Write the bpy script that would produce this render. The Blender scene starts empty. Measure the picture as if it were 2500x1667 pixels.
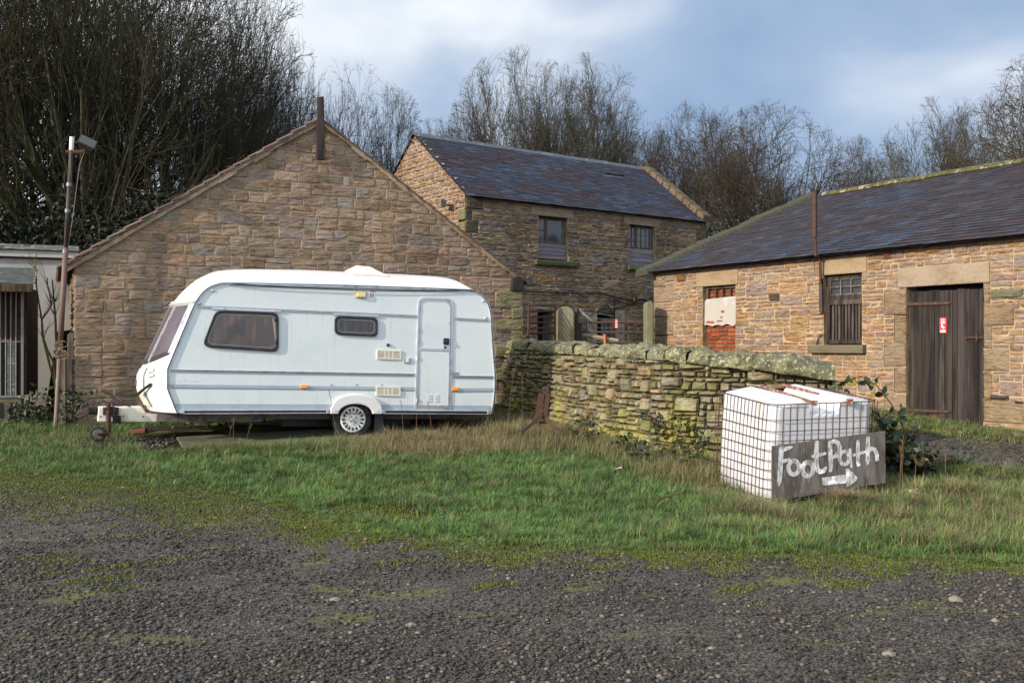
import bpy, math, random
import numpy as np
from mathutils import Vector, Matrix, noise as mn
R=math.radians
rnd=random.Random(7)
scene=bpy.context.scene
col=scene.collection

# ---------------------------------------------------------------- camera, world, sun, exposure
F=2300.0; CZ=1.6; HY=850.0
cd=bpy.data.cameras.new('camera'); cam=bpy.data.objects.new('camera',cd); col.objects.link(cam)
cd.sensor_width=36; cd.lens=36*F/2500; cd.shift_y=(HY-833.5)/2500
cd.clip_start=.1; cd.clip_end=3000
cam.location=(0,0,CZ); cam.rotation_euler=(R(90),0,0)
scene.camera=cam
SUN=Vector((-.75,-.57,.37)).normalized()
world=bpy.data.worlds.new('World'); scene.world=world; world.use_nodes=True
nt=world.node_tree; nt.nodes.clear()
def wn(t,**k):
    n=nt.nodes.new(t)
    for a,b in k.items(): setattr(n,a,b)
    return n
sky=wn('ShaderNodeTexSky',sky_type='NISHITA',sun_disc=False)
sky.sun_elevation=math.asin(SUN.z); sky.sun_rotation=math.atan2(SUN.x,SUN.y)
sky.air_density=1.0; sky.dust_density=1.5
tc=wn('ShaderNodeTexCoord')
mp=wn('ShaderNodeMapping'); mp.inputs['Scale'].default_value=(1.5,1.0,2.3); mp.inputs['Location'].default_value=(.35,.2,.12)
nt.links.new(tc.outputs['Generated'],mp.inputs['Vector'])
def wnoise(scale,detail,rough,dist=0.3):
    n=wn('ShaderNodeTexNoise'); n.inputs['Scale'].default_value=scale; n.inputs['Detail'].default_value=detail
    n.inputs['Roughness'].default_value=rough; n.inputs['Distortion'].default_value=dist
    nt.links.new(mp.outputs[0],n.inputs['Vector']); return n
def wramp(src,pts):
    r=wn('ShaderNodeValToRGB'); nt.links.new(src,r.inputs[0])
    e=r.color_ramp.elements
    while len(e)>1: e.remove(e[-1])
    e[0].position=pts[0][0]; e[0].color=(*pts[0][1],1)
    for p,c in pts[1:]:
        x=e.new(p); x.color=(*c,1)
    return r
n1=wnoise(1.9,4,.45)
r1=wramp(n1.outputs['Fac'],[(.34,(2.5,3.55,5.3)),(.45,(3.3,4.3,5.9)),(.53,(4.9,5.6,6.8)),(.62,(7.5,7.9,8.4))])
n2=wnoise(5.5,6,.55)
r2=wramp(n2.outputs['Fac'],[(.3,(.93,.94,.96)),(.7,(1.05,1.05,1.03))])
mul=wn('ShaderNodeMixRGB',blend_type='MULTIPLY'); mul.inputs[0].default_value=1
nt.links.new(r1.outputs[0],mul.inputs[1]); nt.links.new(r2.outputs[0],mul.inputs[2])
# clouds thinner to one side, brighter round the hidden sun
dot=wn('ShaderNodeVectorMath',operation='DOT_PRODUCT'); dot.inputs[1].default_value=SUN
nt.links.new(tc.outputs['Generated'],dot.inputs[0])
mr=wn('ShaderNodeMapRange'); mr.inputs['From Min'].default_value=-.25; mr.inputs['From Max'].default_value=1
mr.inputs['To Min'].default_value=1.0; mr.inputs['To Max'].default_value=3.9
nt.links.new(dot.outputs['Value'],mr.inputs['Value'])
wr_=wramp(mr.outputs[0],[(0,(1,1,1)),(1,(1.0,.90,.79))]); mr01=wn('ShaderNodeMapRange'); mr01.inputs['From Min'].default_value=-.2; mr01.inputs['From Max'].default_value=.7
nt.links.new(dot.outputs['Value'],mr01.inputs['Value']); nt.links.new(mr01.outputs[0],wr_.inputs[0])
mulw=wn('ShaderNodeMixRGB',blend_type='MULTIPLY'); mulw.inputs[0].default_value=1; nt.links.new(mul.outputs[0],mulw.inputs[1]); nt.links.new(wr_.outputs[0],mulw.inputs[2])
mul2=wn('ShaderNodeVectorMath',operation='SCALE'); nt.links.new(mulw.outputs[0],mul2.inputs[0]); nt.links.new(mr.outputs[0],mul2.inputs['Scale'])
mix=wn('ShaderNodeMixRGB'); mix.inputs[0].default_value=.9
nt.links.new(sky.outputs[0],mix.inputs[1]); nt.links.new(mul2.outputs[0],mix.inputs[2])
bg=wn('ShaderNodeBackground'); bg.inputs[1].default_value=.1
nt.links.new(mix.outputs[0],bg.inputs[0])
wo=wn('ShaderNodeOutputWorld'); nt.links.new(bg.outputs[0],wo.inputs[0])
sl=bpy.data.lights.new('sun','SUN'); sl.energy=4.9; sl.angle=R(1.0); sl.color=(1,.885,.74)
so=bpy.data.objects.new('sun',sl); col.objects.link(so); so.location=(0,0,30)
so.rotation_euler=(-SUN).to_track_quat('-Z','Y').to_euler()
scene.view_settings.view_transform='Standard'; scene.view_settings.look='None'
scene.view_settings.exposure=0.36; scene.view_settings.gamma=1
scene.render.engine='CYCLES'
scene.cycles.max_bounces=6; scene.cycles.diffuse_bounces=3; scene.cycles.use_denoising=True

# ---------------------------------------------------------------- helpers
def P(px,py,Y): return Vector(((px-1250)/F*Y,Y,CZ-(py-HY)/F*Y))
def sstep(a,b,x):
    t=np.clip((x-a)/(b-a),0,1); return t*t*(3-2*t)
def H(X,Y):
    X=np.asarray(X,float); Y=np.asarray(Y,float)
    s=.05+.045*sstep(1.0,6.0,X)
    base=np.clip(Y-9,0,11.5)*s+np.clip(Y-20.5,0,30)*.02
    base=base-sstep(9.2,8.2,Y)*.0
    bump=.018*np.sin(X*1.7+.6)*np.sin(Y*1.3+X*.4)+.01*np.sin(X*4.1+Y*3.3)
    yard=sstep(8.3,9.3,Y)
    hump=.0
    return base+bump*(.25+.75*yard)+hump
def Hf(x,y): return float(H(x,y))
def gpt(px,py,dz=0):
    Y=9.0
    for i in range(40):
        X=(px-1250)/F*Y
        Y=.5*Y+.5*(CZ-Hf(X,Y)-dz)*F/max(20,(py-HY))
    return Vector(((px-1250)/F*Y,Y,Hf((px-1250)/F*Y,Y)+dz))
class Frame:
    def __init__(s,O,ang=0,tilt=0):
        s.M=Matrix.Translation(O)@Matrix.Rotation(ang,4,'Z')@Matrix.Rotation(tilt,4,'Y'); s.Mi=s.M.inverted()
        s.O=Vector(O); s.ang=ang; s.tilt=tilt
        s.c=s.Mi@Vector((0,0,CZ))
    def pix(s,px,py,y=0.0):
        d=s.Mi.to_3x3()@Vector(((px-1250)/F,1,-(py-HY)/F))
        t=(y-s.c.y)/d.y
        p=s.c+d*t
        return p
    def xz(s,px,py,y=0.0):
        p=s.pix(px,py,y); return (p.x,p.z)
    def rect(s,px0,py0,px1,py1,y=0.0):
        a=s.xz(px0,py0,y); b=s.xz(px1,py1,y)
        return (min(a[0],b[0]),max(a[0],b[0]),min(a[1],b[1]),max(a[1],b[1]))
def tag(o,label=None,cat=None,group=None,kind=None):
    if label: o['label']=label
    if cat: o['category']=cat
    if group: o['group']=group
    if kind: o['kind']=kind
    return o
def empty(name,fr,label,cat,group=None,kind=None):
    o=bpy.data.objects.new(name,None); col.objects.link(o); o.empty_display_size=.2
    if isinstance(fr,Frame):
        o.location=fr.O; o.rotation_euler=(0,fr.tilt,fr.ang)
    else: o.location=fr
    return tag(o,label,cat,group,kind)
class MB:
    def __init__(s): s.v=[]; s.f=[]; s.m=[]; s.c=[]
    def add(s,vs,fs,mi=0,c=(1,1,1)):
        b=len(s.v)
        s.v+= [tuple(p) for p in vs]; s.c+=[c]*len(vs) if not isinstance(c,list) else c
        s.f+=[tuple(i+b for i in f) for f in fs]; s.m+=[mi]*len(fs)
    def box(s,x0,x1,y0,y1,z0,z1,mi=0,c=(1,1,1)):
        s.add([(x0,y0,z0),(x1,y0,z0),(x1,y1,z0),(x0,y1,z0),(x0,y0,z1),(x1,y0,z1),(x1,y1,z1),(x0,y1,z1)],
              [(0,3,2,1),(4,5,6,7),(0,1,5,4),(1,2,6,5),(2,3,7,6),(3,0,4,7)],mi,c)
    def hexa(s,pts,mi=0,c=(1,1,1)):
        s.add(pts,[(0,3,2,1),(4,5,6,7),(0,1,5,4),(1,2,6,5),(2,3,7,6),(3,0,4,7)],mi,c)
    def quad(s,a,b,c_,d,mi=0,c=(1,1,1)): s.add([a,b,c_,d],[(0,1,2,3)],mi,c)
    def prism(s,poly,y0,y1,mi=0,c=(1,1,1),T=None):
        n=len(poly); T=T or (lambda x,y,z:(x,y,z))
        vs=[T(x,y0,z) for x,z in poly]+[T(x,y1,z) for x,z in poly]
        fs=[tuple(range(n)),tuple(range(2*n-1,n-1,-1))]+[(i,i+n,(i+1)%n+n,(i+1)%n) for i in range(n)]
        s.add(vs,fs,mi,c)
    def ring(s,pa,pb,y0,y1,mi=0,c=(1,1,1),closed=True):
        n=len(pa)
        vs=[(x,y0,z) for x,z in pa]+[(x,y0,z) for x,z in pb]+[(x,y1,z) for x,z in pa]+[(x,y1,z) for x,z in pb]
        fs=[]
        for i in range(n if closed else n-1):
            j=(i+1)%n
            fs+=[(i,j,n+j,n+i),(2*n+i,3*n+i,3*n+j,2*n+j),(i,2*n+i,2*n+j,j),(n+i,n+j,3*n+j,3*n+i)]
        if not closed: fs+=[(0,n,3*n,2*n),(n-1,3*n-1,4*n-1,2*n-1)]
        s.add(vs,fs,mi,c)
    def tube(s,pts,r,n=6,mi=0,c=(1,1,1),cap=True):
        pts=[Vector(p) for p in pts]; k=len(pts)
        rs=r if isinstance(r,(list,tuple)) else [r]*k
        vs=[];fs=[]; prev=None
        for i,p in enumerate(pts):
            d=(pts[min(i+1,k-1)]-pts[max(i-1,0)])
            if d.length<1e-9: d=Vector((0,0,1))
            d.normalize()
            if prev is None:
                a=d.cross(Vector((0,0,1)) if abs(d.z)<.9 else Vector((1,0,0))).normalized()
            else:
                a=(prev-d*prev.dot(d))
                a=a.normalized() if a.length>1e-6 else d.orthogonal().normalized()
            prev=a; b=d.cross(a)
            for j in range(n):
                t=2*math.pi*j/n; vs.append(p+(a*math.cos(t)+b*math.sin(t))*rs[i])
        for i in range(k-1):
            for j in range(n):
                fs.append((i*n+j,i*n+(j+1)%n,(i+1)*n+(j+1)%n,(i+1)*n+j))
        if cap: fs+=[tuple(range(n-1,-1,-1)),tuple((k-1)*n+j for j in range(n))]
        s.add(vs,fs,mi,c)
    def lathe(s,prof,o,ax='y',n=32,mi=0,c=(1,1,1)):
        # prof: (radius, offset along axis)
        vs=[];fs=[]; k=len(prof); o=Vector(o)
        for r,h in prof:
            for j in range(n):
                t=2*math.pi*j/n; a=r*math.cos(t); b=r*math.sin(t)
                vs.append(o+(Vector((a,h,b)) if ax=='y' else Vector((a,b,h)) if ax=='z' else Vector((h,a,b))))
        for i in range(k-1):
            for j in range(n): fs.append((i*n+j,i*n+(j+1)%n,(i+1)*n+(j+1)%n,(i+1)*n+j))
        fs+=[tuple(range(n)),tuple((k-1)*n+j for j in range(n-1,-1,-1))]
        s.add(vs,fs,mi,c)
    def build(s,name,mats,parent=None,smooth=False,bevel=0,frame=None,sub=0):
        me=bpy.data.meshes.new(name); me.from_pydata(s.v,[],s.f); 
        if not isinstance(mats,(list,tuple)): mats=[mats]
        for m in mats: me.materials.append(m)
        me.polygons.foreach_set('material_index',s.m)
        at=me.color_attributes.new('col','FLOAT_COLOR','POINT')
        ca=np.ones((len(s.v),4),np.float32); ca[:,:3]=np.array(s.c,np.float32).reshape(-1,3)
        at.data.foreach_set('color',ca.ravel())
        if smooth: me.polygons.foreach_set('use_smooth',[True]*len(s.f))
        me.update()
        o=bpy.data.objects.new(name,me); col.objects.link(o)
        if parent: o.parent=parent
        elif frame: o.matrix_world=frame.M
        if bevel:
            b=o.modifiers.new('b','BEVEL'); b.width=bevel; b.segments=2; b.limit_method='ANGLE'; b.angle_limit=R(40)
        if sub:
            b=o.modifiers.new('s','SUBSURF'); b.levels=sub; b.render_levels=sub
        return o
def np_mesh(name,V,Fq,C,mat,smooth=False,parent=None,ft=None):
    """V (n,3), Fq (m,4) quads, ft (k,3) tris, C (n,3) colours"""
    me=bpy.data.meshes.new(name)
    nq=len(Fq) if Fq is not None else 0; ntr=len(ft) if ft is not None else 0
    me.vertices.add(len(V)); me.vertices.foreach_set('co',np.asarray(V,np.float32).ravel())
    idx=np.concatenate([x.ravel() for x in (Fq,ft) if x is not None]).astype(np.int32)
    me.loops.add(len(idx)); me.loops.foreach_set('vertex_index',idx)
    me.polygons.add(nq+ntr)
    st=np.concatenate([np.arange(nq)*4,nq*4+np.arange(ntr)*3]).astype(np.int32)
    me.polygons.foreach_set('loop_start',st)
    me.update(calc_edges=True)
    if smooth: me.polygons.foreach_set('use_smooth',np.ones(nq+ntr,bool))
    if C is not None:
        at=me.color_attributes.new('col','FLOAT_COLOR','POINT')
        ca=np.ones((len(V),4),np.float32); ca[:,:3]=C; at.data.foreach_set('color',ca.ravel())
    me.materials.append(mat); me.validate()
    o=bpy.data.objects.new(name,me); col.objects.link(o)
    if parent: o.parent=parent
    return o
def rpoly(pts,r,n=5):
    out=[]; k=len(pts)
    rr=r if isinstance(r,(list,tuple)) else [r]*k
    for i in range(k):
        p=Vector(pts[i]); a=Vector(pts[i-1])-p; b=Vector(pts[(i+1)%k])-p
        q=min(rr[i],a.length*.49,b.length*.49)
        A=p+a.normalized()*q; B=p+b.normalized()*q
        for j in range(n+1):
            t=j/n; out.append(tuple(A*(1-t)**2+p*2*t*(1-t)+B*t*t))
    return out
def offpoly(pts,d):
    c=Vector((sum(p[0] for p in pts)/len(pts),sum(p[1] for p in pts)/len(pts)))
    w=max(abs(p[0]-c.x) for p in pts); h=max(abs(p[1]-c.y) for p in pts)
    return [(c.x+(p[0]-c.x)*(w-d)/w,c.y+(p[1]-c.y)*(h-d)/h) for p in pts]

# ---------------------------------------------------------------- materials
def mat(name,base=(.5,.5,.5),rough=.7,metal=0,attr=False,layers=(),bump=(),spec=.5,coat=0,trans=0,sss=0,alpha=None):
    """layers: (scale3, colour, lo, hi, detail[, zlo, zhi[, amount]]) noise patches of another colour; bump: (scale3, strength, distance, detail)"""
    m=bpy.data.materials.new(name); m.use_nodes=True; t=m.node_tree; N=t.nodes; L=t.links
    b=N['Principled BSDF']; b.inputs['Roughness'].default_value=rough; b.inputs['Metallic'].default_value=metal
    b.inputs['Specular IOR Level'].default_value=spec; b.inputs['Coat Weight'].default_value=coat
    b.inputs['Transmission Weight'].default_value=trans
    tcn=N.new('ShaderNodeTexCoord')
    def noise(sc,det,rg=.6):
        mpn=N.new('ShaderNodeMapping'); mpn.inputs['Scale'].default_value=sc; L.new(tcn.outputs['Object'],mpn.inputs[0])
        n=N.new('ShaderNodeTexNoise'); n.inputs['Scale'].default_value=1; n.inputs['Detail'].default_value=det; n.inputs['Roughness'].default_value=rg
        L.new(mpn.outputs[0],n.inputs['Vector']); return n
    if attr:
        a=N.new('ShaderNodeVertexColor'); a.layer_name='col'
        mm=N.new('ShaderNodeMixRGB'); mm.blend_type='MULTIPLY'; mm.inputs[0].default_value=1
        L.new(a.outputs[0],mm.inputs[1]); mm.inputs[2].default_value=(*base,1); out=mm.outputs[0]
    else:
        rgb=N.new('ShaderNodeRGB'); rgb.outputs[0].default_value=(*base,1); out=rgb.outputs[0]
    for ly in layers:
        sc,c,lo,hi,det=ly[:5]
        n=noise(sc,det); r=N.new('ShaderNodeMapRange'); r.interpolation_type='SMOOTHSTEP'
        r.inputs['From Min'].default_value=lo; r.inputs['From Max'].default_value=hi; L.new(n.outputs['Fac'],r.inputs['Value'])
        fac=r.outputs[0]
        if len(ly)>5:
            sp=N.new('ShaderNodeSeparateXYZ'); L.new(tcn.outputs['Object'],sp.inputs[0])
            r2=N.new('ShaderNodeMapRange'); r2.inputs['From Min'].default_value=ly[5]; r2.inputs['From Max'].default_value=ly[6]
            L.new(sp.outputs[2],r2.inputs['Value'])
            q=N.new('ShaderNodeMath'); q.operation='MULTIPLY'; L.new(fac,q.inputs[0]); L.new(r2.outputs[0],q.inputs[1]); fac=q.outputs[0]
        if len(ly)>7:
            q=N.new('ShaderNodeMath'); q.operation='MULTIPLY'; L.new(fac,q.inputs[0]); q.inputs[1].default_value=ly[7]; fac=q.outputs[0]
        x=N.new('ShaderNodeMixRGB'); L.new(fac,x.inputs[0]); L.new(out,x.inputs[1])
        if c is not None and len(c)==3: x.inputs[2].default_value=(*c,1)
        else:
            x.blend_type='MULTIPLY'; x.inputs[2].default_value=(*c[:3],1)
        out=x.outputs[0]
    L.new(out,b.inputs['Base Color'])
    prev=None
    for (sc,st,di,det) in bump:
        n=noise(sc,det,.65); bn=N.new('ShaderNodeBump'); bn.inputs['Strength'].default_value=st; bn.inputs['Distance'].default_value=di
        L.new(n.outputs['Fac'],bn.inputs['Height'])
        if prev: L.new(prev,bn.inputs['Normal'])
        prev=bn.outputs[0]
    if prev: L.new(prev,b.inputs['Normal'])
    return m
M={}
strata=[((5,5,26),.9,.035,6),((30,30,60),.5,.008,3)]
M['ashlar']=mat('coursed_sandstone',rough=.92,attr=True,spec=.15,layers=[
    ((.9,.9,1.6),(.74,.72,.68,1),.45,.62,5),((5,5,24),(.70,.60,.50,1),.50,.64,6),((3.5,3.5,5),(.72,.64,.57,1),.56,.70,4),((8,8,26),(.30,.22,.16,1),.62,.68,5),((14,14,40),(1.30,1.24,1.14,1),.50,.66,4)],bump=[((5,5,20),.7,.045,5),((30,30,50),.6,.010,3)])
M['mortar']=mat('lime_mortar',(.30,.235,.165),.95,attr=True,spec=.15,layers=[((6,6,6),(.6,.56,.52,1),.4,.65,5)],bump=[((25,25,25),.8,.01,5)])
M['rubble']=mat('rubble_sandstone',rough=.92,attr=True,spec=.15,layers=[
    ((.8,.8,1.2),(.66,.66,.68,1),.45,.62,4),((5,5,26),(.58,.49,.40,1),.50,.63,6),((8,8,36),(.26,.20,.15,1),.60,.68,5),((14,14,50),(1.35,1.25,1.1,1),.50,.66,4),
    ((1.1,1.1,.6),(.11,.12,.045),.50,.66,6,3.6,2.2,.75)],bump=[((6,6,30),1.0,.07,6),((30,30,60),.6,.012,3)])
M['barnstone']=mat('warm_barn_sandstone',rough=.92,attr=True,spec=.15,layers=[
    ((1.0,1.0,1.6),(.84,.80,.76,1),.45,.62,4),((5,5,26),(.70,.58,.46,1),.50,.64,6),((8,8,34),(.30,.20,.13,1),.62,.68,5),((12,12,40),(1.3,1.22,1.12,1),.50,.66,4),
    ((2,2,2),(.17,.18,.05),.45,.7,5,.95,.45,.8)],bump=[((6,6,30),1.0,.07,6),((30,30,60),.6,.012,3)])
M['dressed']=mat('dressed_sandstone',rough=.9,attr=True,spec=.2,layers=[((2.5,2.5,4),(.80,.74,.66,1),.42,.68,6),((30,30,30),(.66,.58,.5,1),.55,.7,4)],
    bump=[((40,40,55),.6,.012,5),((5,5,9),.6,.03,4)])
M['drystone']=mat('mossy_drystone',rough=.95,attr=True,spec=.12,layers=[((4,4,4),(.62,.58,.5,1),.4,.6,5),
    ((14,14,18),(1.5,1.45,1.3,1),.54,.66,4),((18,18,30),(.45,.40,.32,1),.56,.68,5),((2.0,2.0,2.0),(.15,.15,.055),.50,.64,6,9,0,.75),((1.6,1.6,1.6),(.27,.25,.055),.44,.62,6,1.05,.40,.85)],
    bump=[((22,22,30),1.0,.02,6),((7,7,9),.8,.03,4)])
M['cope']=mat('lichened_coping_stone',rough=.95,attr=True,spec=.12,layers=[((3,3,3),(.17,.17,.09),.42,.6,6),((7,7,7),(.075,.07,.04),.48,.62,6),
    ((24,24,24),(.33,.31,.21),.55,.64,5)],bump=[((12,12,16),1.0,.05,7),((50,50,50),.6,.01,3)])
M['slate']=mat('welsh_slate',rough=.62,attr=True,spec=.28,layers=[((30,30,30),(1.35,1.35,1.35,1),.58,.7,3),((9,9,9),(.6,.6,.6,1),.5,.68,4),
    ((6,6,6),(.10,.11,.04),.68,.74,5)],bump=[((25,25,60),.35,.004,5)])
M['moss']=mat('moss',(.10,.095,.035),.98,spec=.1,layers=[((9,9,9),(.06,.06,.03),.4,.6,5),((5,5,5),(.25,.21,.13),.52,.62,4)],bump=[((40,40,40),1,.03,5)])
M['wood']=mat('weathered_grey_timber',rough=.85,attr=True,spec=.25,layers=[((12,12,.9),(.35,.32,.3,1),.42,.6,6),((40,40,2),(1.5,1.45,1.4,1),.55,.7,5)],
    bump=[((45,45,2.5),.7,.01,5)])
M['board']=mat('painted_shutter_boards',rough=.8,attr=True,spec=.3,layers=[((1.5,8,12),(.7,.68,.7,1),.45,.65,5)],bump=[((3,30,30),.5,.006,4)])
M['iron']=mat('rusty_iron',(.062,.032,.023),.85,.1,spec=.3,layers=[((14,14,14),(.055,.025,.018),.42,.62,5),((30,30,30),(.10,.045,.028),.58,.72,4)],bump=[((60,60,60),.5,.004,4)])
M['darkiron']=mat('dark_iron',(.035,.03,.028),.7,.3,layers=[((14,14,14),(.09,.04,.025),.5,.65,5)],bump=[((60,60,60),.4,.003,4)])
M['black']=mat('black_plastic',(.012,.012,.013),.45)
M['rubber']=mat('tyre_rubber',(.022,.022,.023),.85,spec=.3,layers=[((12,12,12),(.05,.048,.042),.5,.75,4)],bump=[((60,60,60),.3,.003,2)])
M['glass']=mat('old_window_glass',(.035,.042,.05),.08,spec=.8,layers=[((4,4,4),(.09,.10,.11),.5,.75,4)],bump=[((3,3,3),.15,.01,2)])
M['vanglass']=mat('tinted_acrylic',(.045,.03,.027),.1,spec=.7,layers=[((9,9,1.0),(.10,.06,.045),.5,.68,4),((2,2,2),(.02,.014,.014),.5,.65,2)])
M['vanglass_dark']=mat('dark_tinted_acrylic',(.018,.015,.018),.12,spec=.7,layers=[((30,9,1),(.05,.045,.05),.5,.7,4)])
M['frontglass']=mat('purple_tinted_acrylic',(.085,.065,.075),.3,spec=.35,layers=[((6,4,1.5),(.045,.035,.04),.5,.7,4)])
M['vanwhite']=mat('white_gelcoat',(.66,.655,.635),.28,spec=.5,layers=[((1.2,1.2,1.2),(.97,.95,.90,1),.45,.7,5),((14,14,3),(.88,.84,.76,1),.62,.8,5)],bump=[((5,5,5),.06,.01,2)])
M['vancream']=mat('aged_cream_gelcoat',(.60,.57,.50),.35,layers=[((2.2,2.2,.8),(.90,.86,.76,1),.45,.7,5),((16,16,2),(.80,.74,.62,1),.62,.8,5)])
M['vanside']=mat('pale_blue_white_aluminium',(.60,.645,.65),.36,spec=.5,layers=[((.9,.9,1.6),(.93,.95,.97,1),.45,.65,5),((16,5,1.0),(.80,.80,.76,1),.56,.78,5),((4,4,4),(.70,.74,.62,1),.45,.75,5,.75,.42,.5),((5,5,5),(.93,.92,.88,1),.6,.75,5)],bump=[((.3,.3,55),.12,.004,1),((2.5,2.5,2.5),.07,.02,2)])
M['vangrey']=mat('grey_blue_stripe',(.33,.385,.43),.4,layers=[((3,3,8),(.85,.86,.9,1),.45,.7,4)])
M['vangrey2']=mat('slate_pinstripe',(.20,.23,.27),.4)
M['alu']=mat('aluminium_trim',(.62,.64,.68),.35,.75,layers=[((8,8,8),(.6,.6,.6,1),.5,.7,4)])
M['chassis']=mat('galvanised_chassis',(.16,.15,.13),.6,.4,layers=[((6,6,6),(.09,.08,.07),.4,.65,4)])
M['hitchcover']=mat('cream_fairing',(.66,.62,.54),.45,layers=[((5,5,2),(.75,.68,.55,1),.5,.7,5),((20,20,4),(.40,.30,.17),.68,.78,4)])
M['vent']=mat('cream_plastic',(.66,.63,.50),.5)
M['ventdark']=mat('vent_slots',(.10,.095,.08),.8)
M['lamp']=mat('amber_lens',(.95,.30,.02),.25,coat=.4)
M['redlens']=mat('red_lens',(.55,.03,.02),.25,coat=.4)
M['lamplens']=mat('yellowed_lamp_lens',(.72,.58,.30),.3,layers=[((12,12,12),(.45,.30,.14),.5,.7,3)])
M['hub']=mat('hubcap_white',(.68,.67,.63),.35,layers=[((9,9,9),(.8,.76,.7,1),.5,.7,4)])
M['plastic']=mat('white_polyethylene',(.46,.465,.48),.38,spec=.5,layers=[((1.5,1.5,1.5),(.93,.93,.97,1),.45,.7,4),((6,6,.8),(.72,.64,.42,1),.60,.74,4),((12,12,12),(.7,.66,.5,1),.45,.7,5,.30,.02,.8)],bump=[((3,3,3),.12,.02,2)])
M['ply']=mat('weathered_plywood',(.112,.097,.087),.9,layers=[((9,9,1.6),(.055,.044,.037),.42,.62,6),((60,60,7),(.19,.165,.145),.56,.7,5),((3,3,3),(.72,.7,.68,1),.45,.7,4)],bump=[((60,60,6),.6,.004,5)])
M['paint']=mat('brushed_white_paint',(.43,.44,.455),.85,layers=[((50,50,14),(.22,.21,.20),.48,.60,6),((9,9,9),(.75,.77,.80),.52,.68,4)],bump=[((60,60,20),.7,.004,4)])
M['red']=mat('red_notice',(.80,.025,.04),.5)
M['redpale']=mat('notice_print',(.85,.45,.42),.5)
M['white']=mat('white_print',(.8,.8,.78),.5)
M['brick']=mat('red_brick',rough=.9,attr=True,spec=.2,layers=[((9,9,20),(.55,.5,.48,1),.5,.68,5),((25,25,25),(1.3,1.2,1.1,1),.56,.7,4)],bump=[((35,35,35),.7,.01,5)])
M['render']=mat('crumbling_lime_render',(.32,.295,.26),.95,layers=[((5,5,3),(.30,.28,.25),.45,.62,6),((2,2,2),(.48,.45,.40),.5,.7,4)],bump=[((9,9,9),.6,.02,6)])
M['wallrender']=mat('stained_white_render',(.30,.295,.28),.9,layers=[((1.2,1.2,.6),(.20,.20,.185),.42,.65,5),((9,9,2),(.33,.31,.28),.55,.7,5),((2,2,1),(.15,.17,.08),.45,.65,5,1.8,.5,.8)],bump=[((12,12,12),.3,.006,4)])
M['felt']=mat('mossy_roof_felt',(.022,.028,.032),1.0,layers=[((6,6,6),(.05,.055,.05),.45,.6,5),((5,5,5),(.15,.15,.05),.62,.7,5)],bump=[((50,50,50),.4,.004,3)])
M['fascia']=mat('flaking_grey_fascia',(.13,.13,.125),.85,layers=[((2,2,9),(.05,.05,.05),.55,.62,5),((6,6,16),(.30,.29,.28),.5,.65,5)])
M['tile']=mat('clay_pantile',(.085,.055,.045),.85,attr=True,layers=[((8,8,8),(.10,.06,.045),.45,.62,5),((5,5,5),(.12,.13,.05),.58,.68,4)],bump=[((40,40,40),.5,.006,4)])
M['galv']=mat('dull_galvanised_bar',(.15,.15,.155),.5,.5,layers=[((10,10,10),(.6,.58,.55,1),.5,.7,4)])
M['bark']=mat('damp_bark',(.052,.046,.030),.95,attr=True,spec=.15,layers=[((3,3,1.5),(.062,.075,.022),.42,.6,5),((9,9,4),(.5,.5,.5,1),.5,.66,4)],bump=[((20,20,5),.9,.03,5)])
M['twig']=mat('bare_twigs',rough=.9,attr=True,spec=.15)
M['leaf']=mat('glossy_leaf',rough=.5,attr=True,spec=.35,layers=[((30,30,30),(.75,.75,.7,1),.45,.7,3)])
M['grass']=mat('grass_blade',rough=.75,attr=True,spec=.2)
M['stonechips']=mat('gravel_chips',rough=.8,attr=True,spec=.3,layers=[((70,70,70),(.7,.7,.72,1),.45,.65,4)])
M['concrete']=mat('mossy_concrete',(.065,.056,.044),.9,layers=[((3,3,3),(.10,.10,.03),.45,.6,6),((8,8,8),(.08,.07,.06),.5,.65,5)],bump=[((20,20,20),.6,.01,5)])
M['plain']=mat('plain_masonry',(.2,.16,.12),.95)
M['void']=mat('dark_interior',(.01,.01,.01),1)
M['lead']=mat('lead_grey_ridge',(.055,.065,.085),.5,layers=[((4,4,4),(.10,.115,.09),.5,.65,5)],bump=[((14,14,14),.5,.01,3)])
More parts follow.
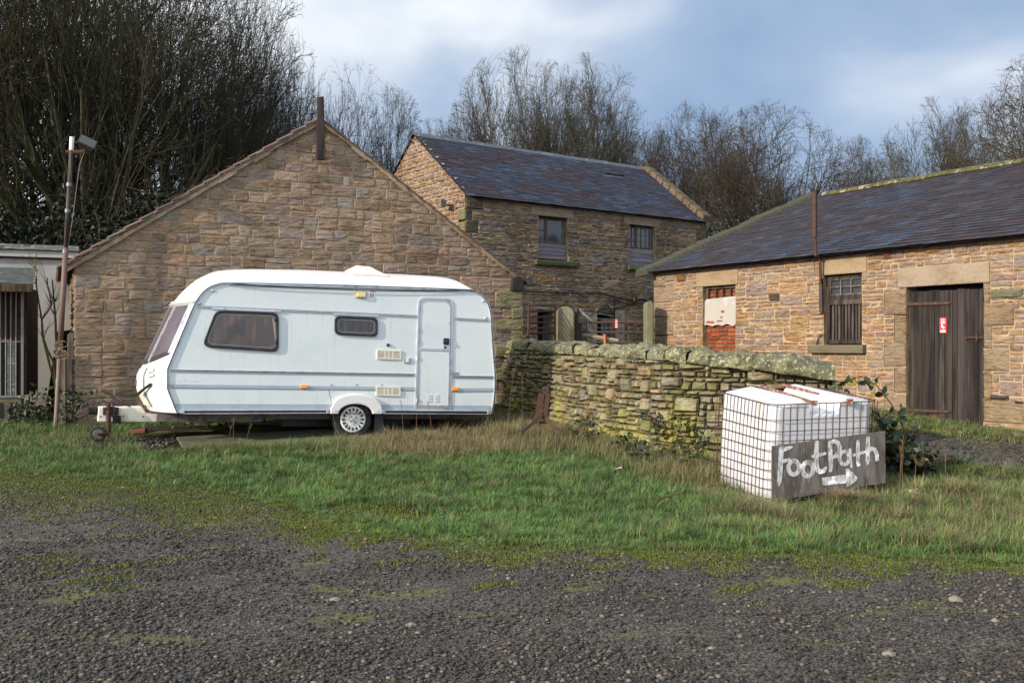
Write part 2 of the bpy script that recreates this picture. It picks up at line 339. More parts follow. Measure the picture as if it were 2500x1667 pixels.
# ---------------------------------------------------------------- masonry
def jit(c,a=.12):
    k=1+rnd.uniform(-a,a); return (c[0]*k*(1+rnd.uniform(-.05,.05)),c[1]*k,c[2]*k*(1+rnd.uniform(-.08,.08)))
def carve(r,holes):
    out=[r]
    for h in holes:
        nx=[]
        for (a,b,c,d) in out:
            if h[0]>=b or h[1]<=a or h[2]>=d or h[3]<=c: nx.append((a,b,c,d)); continue
            if h[0]>a: nx.append((a,h[0],c,d))
            if h[1]<b: nx.append((h[1],b,c,d))
            x0=max(a,h[0]); x1=min(b,h[1])
            if h[2]>c+.004: nx.append((x0,x1,c,h[2]))
            if h[3]<d-.004: nx.append((x0,x1,h[3],d))
        out=nx
    return out
def block(mb,T,x0,x1,z0,z1,relief,joint,color,strat=.012,cell=.07,edge=.03,jt=.006,ztop=None,nmax=9,sink=.006,roundp=4):
    """one stone: a grid whose edge sinks into the mortar and whose face bulges and weathers in layers"""
    w=x1-x0; h=z1-z0
    if w<.02 or h<.015: return
    nx=max(3,min(nmax,int(w/cell)+2)); nz=max(3,min(nmax,int(h/(cell*.6))+2))
    j=[(rnd.uniform(-jt,jt),rnd.uniform(-jt,jt)) for _ in range(4)]
    g=joint/2; sd=rnd.uniform(0,100); tx=rnd.uniform(-.25,.25)*relief; tz=rnd.uniform(-.35,.35)*relief
    base=rnd.uniform(.35,1)*relief
    vs=[];cs=[]
    us=[0,min(.45,edge/w)]+[min(.45,edge/w)+(1-2*min(.45,edge/w))*i/(nx-2) for i in range(1,nx-2)]+[1-min(.45,edge/w),1]
    ws=[0,min(.45,edge/h)]+[min(.45,edge/h)+(1-2*min(.45,edge/h))*i/(nz-2) for i in range(1,nz-2)]+[1-min(.45,edge/h),1]
    for wv in ws:
        for u in us:
            jx=(j[0][0]*(1-u)*(1-wv)+j[1][0]*u*(1-wv)+j[2][0]*u*wv+j[3][0]*(1-u)*wv)
            jz=(j[0][1]*(1-u)*(1-wv)+j[1][1]*u*(1-wv)+j[2][1]*u*wv+j[3][1]*(1-u)*wv)
            x=x0+g+(w-2*g)*u+jx; z=z0+g+(h-2*g)*wv+jz
            e=(1-abs(2*u-1)**roundp)*(1-abs(2*wv-1)**roundp)
            onb=u in(0,1) or wv in(0,1)
            if not onb: x+=rnd.uniform(-.1,.1)*edge; z+=rnd.uniform(-.1,.1)*edge
            n=mn.noise(Vector((x*5,sd,z*24)))+.6*mn.noise(Vector((x*11,sd+9,z*50)))
            d=-sink if onb else base*(.55+.45*e)+tx*(2*u-1)+tz*(2*wv-1)+strat*n
            if ztop is not None:
                zt=ztop(x); z=min(z,zt-.004)
            vs.append(T(x,d,z))
    k=len(us); fs=[(r*k+i,r*k+i+1,(r+1)*k+i+1,(r+1)*k+i) for r in range(len(ws)-1) for i in range(k-1)]
    mb.add(vs,fs,0,color)
def stone_wall(mb,T,W,z0,z1,holes,rh,bw,pal,relief=.02,joint=.012,strat=.012,ztop=None,big=0,mcol=(1,1,1),cell=.07,drift=.0,x0=0.0,mdepth=0.0,**kw):
    bigs=[]
    for _ in range(big):
        for tr in range(20):
            a=rnd.uniform(x0,W-.5); w=rnd.uniform(bw[1]*.8,bw[1]*1.5); c=rnd.uniform(z0,z1-.3); h=rnd.uniform(rh[1]*1.1,rh[1]*1.7)
            r=(a,min(W,a+w),c,c+h)
            if all(r[0]>=q[1]+.05 or r[1]<=q[0]-.05 or r[2]>=q[3]+.03 or r[3]<=q[2]-.03 for q in list(holes)+bigs):
                bigs.append(r); break
    for r in bigs: block(mb,T,*r,relief,joint,jit(rnd.choice(pal)),strat,cell,ztop=ztop,**kw)
    allh=list(holes)+bigs
    z=z0
    while z<z1-.01:
        h=rnd.uniform(*rh); zz=min(z+h,z1)
        if z1-zz<rh[0]*.5: zz=z1
        for (a,b,c,d) in carve((x0,W,z,zz),allh):
            x=a
            if b-a<.012 or d-c<.012: continue
            while x<b-1e-4:
                w=rnd.uniform(*bw); w=w if rnd.random()>.15 else w*.5
                xx=x+w
                if b-xx<bw[0]*.6: xx=b
                if ztop is None or max(ztop(x),ztop(xx))>c+.03:
                    if rnd.random()<.12 and d-c>rh[1]*.8 :
                        m_=c+(d-c)*rnd.uniform(.4,.6)
                        block(mb,T,x,xx,c,m_,relief,joint,jit(rnd.choice(pal)),strat,cell,ztop=ztop,**kw); block(mb,T,x,xx,m_,d,relief,joint,jit(rnd.choice(pal)),strat,cell,ztop=ztop,**kw)
                    else: block(mb,T,x,xx,c,d,relief,joint,jit(rnd.choice(pal)),strat,cell,ztop=ztop,**kw)
                x=xx
        for (a,b,c,d) in carve((x0,W,z,zz),holes):
            n=max(1,int((b-a)/.3)) if ztop else 1
            for i in range(n):
                p=a+(b-a)*i/n; q=a+(b-a)*(i+1)/n
                tp=(lambda x:min(d,max(c,ztop(x)))) if ztop else (lambda x:d)
                if ztop and max(ztop(p),ztop(q))<c: continue
                mb.add([T(p,mdepth,c),T(q,mdepth,c),T(q,mdepth,tp(q)),T(p,mdepth,tp(p))],[(0,1,2,3)],1,mcol)
        z=zz
def reveal(mb,T,h,dep=.28,mi=1,c=(.8,.8,.8)):
    a,b,z0,z1=h
    for (p,q) in (((a,z0),(a,z1)),((a,z1),(b,z1)),((b,z1),(b,z0)),((b,z0),(a,z0))):
        mb.add([T(p[0],0,p[1]),T(q[0],0,q[1]),T(q[0],-dep,q[1]),T(p[0],-dep,p[1])],[(0,1,2,3)],mi,c)
def slates(mb,Tf,L,S,w,e,pal,th=.008,skip=(),mossrow=0,cb=None):
    """Tf(x,v,n): along eave, up slope, normal"""
    rows=int(S/e)+1
    for i in range(rows):
        v0=i*e-.03; off=(w/2 if i%2 else 0)+rnd.uniform(-.02,.02)
        x=-off
        while x<L:
            ww=w*rnd.uniform(.88,1.12)
            a=max(0,x+.003); b=min(L,x+ww-.003)
            if b-a>.03:
                dv=rnd.uniform(-.012,.012); v1=min(v0+e*1.35,S)
                l=th*1.5+rnd.uniform(0,.006); u=0.0
                if not any(s[0]<(a+b)/2<s[1] and s[2]<v0<s[3] for s in skip):
                    c=jit(rnd.choice(pal),.2)
                    if cb: c=cb((a+b)/2,v0,c)
                    P4=[(a,v0+dv),(b,v0+dv+rnd.uniform(-.006,.006)),(b,v1),(a,v1)]
                    mb.hexa([Tf(P4[0][0],P4[0][1],l),Tf(P4[1][0],P4[1][1],l),Tf(P4[2][0],P4[2][1],u),Tf(P4[3][0],P4[3][1],u),
                             Tf(P4[0][0],P4[0][1],l+th),Tf(P4[1][0],P4[1][1],l+th),Tf(P4[2][0],P4[2][1],u+th),Tf(P4[3][0],P4[3][1],u+th)],0,c)
            x+=ww
def slopeT(ye,ze,yr,zr,x0=0):
    S=math.hypot(yr-ye,zr-ze); dy=(yr-ye)/S; dz=(zr-ze)/S
    return S,lambda x,v,n:(x0+x,ye+dy*v-dz*n,ze+dz*v+dy*n)
def dressed_part(name,r,d0,d1,parent,colr,seed=0,strat=.002,mt='dressed',T=None):
    mb=MB(); T=T or (lambda x,d,z:(x,-d,z))
    a,b,c,d=r
    mb.box(a,b,-d0,.2,c,d,0,colr)
    block(mb,lambda x,dd,z:(x,-d0-dd-.002,z),a,b,c,d,max(.004,d1-d0),.004,colr,strat,.09,.015,.002,sink=.0)
    return mb.build(name,M[mt],parent)
PAL_A=[(0.457,0.344,0.25),(0.419,0.318,0.235),(0.496,0.376,0.265),(0.38,0.293,0.228),(0.469,0.383,0.296),(0.419,0.364,0.318),(0.508,0.364,0.258),(0.431,0.324,0.25)]
PAL_R=[(0.586,0.447,0.304),(0.506,0.393,0.278),(0.632,0.471,0.304),(0.427,0.354,0.278),(0.443,0.416,0.404),(0.632,0.425,0.236),(0.554,0.471,0.354),(0.364,0.306,0.253)]
PAL_B=[(0.537,0.392,0.291),(0.5,0.368,0.283),(0.564,0.404,0.269),(0.589,0.386,0.224),(0.473,0.38,0.321),(0.525,0.417,0.335),(0.564,0.356,0.231),(0.449,0.336,0.269)]
flat=lambda x,d,z:(x,-d,z)

# ---------------------------------------------------------------- gable building behind the caravan
G=Frame((-7.24,15.6,0),R(26.1))
ge=empty('stone_barn',G,'coursed sandstone gable end with a dark timber post at its peak, behind the caravan','stone building')
GW=8.18; ap=4.11; zl=3.02; za=5.80; zr=3.02
def gtop(x): return zl+(za-zl)*x/ap if x<ap else za+(zr-za)*(x-ap)/(GW-ap)
mb=MB()
post=G.rect(773,300,791,391)
stone_wall(mb,flat,GW,.1,za+.02,[],(.165,.235),(.22,.50),PAL_A,relief=.018,joint=.010,strat=.011,ztop=gtop,cell=.05,mcol=(.86,.83,.80),edge=.016,sink=.006,nmax=12)
mb.build('gable_wall',[M['ashlar'],M['mortar']],ge)
mb=MB()   # other walls and their long side seen beside the pole
TS=lambda x,d,z:(-d,x,z)
stone_wall(mb,TS,4.5,.1,3.0,[],(.09,.17),(.14,.36),PAL_B,relief=.03,joint=.014,strat=.014,cell=.1)
mb.box(0.3,GW-.05,4.3,4.5,.1,3.0,1); mb.box(GW-.05,GW,.05,4.5,.1,3.0,1)
mb.build('side_wall',[M['barnstone'],M['mortar']],ge)
# roof slopes of pantiles
def pantile_roof(parent,xe,ze,xr,zr,y0,y1,mir=1):
    mb=MB(); S=math.hypot(xr-xe,zr-ze); dx=(xr-xe)/S; dz=(zr-ze)/S; nx=-dz*mir if mir==1 else dz; nz=abs(dx)
    nrow=int(S/.31); ncol=int((y1-y0)/.24)
    for i in range(nrow+1):
        for j in range(ncol+1):
            v0=i*.31-.06; v1=min(v0+.37,S)
            ya=y0+j*.24
            if ya+.24>y1+.05: continue
            c=jit((1,1,1),.25); vs=[]
            for (v,l) in ((v0,.035),(v1,.004)):
                for k in range(7):
                    t=k/6; yy=ya+.25*t; hh=.035*math.sin(t*2*math.pi)+l+.03
                    vs.append((xe+dx*v-abs(dz)*hh*mir,yy,ze+dz*v+nz*hh))
            vs2=[(x,y,z-.014) for x,y,z in vs]
            mb.add(vs+vs2,[(k,k+1,8+k,7+k) for k in range(6)]+[(14+k,15+k,22+k,21+k) for k in range(6)]+[(k,k+1,15+k,14+k) for k in range(6)],0,c)
    return mb.build('roof',M['tile'],parent,smooth=False)
pantile_roof(ge,-.17,zl-.11,ap,za+.0,-.02,4.6,1)
pantile_roof(ge,GW+.17,zr-.11,ap,za+.0,-.02,4.6,-1)
mb=MB()   # mortar verge under the tile edge and tile ends
for (xa,zA,xb,zB) in ((-.12,zl-.10,ap,za),(ap,za,GW+.02,zr)):
    n=14
    for i in range(n):
        t0=i/n; t1=(i+1)/n
        p=(xa+(xb-xa)*t0,zA+(zB-zA)*t0); q=(xa+(xb-xa)*t1,zA+(zB-zA)*t1)
        th=.055+rnd.uniform(-.02,.02); o=rnd.uniform(-.006,.006)
        mb.hexa([(p[0],-.065+o,p[1]-th),(q[0],-.065+o,q[1]-th),(q[0],.1,q[1]-th),(p[0],.1,p[1]-th),
                 (p[0],-.06,p[1]+.025),(q[0],-.06,q[1]+.025),(q[0],.1,q[1]+.025),(p[0],.1,p[1]+.025)],0,jit((1.05,1.02,1),.15))
mb.build('verge_mortar',M['mortar'],ge)
mb=MB()
for (xa,zA,xb,zB) in ((-.20,zl-.13,ap,za),(GW+.05,zr-.02,ap,za)):
    n=15
    for i in range(n):
        t0=i/n; t1=(i+1.02)/n; l0=.050; l1=.026
        p=(xa+(xb-xa)*t0,zA+(zB-zA)*t0); q=(xa+(xb-xa)*t1,zA+(zB-zA)*t1)
        mb.hexa([(p[0],-.09,p[1]+l0-.022),(q[0],-.09,q[1]+l1-.022),(q[0],.02,q[1]+l1-.022),(p[0],.02,p[1]+l0-.022),
                 (p[0],-.09,p[1]+l0),(q[0],-.09,q[1]+l1),(q[0],.02,q[1]+l1),(p[0],.02,p[1]+l0)],0,jit((1,1,1),.25))
mb.build('verge_tiles',M['tile'],ge)
# black kneeler and mossy pier at the right-hand corner
a=G.xz(1246,676,-.03); b=G.xz(1277,712,-.03)
mb=MB(); mb.prism([(a[0]+.03,a[1]-.02),(b[0]-.12,a[1]+.02),(b[0],a[1]-.08),(b[0],b[1]),(a[0],b[1])],-.09,.3,0)
mb.build('eaves_box',mat('soot_black_stone',(.012,.012,.011),.9,bump=[((20,20,20),.6,.01,4)]),ge,bevel=.02)
mb=MB(); zt=b[1]-.005; z=.15; k=0
while z<zt-.05:
    zz=min(z+rnd.uniform(.2,.3),zt); 
    if zt-zz<.12: zz=zt
    xa=a[0]+(-.35 if k%2 else .02); xb=b[0]+rnd.uniform(-.03,.02)
    block(mb,lambda x,d,zv:(x,-.04-d,zv),xa,xb,z,zz,.03,.012,jit((.34,.285,.165),.15),.012,.06,.025,.01)
    mb.add([(xb-.01,-.05,z),(xb-.01,.5,z),(xb-.01,.5,zz),(xb-.01,-.05,zz)],[(0,1,2,3)],1)
    mb.add([(xa,-.035,z),(xb,-.035,z),(xb,-.035,zz),(xa,-.035,zz)],[(0,1,2,3)],1)
    z=zz;k+=1
mb.build('corner_pier',[mat('green_stained_stone',rough=.95,attr=True,layers=[((5,5,3),(.14,.14,.055),.42,.64,5),((9,9,20),(.5,.45,.4,1),.5,.66,5)],bump=[((12,12,30),.9,.03,5)]),M['mortar']],ge)
mb=MB()   # timber post
pt=G.xz(782,237,-.09); pb=G.xz(782,391,-.09)
mb.hexa([(pb[0]-.075,-.17,pb[1]),(pb[0]+.075,-.17,pb[1]),(pb[0]+.075,-.07,pb[1]),(pb[0]-.075,-.07,pb[1]),
         (pt[0]-.06,-.16,pt[1]-.03),(pt[0]+.05,-.16,pt[1]),(pt[0]+.05,-.07,pt[1]+.02),(pt[0]-.06,-.07,pt[1]-.01)],0,(.10,.078,.07))
mb.build('timber_post',M['wood'],ge,bevel=.008)
# small grey patch plate and black hole blocks
for (x,y,w,h) in ((302,728,10,7),):
    r=G.rect(x,y,x+w,y+h); mb=MB(); mb.box(r[0],r[1],-.05,-.01,r[2],r[3]); mb.build('metal_plate',M['galv'],ge,bevel=.004)

# ---------------------------------------------------------------- two-storey building
T2=Frame((-1.15,23,0),R(35.3))
te=empty('granary',T2,'two-storey rubble stone building with a blue slate roof and two upper windows','stone building')
TL=T2.xz(1724,533)[0]; TD=4.9
ez=T2.xz(1143,470)[1]; 
gz=T2.pix(1011,330,2.45)
rz=T2.pix(1290,372,2.45).z
print('two storey len',TL,'eave',ez,'apex',gz,rz)
w1=T2.rect(1314.8,533,1386,628); w2=T2.rect(1537,556,1599,645)
s1=T2.rect(1304,634,1409,653); s2=T2.rect(1528.7,647,1606,664)
l1=T2.rect(1296.7,503,1398.8,535); l2=T2.rect(1523.6,527,1609.7,555)
g1=T2.rect(1312,757,1352,900); g2=T2.rect(1456,764,1500,930); g3=T2.rect(1572,765,1592,930)
w1=(w1[0],w1[1],s1[3],l1[2]); w2=(w2[0],w2[1],s2[3],l2[2])
g1=(g1[0],g1[1],.4,g1[3]); g2=(g2[0],g2[1],.4,g2[3]); g3=(g3[0],g3[1],.4,g3[3])
q=[(0,.52,ez-.40,ez-.02),(0,.2,ez-.66,ez-.41),(0,.38,ez-.98,ez-.67),(0,.2,ez-1.3,ez-.99),(TL-.25,TL,ez-.3,ez-.02),(TL-.42,TL,ez-.62,ez-.31),(TL-.22,TL,ez-.95,ez-.63)]
gr=T2.rect(1430,700,1600,762)  # grey cement patch zone round the lower doors
patch=[(g2[0]-.35,g2[0],g2[2],g2[3]),(g2[1],g2[1]+.35,g2[2],g2[3]+.1)]
mb=MB()
stone_wall(mb,flat,TL,.3,ez,[w1,w2,s1,s2,l1,l2,g1,g2,g3]+q+patch,(.075,.16),(.14,.42),PAL_R,relief=.035,joint=.010,strat=.026,cell=.07,big=30,sink=.003,edge=.018,mcol=(1.0,.97,.92))
for r in q: block(mb,flat,*r,.03,.008,jit((.27,.235,.165),.1),.004,.09)
for r in (w1,w2,g1,g2,g3): reveal(mb,flat,r,.3)
for r in patch: mb.quad((r[0],-.03,r[2]),(r[1],-.03,r[2]),(r[1],-.03,r[3]),(r[0],-.03,r[3]),1,(1.05,1.1,1.2))
mb.build('front_wall',[M['rubble'],M['mortar']],te)
def g2top(y): 
    return ez+(gz.z-ez)*y/2.45 if y<2.45 else gz.z+(ez-gz.z)*(y-2.45)/2.45
mb=MB()
stone_wall(mb,lambda x,d,z:(-d,x,z),TD,.5,gz.z,[(0,.3,ez-1.3,ez-.4)],(.08,.17),(.12,.38),PAL_B,relief=.045,joint=.012,strat=.028,cell=.09,ztop=g2top)
for k in range(4): block(mb,lambda x,d,z:(-d,x,z),0,.3,ez-.66-k*.3+.0,ez-.40-k*.3,.02,.006,(.34,.30,.17),.004)
# right gable (plain) and back
mb.add([(TL,0,.5),(TL,TD,.5),(TL,TD,ez),(TL,TD/2,gz.z),(TL,0,ez)],[(0,1,2,3,4)],1)
mb.box(0,TL,TD-.05,TD,.5,ez,1)
mb.build('gable_wall',[M['barnstone'],M['mortar']],te)
for r,n in ((l1,0),(l2,1)): dressed_part('lintel',r,.015,.03,te,(.50,.405,.29))
for r in (s1,s2):
    dressed_part('window_sill',(r[0],r[1],r[2],r[3]),.12,.14,te,(.17,.19,.08) if r is s1 else (.20,.21,.12))
def sash(parent,r,dep,split,cols,rows,name='window',fcol=(.16,.10,.075),bar=.022,fr=.055,gl='glass'):
    """timber window: frame, glazing bars, pane"""
    a,b,c,d=r; mb=MB()
    mb.box(a,b,dep,dep+.06,d-fr,d,0,fcol); mb.box(a,b,dep,dep+.06,c,c+fr*.8,0,fcol)
    mb.box(a,a+fr,dep+.002,dep+.058,c,d,0,fcol); mb.box(b-fr,b,dep+.002,dep+.058,c,d,0,fcol)
    xm=a+(b-a)*split if split else None
    if xm: mb.box(xm-fr*.5,xm+fr*.5,dep-.004,dep+.05,c,d,0,fcol)
    o=mb.build(name,M['wood'],parent)
    secs=[(a+fr,xm-fr*.5,cols[0],rows[0]),(xm+fr*.5,b-fr,cols[1],rows[1])] if xm else [(a+fr,b-fr,cols[0],rows[0])]
    gc=(.30,.29,.30)
    for (p,q_,nc,nr) in secs:
        mb=MB()
        for i in range(1,nc): x=p+(q_-p)*i/nc; mb.box(x-bar/2,x+bar/2,dep+.012,dep+.03,c+fr*.8,d-fr,0,gc)
        for i in range(1,nr): z=c+fr*.8+(d-fr-c-fr*.8)*i/nr; mb.box(p,q_,dep+.0125,dep+.0295,z-bar/2,z+bar/2,0,gc)
        for (u0,u1) in ((p,p+.018),(q_-.018,q_)): mb.box(u0,u1,dep+.008,dep+.035,c+fr*.8,d-fr,0,gc)
        mb.box(p,q_,dep+.009,dep+.034,c+fr*.8,c+fr*.8+.018,0,gc); mb.box(p,q_,dep+.009,dep+.034,d-fr-.018,d-fr,0,gc)
        mb.build('glazing_bars',M['wood'],o)
    mb=MB(); mb.box(a+.01,b-.01,dep+.032,dep+.038,c,d); mb.build('pane',M[gl],o)
    return o
def boards(parent,r,dep,n,colr=(.30,.27,.30),name='shutter_board'):
    a,b,c,d=r; h=(d-c)/n; mb=MB()
    for i in range(n):
        z=c+i*h; sl=rnd.uniform(-.008,.008)
        mb.hexa([(a+.01,dep-.02,z),(b-.01,dep-.02,z+sl),(b-.01,dep+.01,z+sl),(a+.01,dep+.01,z),(a+.01,dep-.004,z+h*1.02),(b-.01,dep-.004,z+h*1.02+sl),(b-.01,dep+.02,z+h*1.02+sl),(a+.01,dep+.02,z+h*1.02)],0,jit(colr,.14))
    return mb.build(name,M['board'],parent)
hh=w1[3]-w1[2]
sash(te,(w1[0],w1[1],w1[3]-hh*.60,w1[3]),.10,.34,(1,1),(2,1))
boards(te,(w1[0],w1[1],w1[2]+hh*.05,w1[3]-hh*.60),.09,4)
hh=w2[3]-w2[2]
sash(te,(w2[0],w2[1],w2[3]-hh*.58,w2[3]),.10,.36,(2,3),(3,3))
boards(te,(w2[0],w2[1],w2[2]+.01,w2[3]-hh*.58),.09,4,(.34,.31,.33))
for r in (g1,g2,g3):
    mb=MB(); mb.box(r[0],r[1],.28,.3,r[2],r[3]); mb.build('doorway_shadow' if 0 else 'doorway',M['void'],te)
# a grey plank leaning in the left doorway and grey sheet in the right one
mb=MB(); mb.box(g2[0]+.28,g2[0]+.5,.12,.15,.6,g2[3]-.12,0,(.25,.26,.28)); mb.build('door_leaf',M['wood'],te); mb=MB(); mb.box(g1[0]+.25,g1[0]+.42,.1,.13,.6,g1[3]-.1,0,(.1,.1,.11)); mb.build('door_leaf',M['wood'],te)
# roof
S,Tf=slopeT(-.18,ez-.10,2.45,gz.z+.03,-.06)
PS=[(.042,.058,.105),(.052,.072,.125),(.046,.050,.078),(.038,.043,.064),(.044,.036,.046),(.055,.044,.056),(.068,.09,.14)]
def purp(x,v,c):
    n=mn.noise(Vector((x*.55,v*1.1,3)))
    if n>.08: return (c[0]*.95+.006,c[1]*.68,c[2]*.62)
    return c
mb=MB(); slates(mb,Tf,TL-.25,S,.26,.125,PS,.007,skip=[(6.05,6.75,2.30,2.46)],cb=purp)
mb.box(0,TL,0,.01,ez-.02,ez); mb.build('roof',M['slate'],te)
mb=MB(); mb.add([Tf(0,0,-.02),Tf(TL,0,-.02),Tf(TL,S,-.02),Tf(0,S,-.02),(TL,TD+.18,ez-.1),(-.06,TD+.18,ez-.1)],[(0,1,2,3),(3,2,4,5)]); mb.build('roof_underlay',M['void'],te)
mb=MB()
x=-.08
while x<TL-.2:
    l=rnd.uniform(.42,.5); dz=rnd.uniform(-.008,.008)
    mb.prism([(2.45-.15,gz.z-.06+dz),(2.45-.02,gz.z+.065+dz),(2.45+.02,gz.z+.065+dz),(2.45+.15,gz.z-.06+dz),(2.45,gz.z+.02+dz)],x,x+l-.012,T=lambda a,b,c:(b,a,c)); x+=l
mb.build('ridge_tiles',M['lead'],te,bevel=.01)
mb=MB()   # right-hand coping
n=9
for i in range(n):
    t0=i/n; t1=(i+1)/n-.01
    ya,za_=-.1+2.55*t0,ez+.02+(gz.z-ez+.03)*t0; yb,zb=-.1+2.55*t1,ez+.02+(gz.z-ez+.03)*t1
    c=jit((.26,.205,.135),.15)
    mb.hexa([(TL-.30,ya,za_-.12),(TL+.12,ya,za_-.12),(TL+.12,yb,zb-.12),(TL-.30,yb,zb-.12),
             (TL-.25,ya-.04,za_+.09),(TL+.10,ya-.04,za_+.07),(TL+.10,yb-.04,zb+.07),(TL-.25,yb-.04,zb+.09)],0,c)
    mb.hexa([(TL-.30,TD-ya,za_-.12),(TL+.12,TD-ya,za_-.12),(TL+.12,TD-yb,zb-.12),(TL-.30,TD-yb,zb-.12),
             (TL-.27,TD-ya,za_+.15),(TL+.10,TD-ya,za_+.15),(TL+.10,TD-yb,zb+.16),(TL-.27,TD-yb,zb+.16)],0,c)
mb.build('coping',M['barnstone'],te,bevel=.03)
# black cables draped over the lower wall and a floodlight on the gable
def cable(parent,fr,pts,r,y,mt='black',name='cable'):
    mb=MB(); P3=[fr.pix(px,py,y) for px,py in pts]
    mb.tube(P3,r,6); return mb.build(name,M[mt],parent,smooth=True)
c6=lambda L:[(1270+x/6.357,700+y/6.357) for x,y in L]
cable(te,T2,c6([(60,60),(500,85),(1000,98),(1300,105),(1460,150),(1700,210),(1760,205),(1900,190),(1990,225)]),.016,-.05)
cable(te,T2,c6([(1070,450),(1200,380),(1340,280),(1410,205),(1500,215),(1690,270),(1900,255),(1980,265)]),.014,-.055)
cable(te,T2,c6([(1340,280),(1375,300),(1415,400),(1440,395),(1490,320),(1700,285)]),.012,-.055)
cable(te,T2,c6([(1440,110),(1463,140),(1465,400)]),.01,-.06)
p=T2.pix(1549,731,-.06); mb=MB(); mb.box(p.x-.06,p.x+.06,-.14,-.03,p.z-.06,p.z+.06); mb.build('junction_box',M['iron'],te,bevel=.01)
fl=T2.Mi@P(1113,497,23.35)
te2=empty('floodlight',T2.M@Vector((-.06,.62,fl.z)),'small black floodlight fixed to the sunlit gable of the two-storey building','floodlight')
te2.rotation_euler=(0,0,T2.ang)
mb=MB(); mb.hexa([(-.30,-.08,-.02),(-.22,-.16,-.10),(-.12,.02,-.10),(-.20,.10,-.02),(-.26,-.04,.12),(-.16,-.12,.06),(-.06,.04,.06),(-.16,.12,.12)]); mb.build('lamp_housing',M['black'],te2,bevel=.01)
mb=MB(); mb.tube([(-.14,0,0),(-.05,0,-.02),(0.02,-.02,-.06)],.014); mb.tube([(-.04,-.1,-.12),(-.04,-.3,-.10),(-.04,-.45,.05),(-.04,-.5,.18)],.008); mb.build('bracket',M['black'],te2)

# ---------------------------------------------------------------- right-hand barn
B=Frame((3.0,19.98,0),math.atan2(-.838,.546))
be=empty('slate_roofed_barn',B,'long low sunlit sandstone barn with a plank door and mossy slate roof on the right','barn')
BL=11.5; bz=3.25
c8=lambda x,y:(1560+x/2.502,600+y/2.502)
def br(x0,y0,x1,y1,y=0.0):
    a=c8(x0,y0); b=c8(x1,y1); return B.rect(a[0],a[1],b[0],b[1],y)
lA=br(352,168,607,233); oA=br(388,258,590,760); oA=(oA[0],oA[1],1.05,lA[2])
lB=br(1115,82,1395,160); oB=br(1128,190,1362,588); sB=br(1055,606,1390,655)
oB=(oB[0],oB[1],sB[3],lB[2]); lB2=br(1070,90,1108,188)
lD=br(1585,140,2145,222); oD=br(1632,268,2103,1085); oD=(oD[0],oD[1],.35,lD[2])
print('barn',lA,oA,lB,oB,lD,oD,'door w',oD[1]-oD[0])
ql=[br(1497,275,1630,422),br(1557,425,1630,582),br(1495,590,1630,738),br(1557,742,1630,898),br(1497,904,1630,1045)]
qr=[br(2103,230,2147,350),br(2108,356,2292,486),br(2108,492,2158,626),br(2108,632,2262,766),br(2108,780,2160,938),br(2108,945,2350,1092)]
ql=[(r[0],oD[0],r[2],r[3]) for r in ql]; qr=[(oD[1],r[1],r[2],r[3]) for r in qr]
qc=[]; z=.3; k=0
while z<bz-.3:
    h=rnd.uniform(.28,.45); qc.append((0,.38 if k%2 else .62,z,min(z+h,bz-.2))); z+=h+.004;k+=1
mb=MB()
stone_wall(mb,flat,BL,.15,bz,[lA,oA,lB,oB,sB,lB2,lD,oD]+ql+qr+qc,(.06,.15),(.14,.42),PAL_B,relief=.022,joint=.009,strat=.017,cell=.06,big=34,mcol=(1.15,1.05,.9),sink=.005,edge=.016,nmax=11)
for r in ql+qr+qc+[lB2]: block(mb,flat,*r,.02,.008,jit((.47,.355,.235),.08),.004,.09,.02)
for r in (oA,oB,oD): reveal(mb,flat,r,.3,1,(.9,.8,.65))
# odd dark and red stones
for (x0,y0,x1,y1,cc) in ((800,292,860,335,(.14,.12,.11)),(1500,35,1545,78,(.36,.13,.07)),(2150,910,2262,942,(.12,.105,.09)),(1757,0,1840,40,(.48,.29,.11)),(2155,270,2345,318,(.27,.27,.17)),(235,170,285,215,(.34,.17,.07)),(2300,944,2350,965,(.13,.11,.09))):
    r=br(x0,y0,x1,y1); block(mb,lambda x,d,z:(x,-.03-d,z),*r,.02,.004,cc,.01,.06)
mb.build('front_wall',[M['barnstone'],M['mortar']],be)
# brick course under the eaves
mb=MB(); x=0
mb.box(0,BL,-.028,.0,bz-.078,bz-.003,0,(.2,.12,.08))
while x<BL:
    w=rnd.uniform(.18,.24)
    if rnd.random()>.3: block(mb,lambda xx,d,z:(xx,-.03-d,z),x,x+w,bz-.075,bz-.005,.012,.01,jit((.36,.12,.06),.3),.004,.07,.012)
    x+=w
mb.build('eaves_bricks',M['brick'],be)
for nm,r in (('lintel',lA),('lintel',lB),('lintel',lD)): dressed_part(nm,r,.02,.03,be,(.52,.38,.24) if r is not lD else (.50,.395,.29))
dressed_part('window_sill',sB,.10,.115,be,(.24,.20,.125))
# closed rear of the barn
bp=B.pix(1994,478,5.24); print('barn ridge',bp)
BD=10.48; brz=bp.z
mb=MB(); mb.box(0,BL,BD-.1,BD,0,bz); mb.add([(0,0,0),(0,BD,0),(0,BD,bz),(0,BD/2,brz),(0,0,bz)],[(0,1,2,3,4)]); mb.add([(BL,0,0),(BL,BD,0),(BL,BD,bz),(BL,BD/2,brz),(BL,0,bz)],[(0,1,2,3,4)])
mb.build('rear_walls',M['plain'],be)
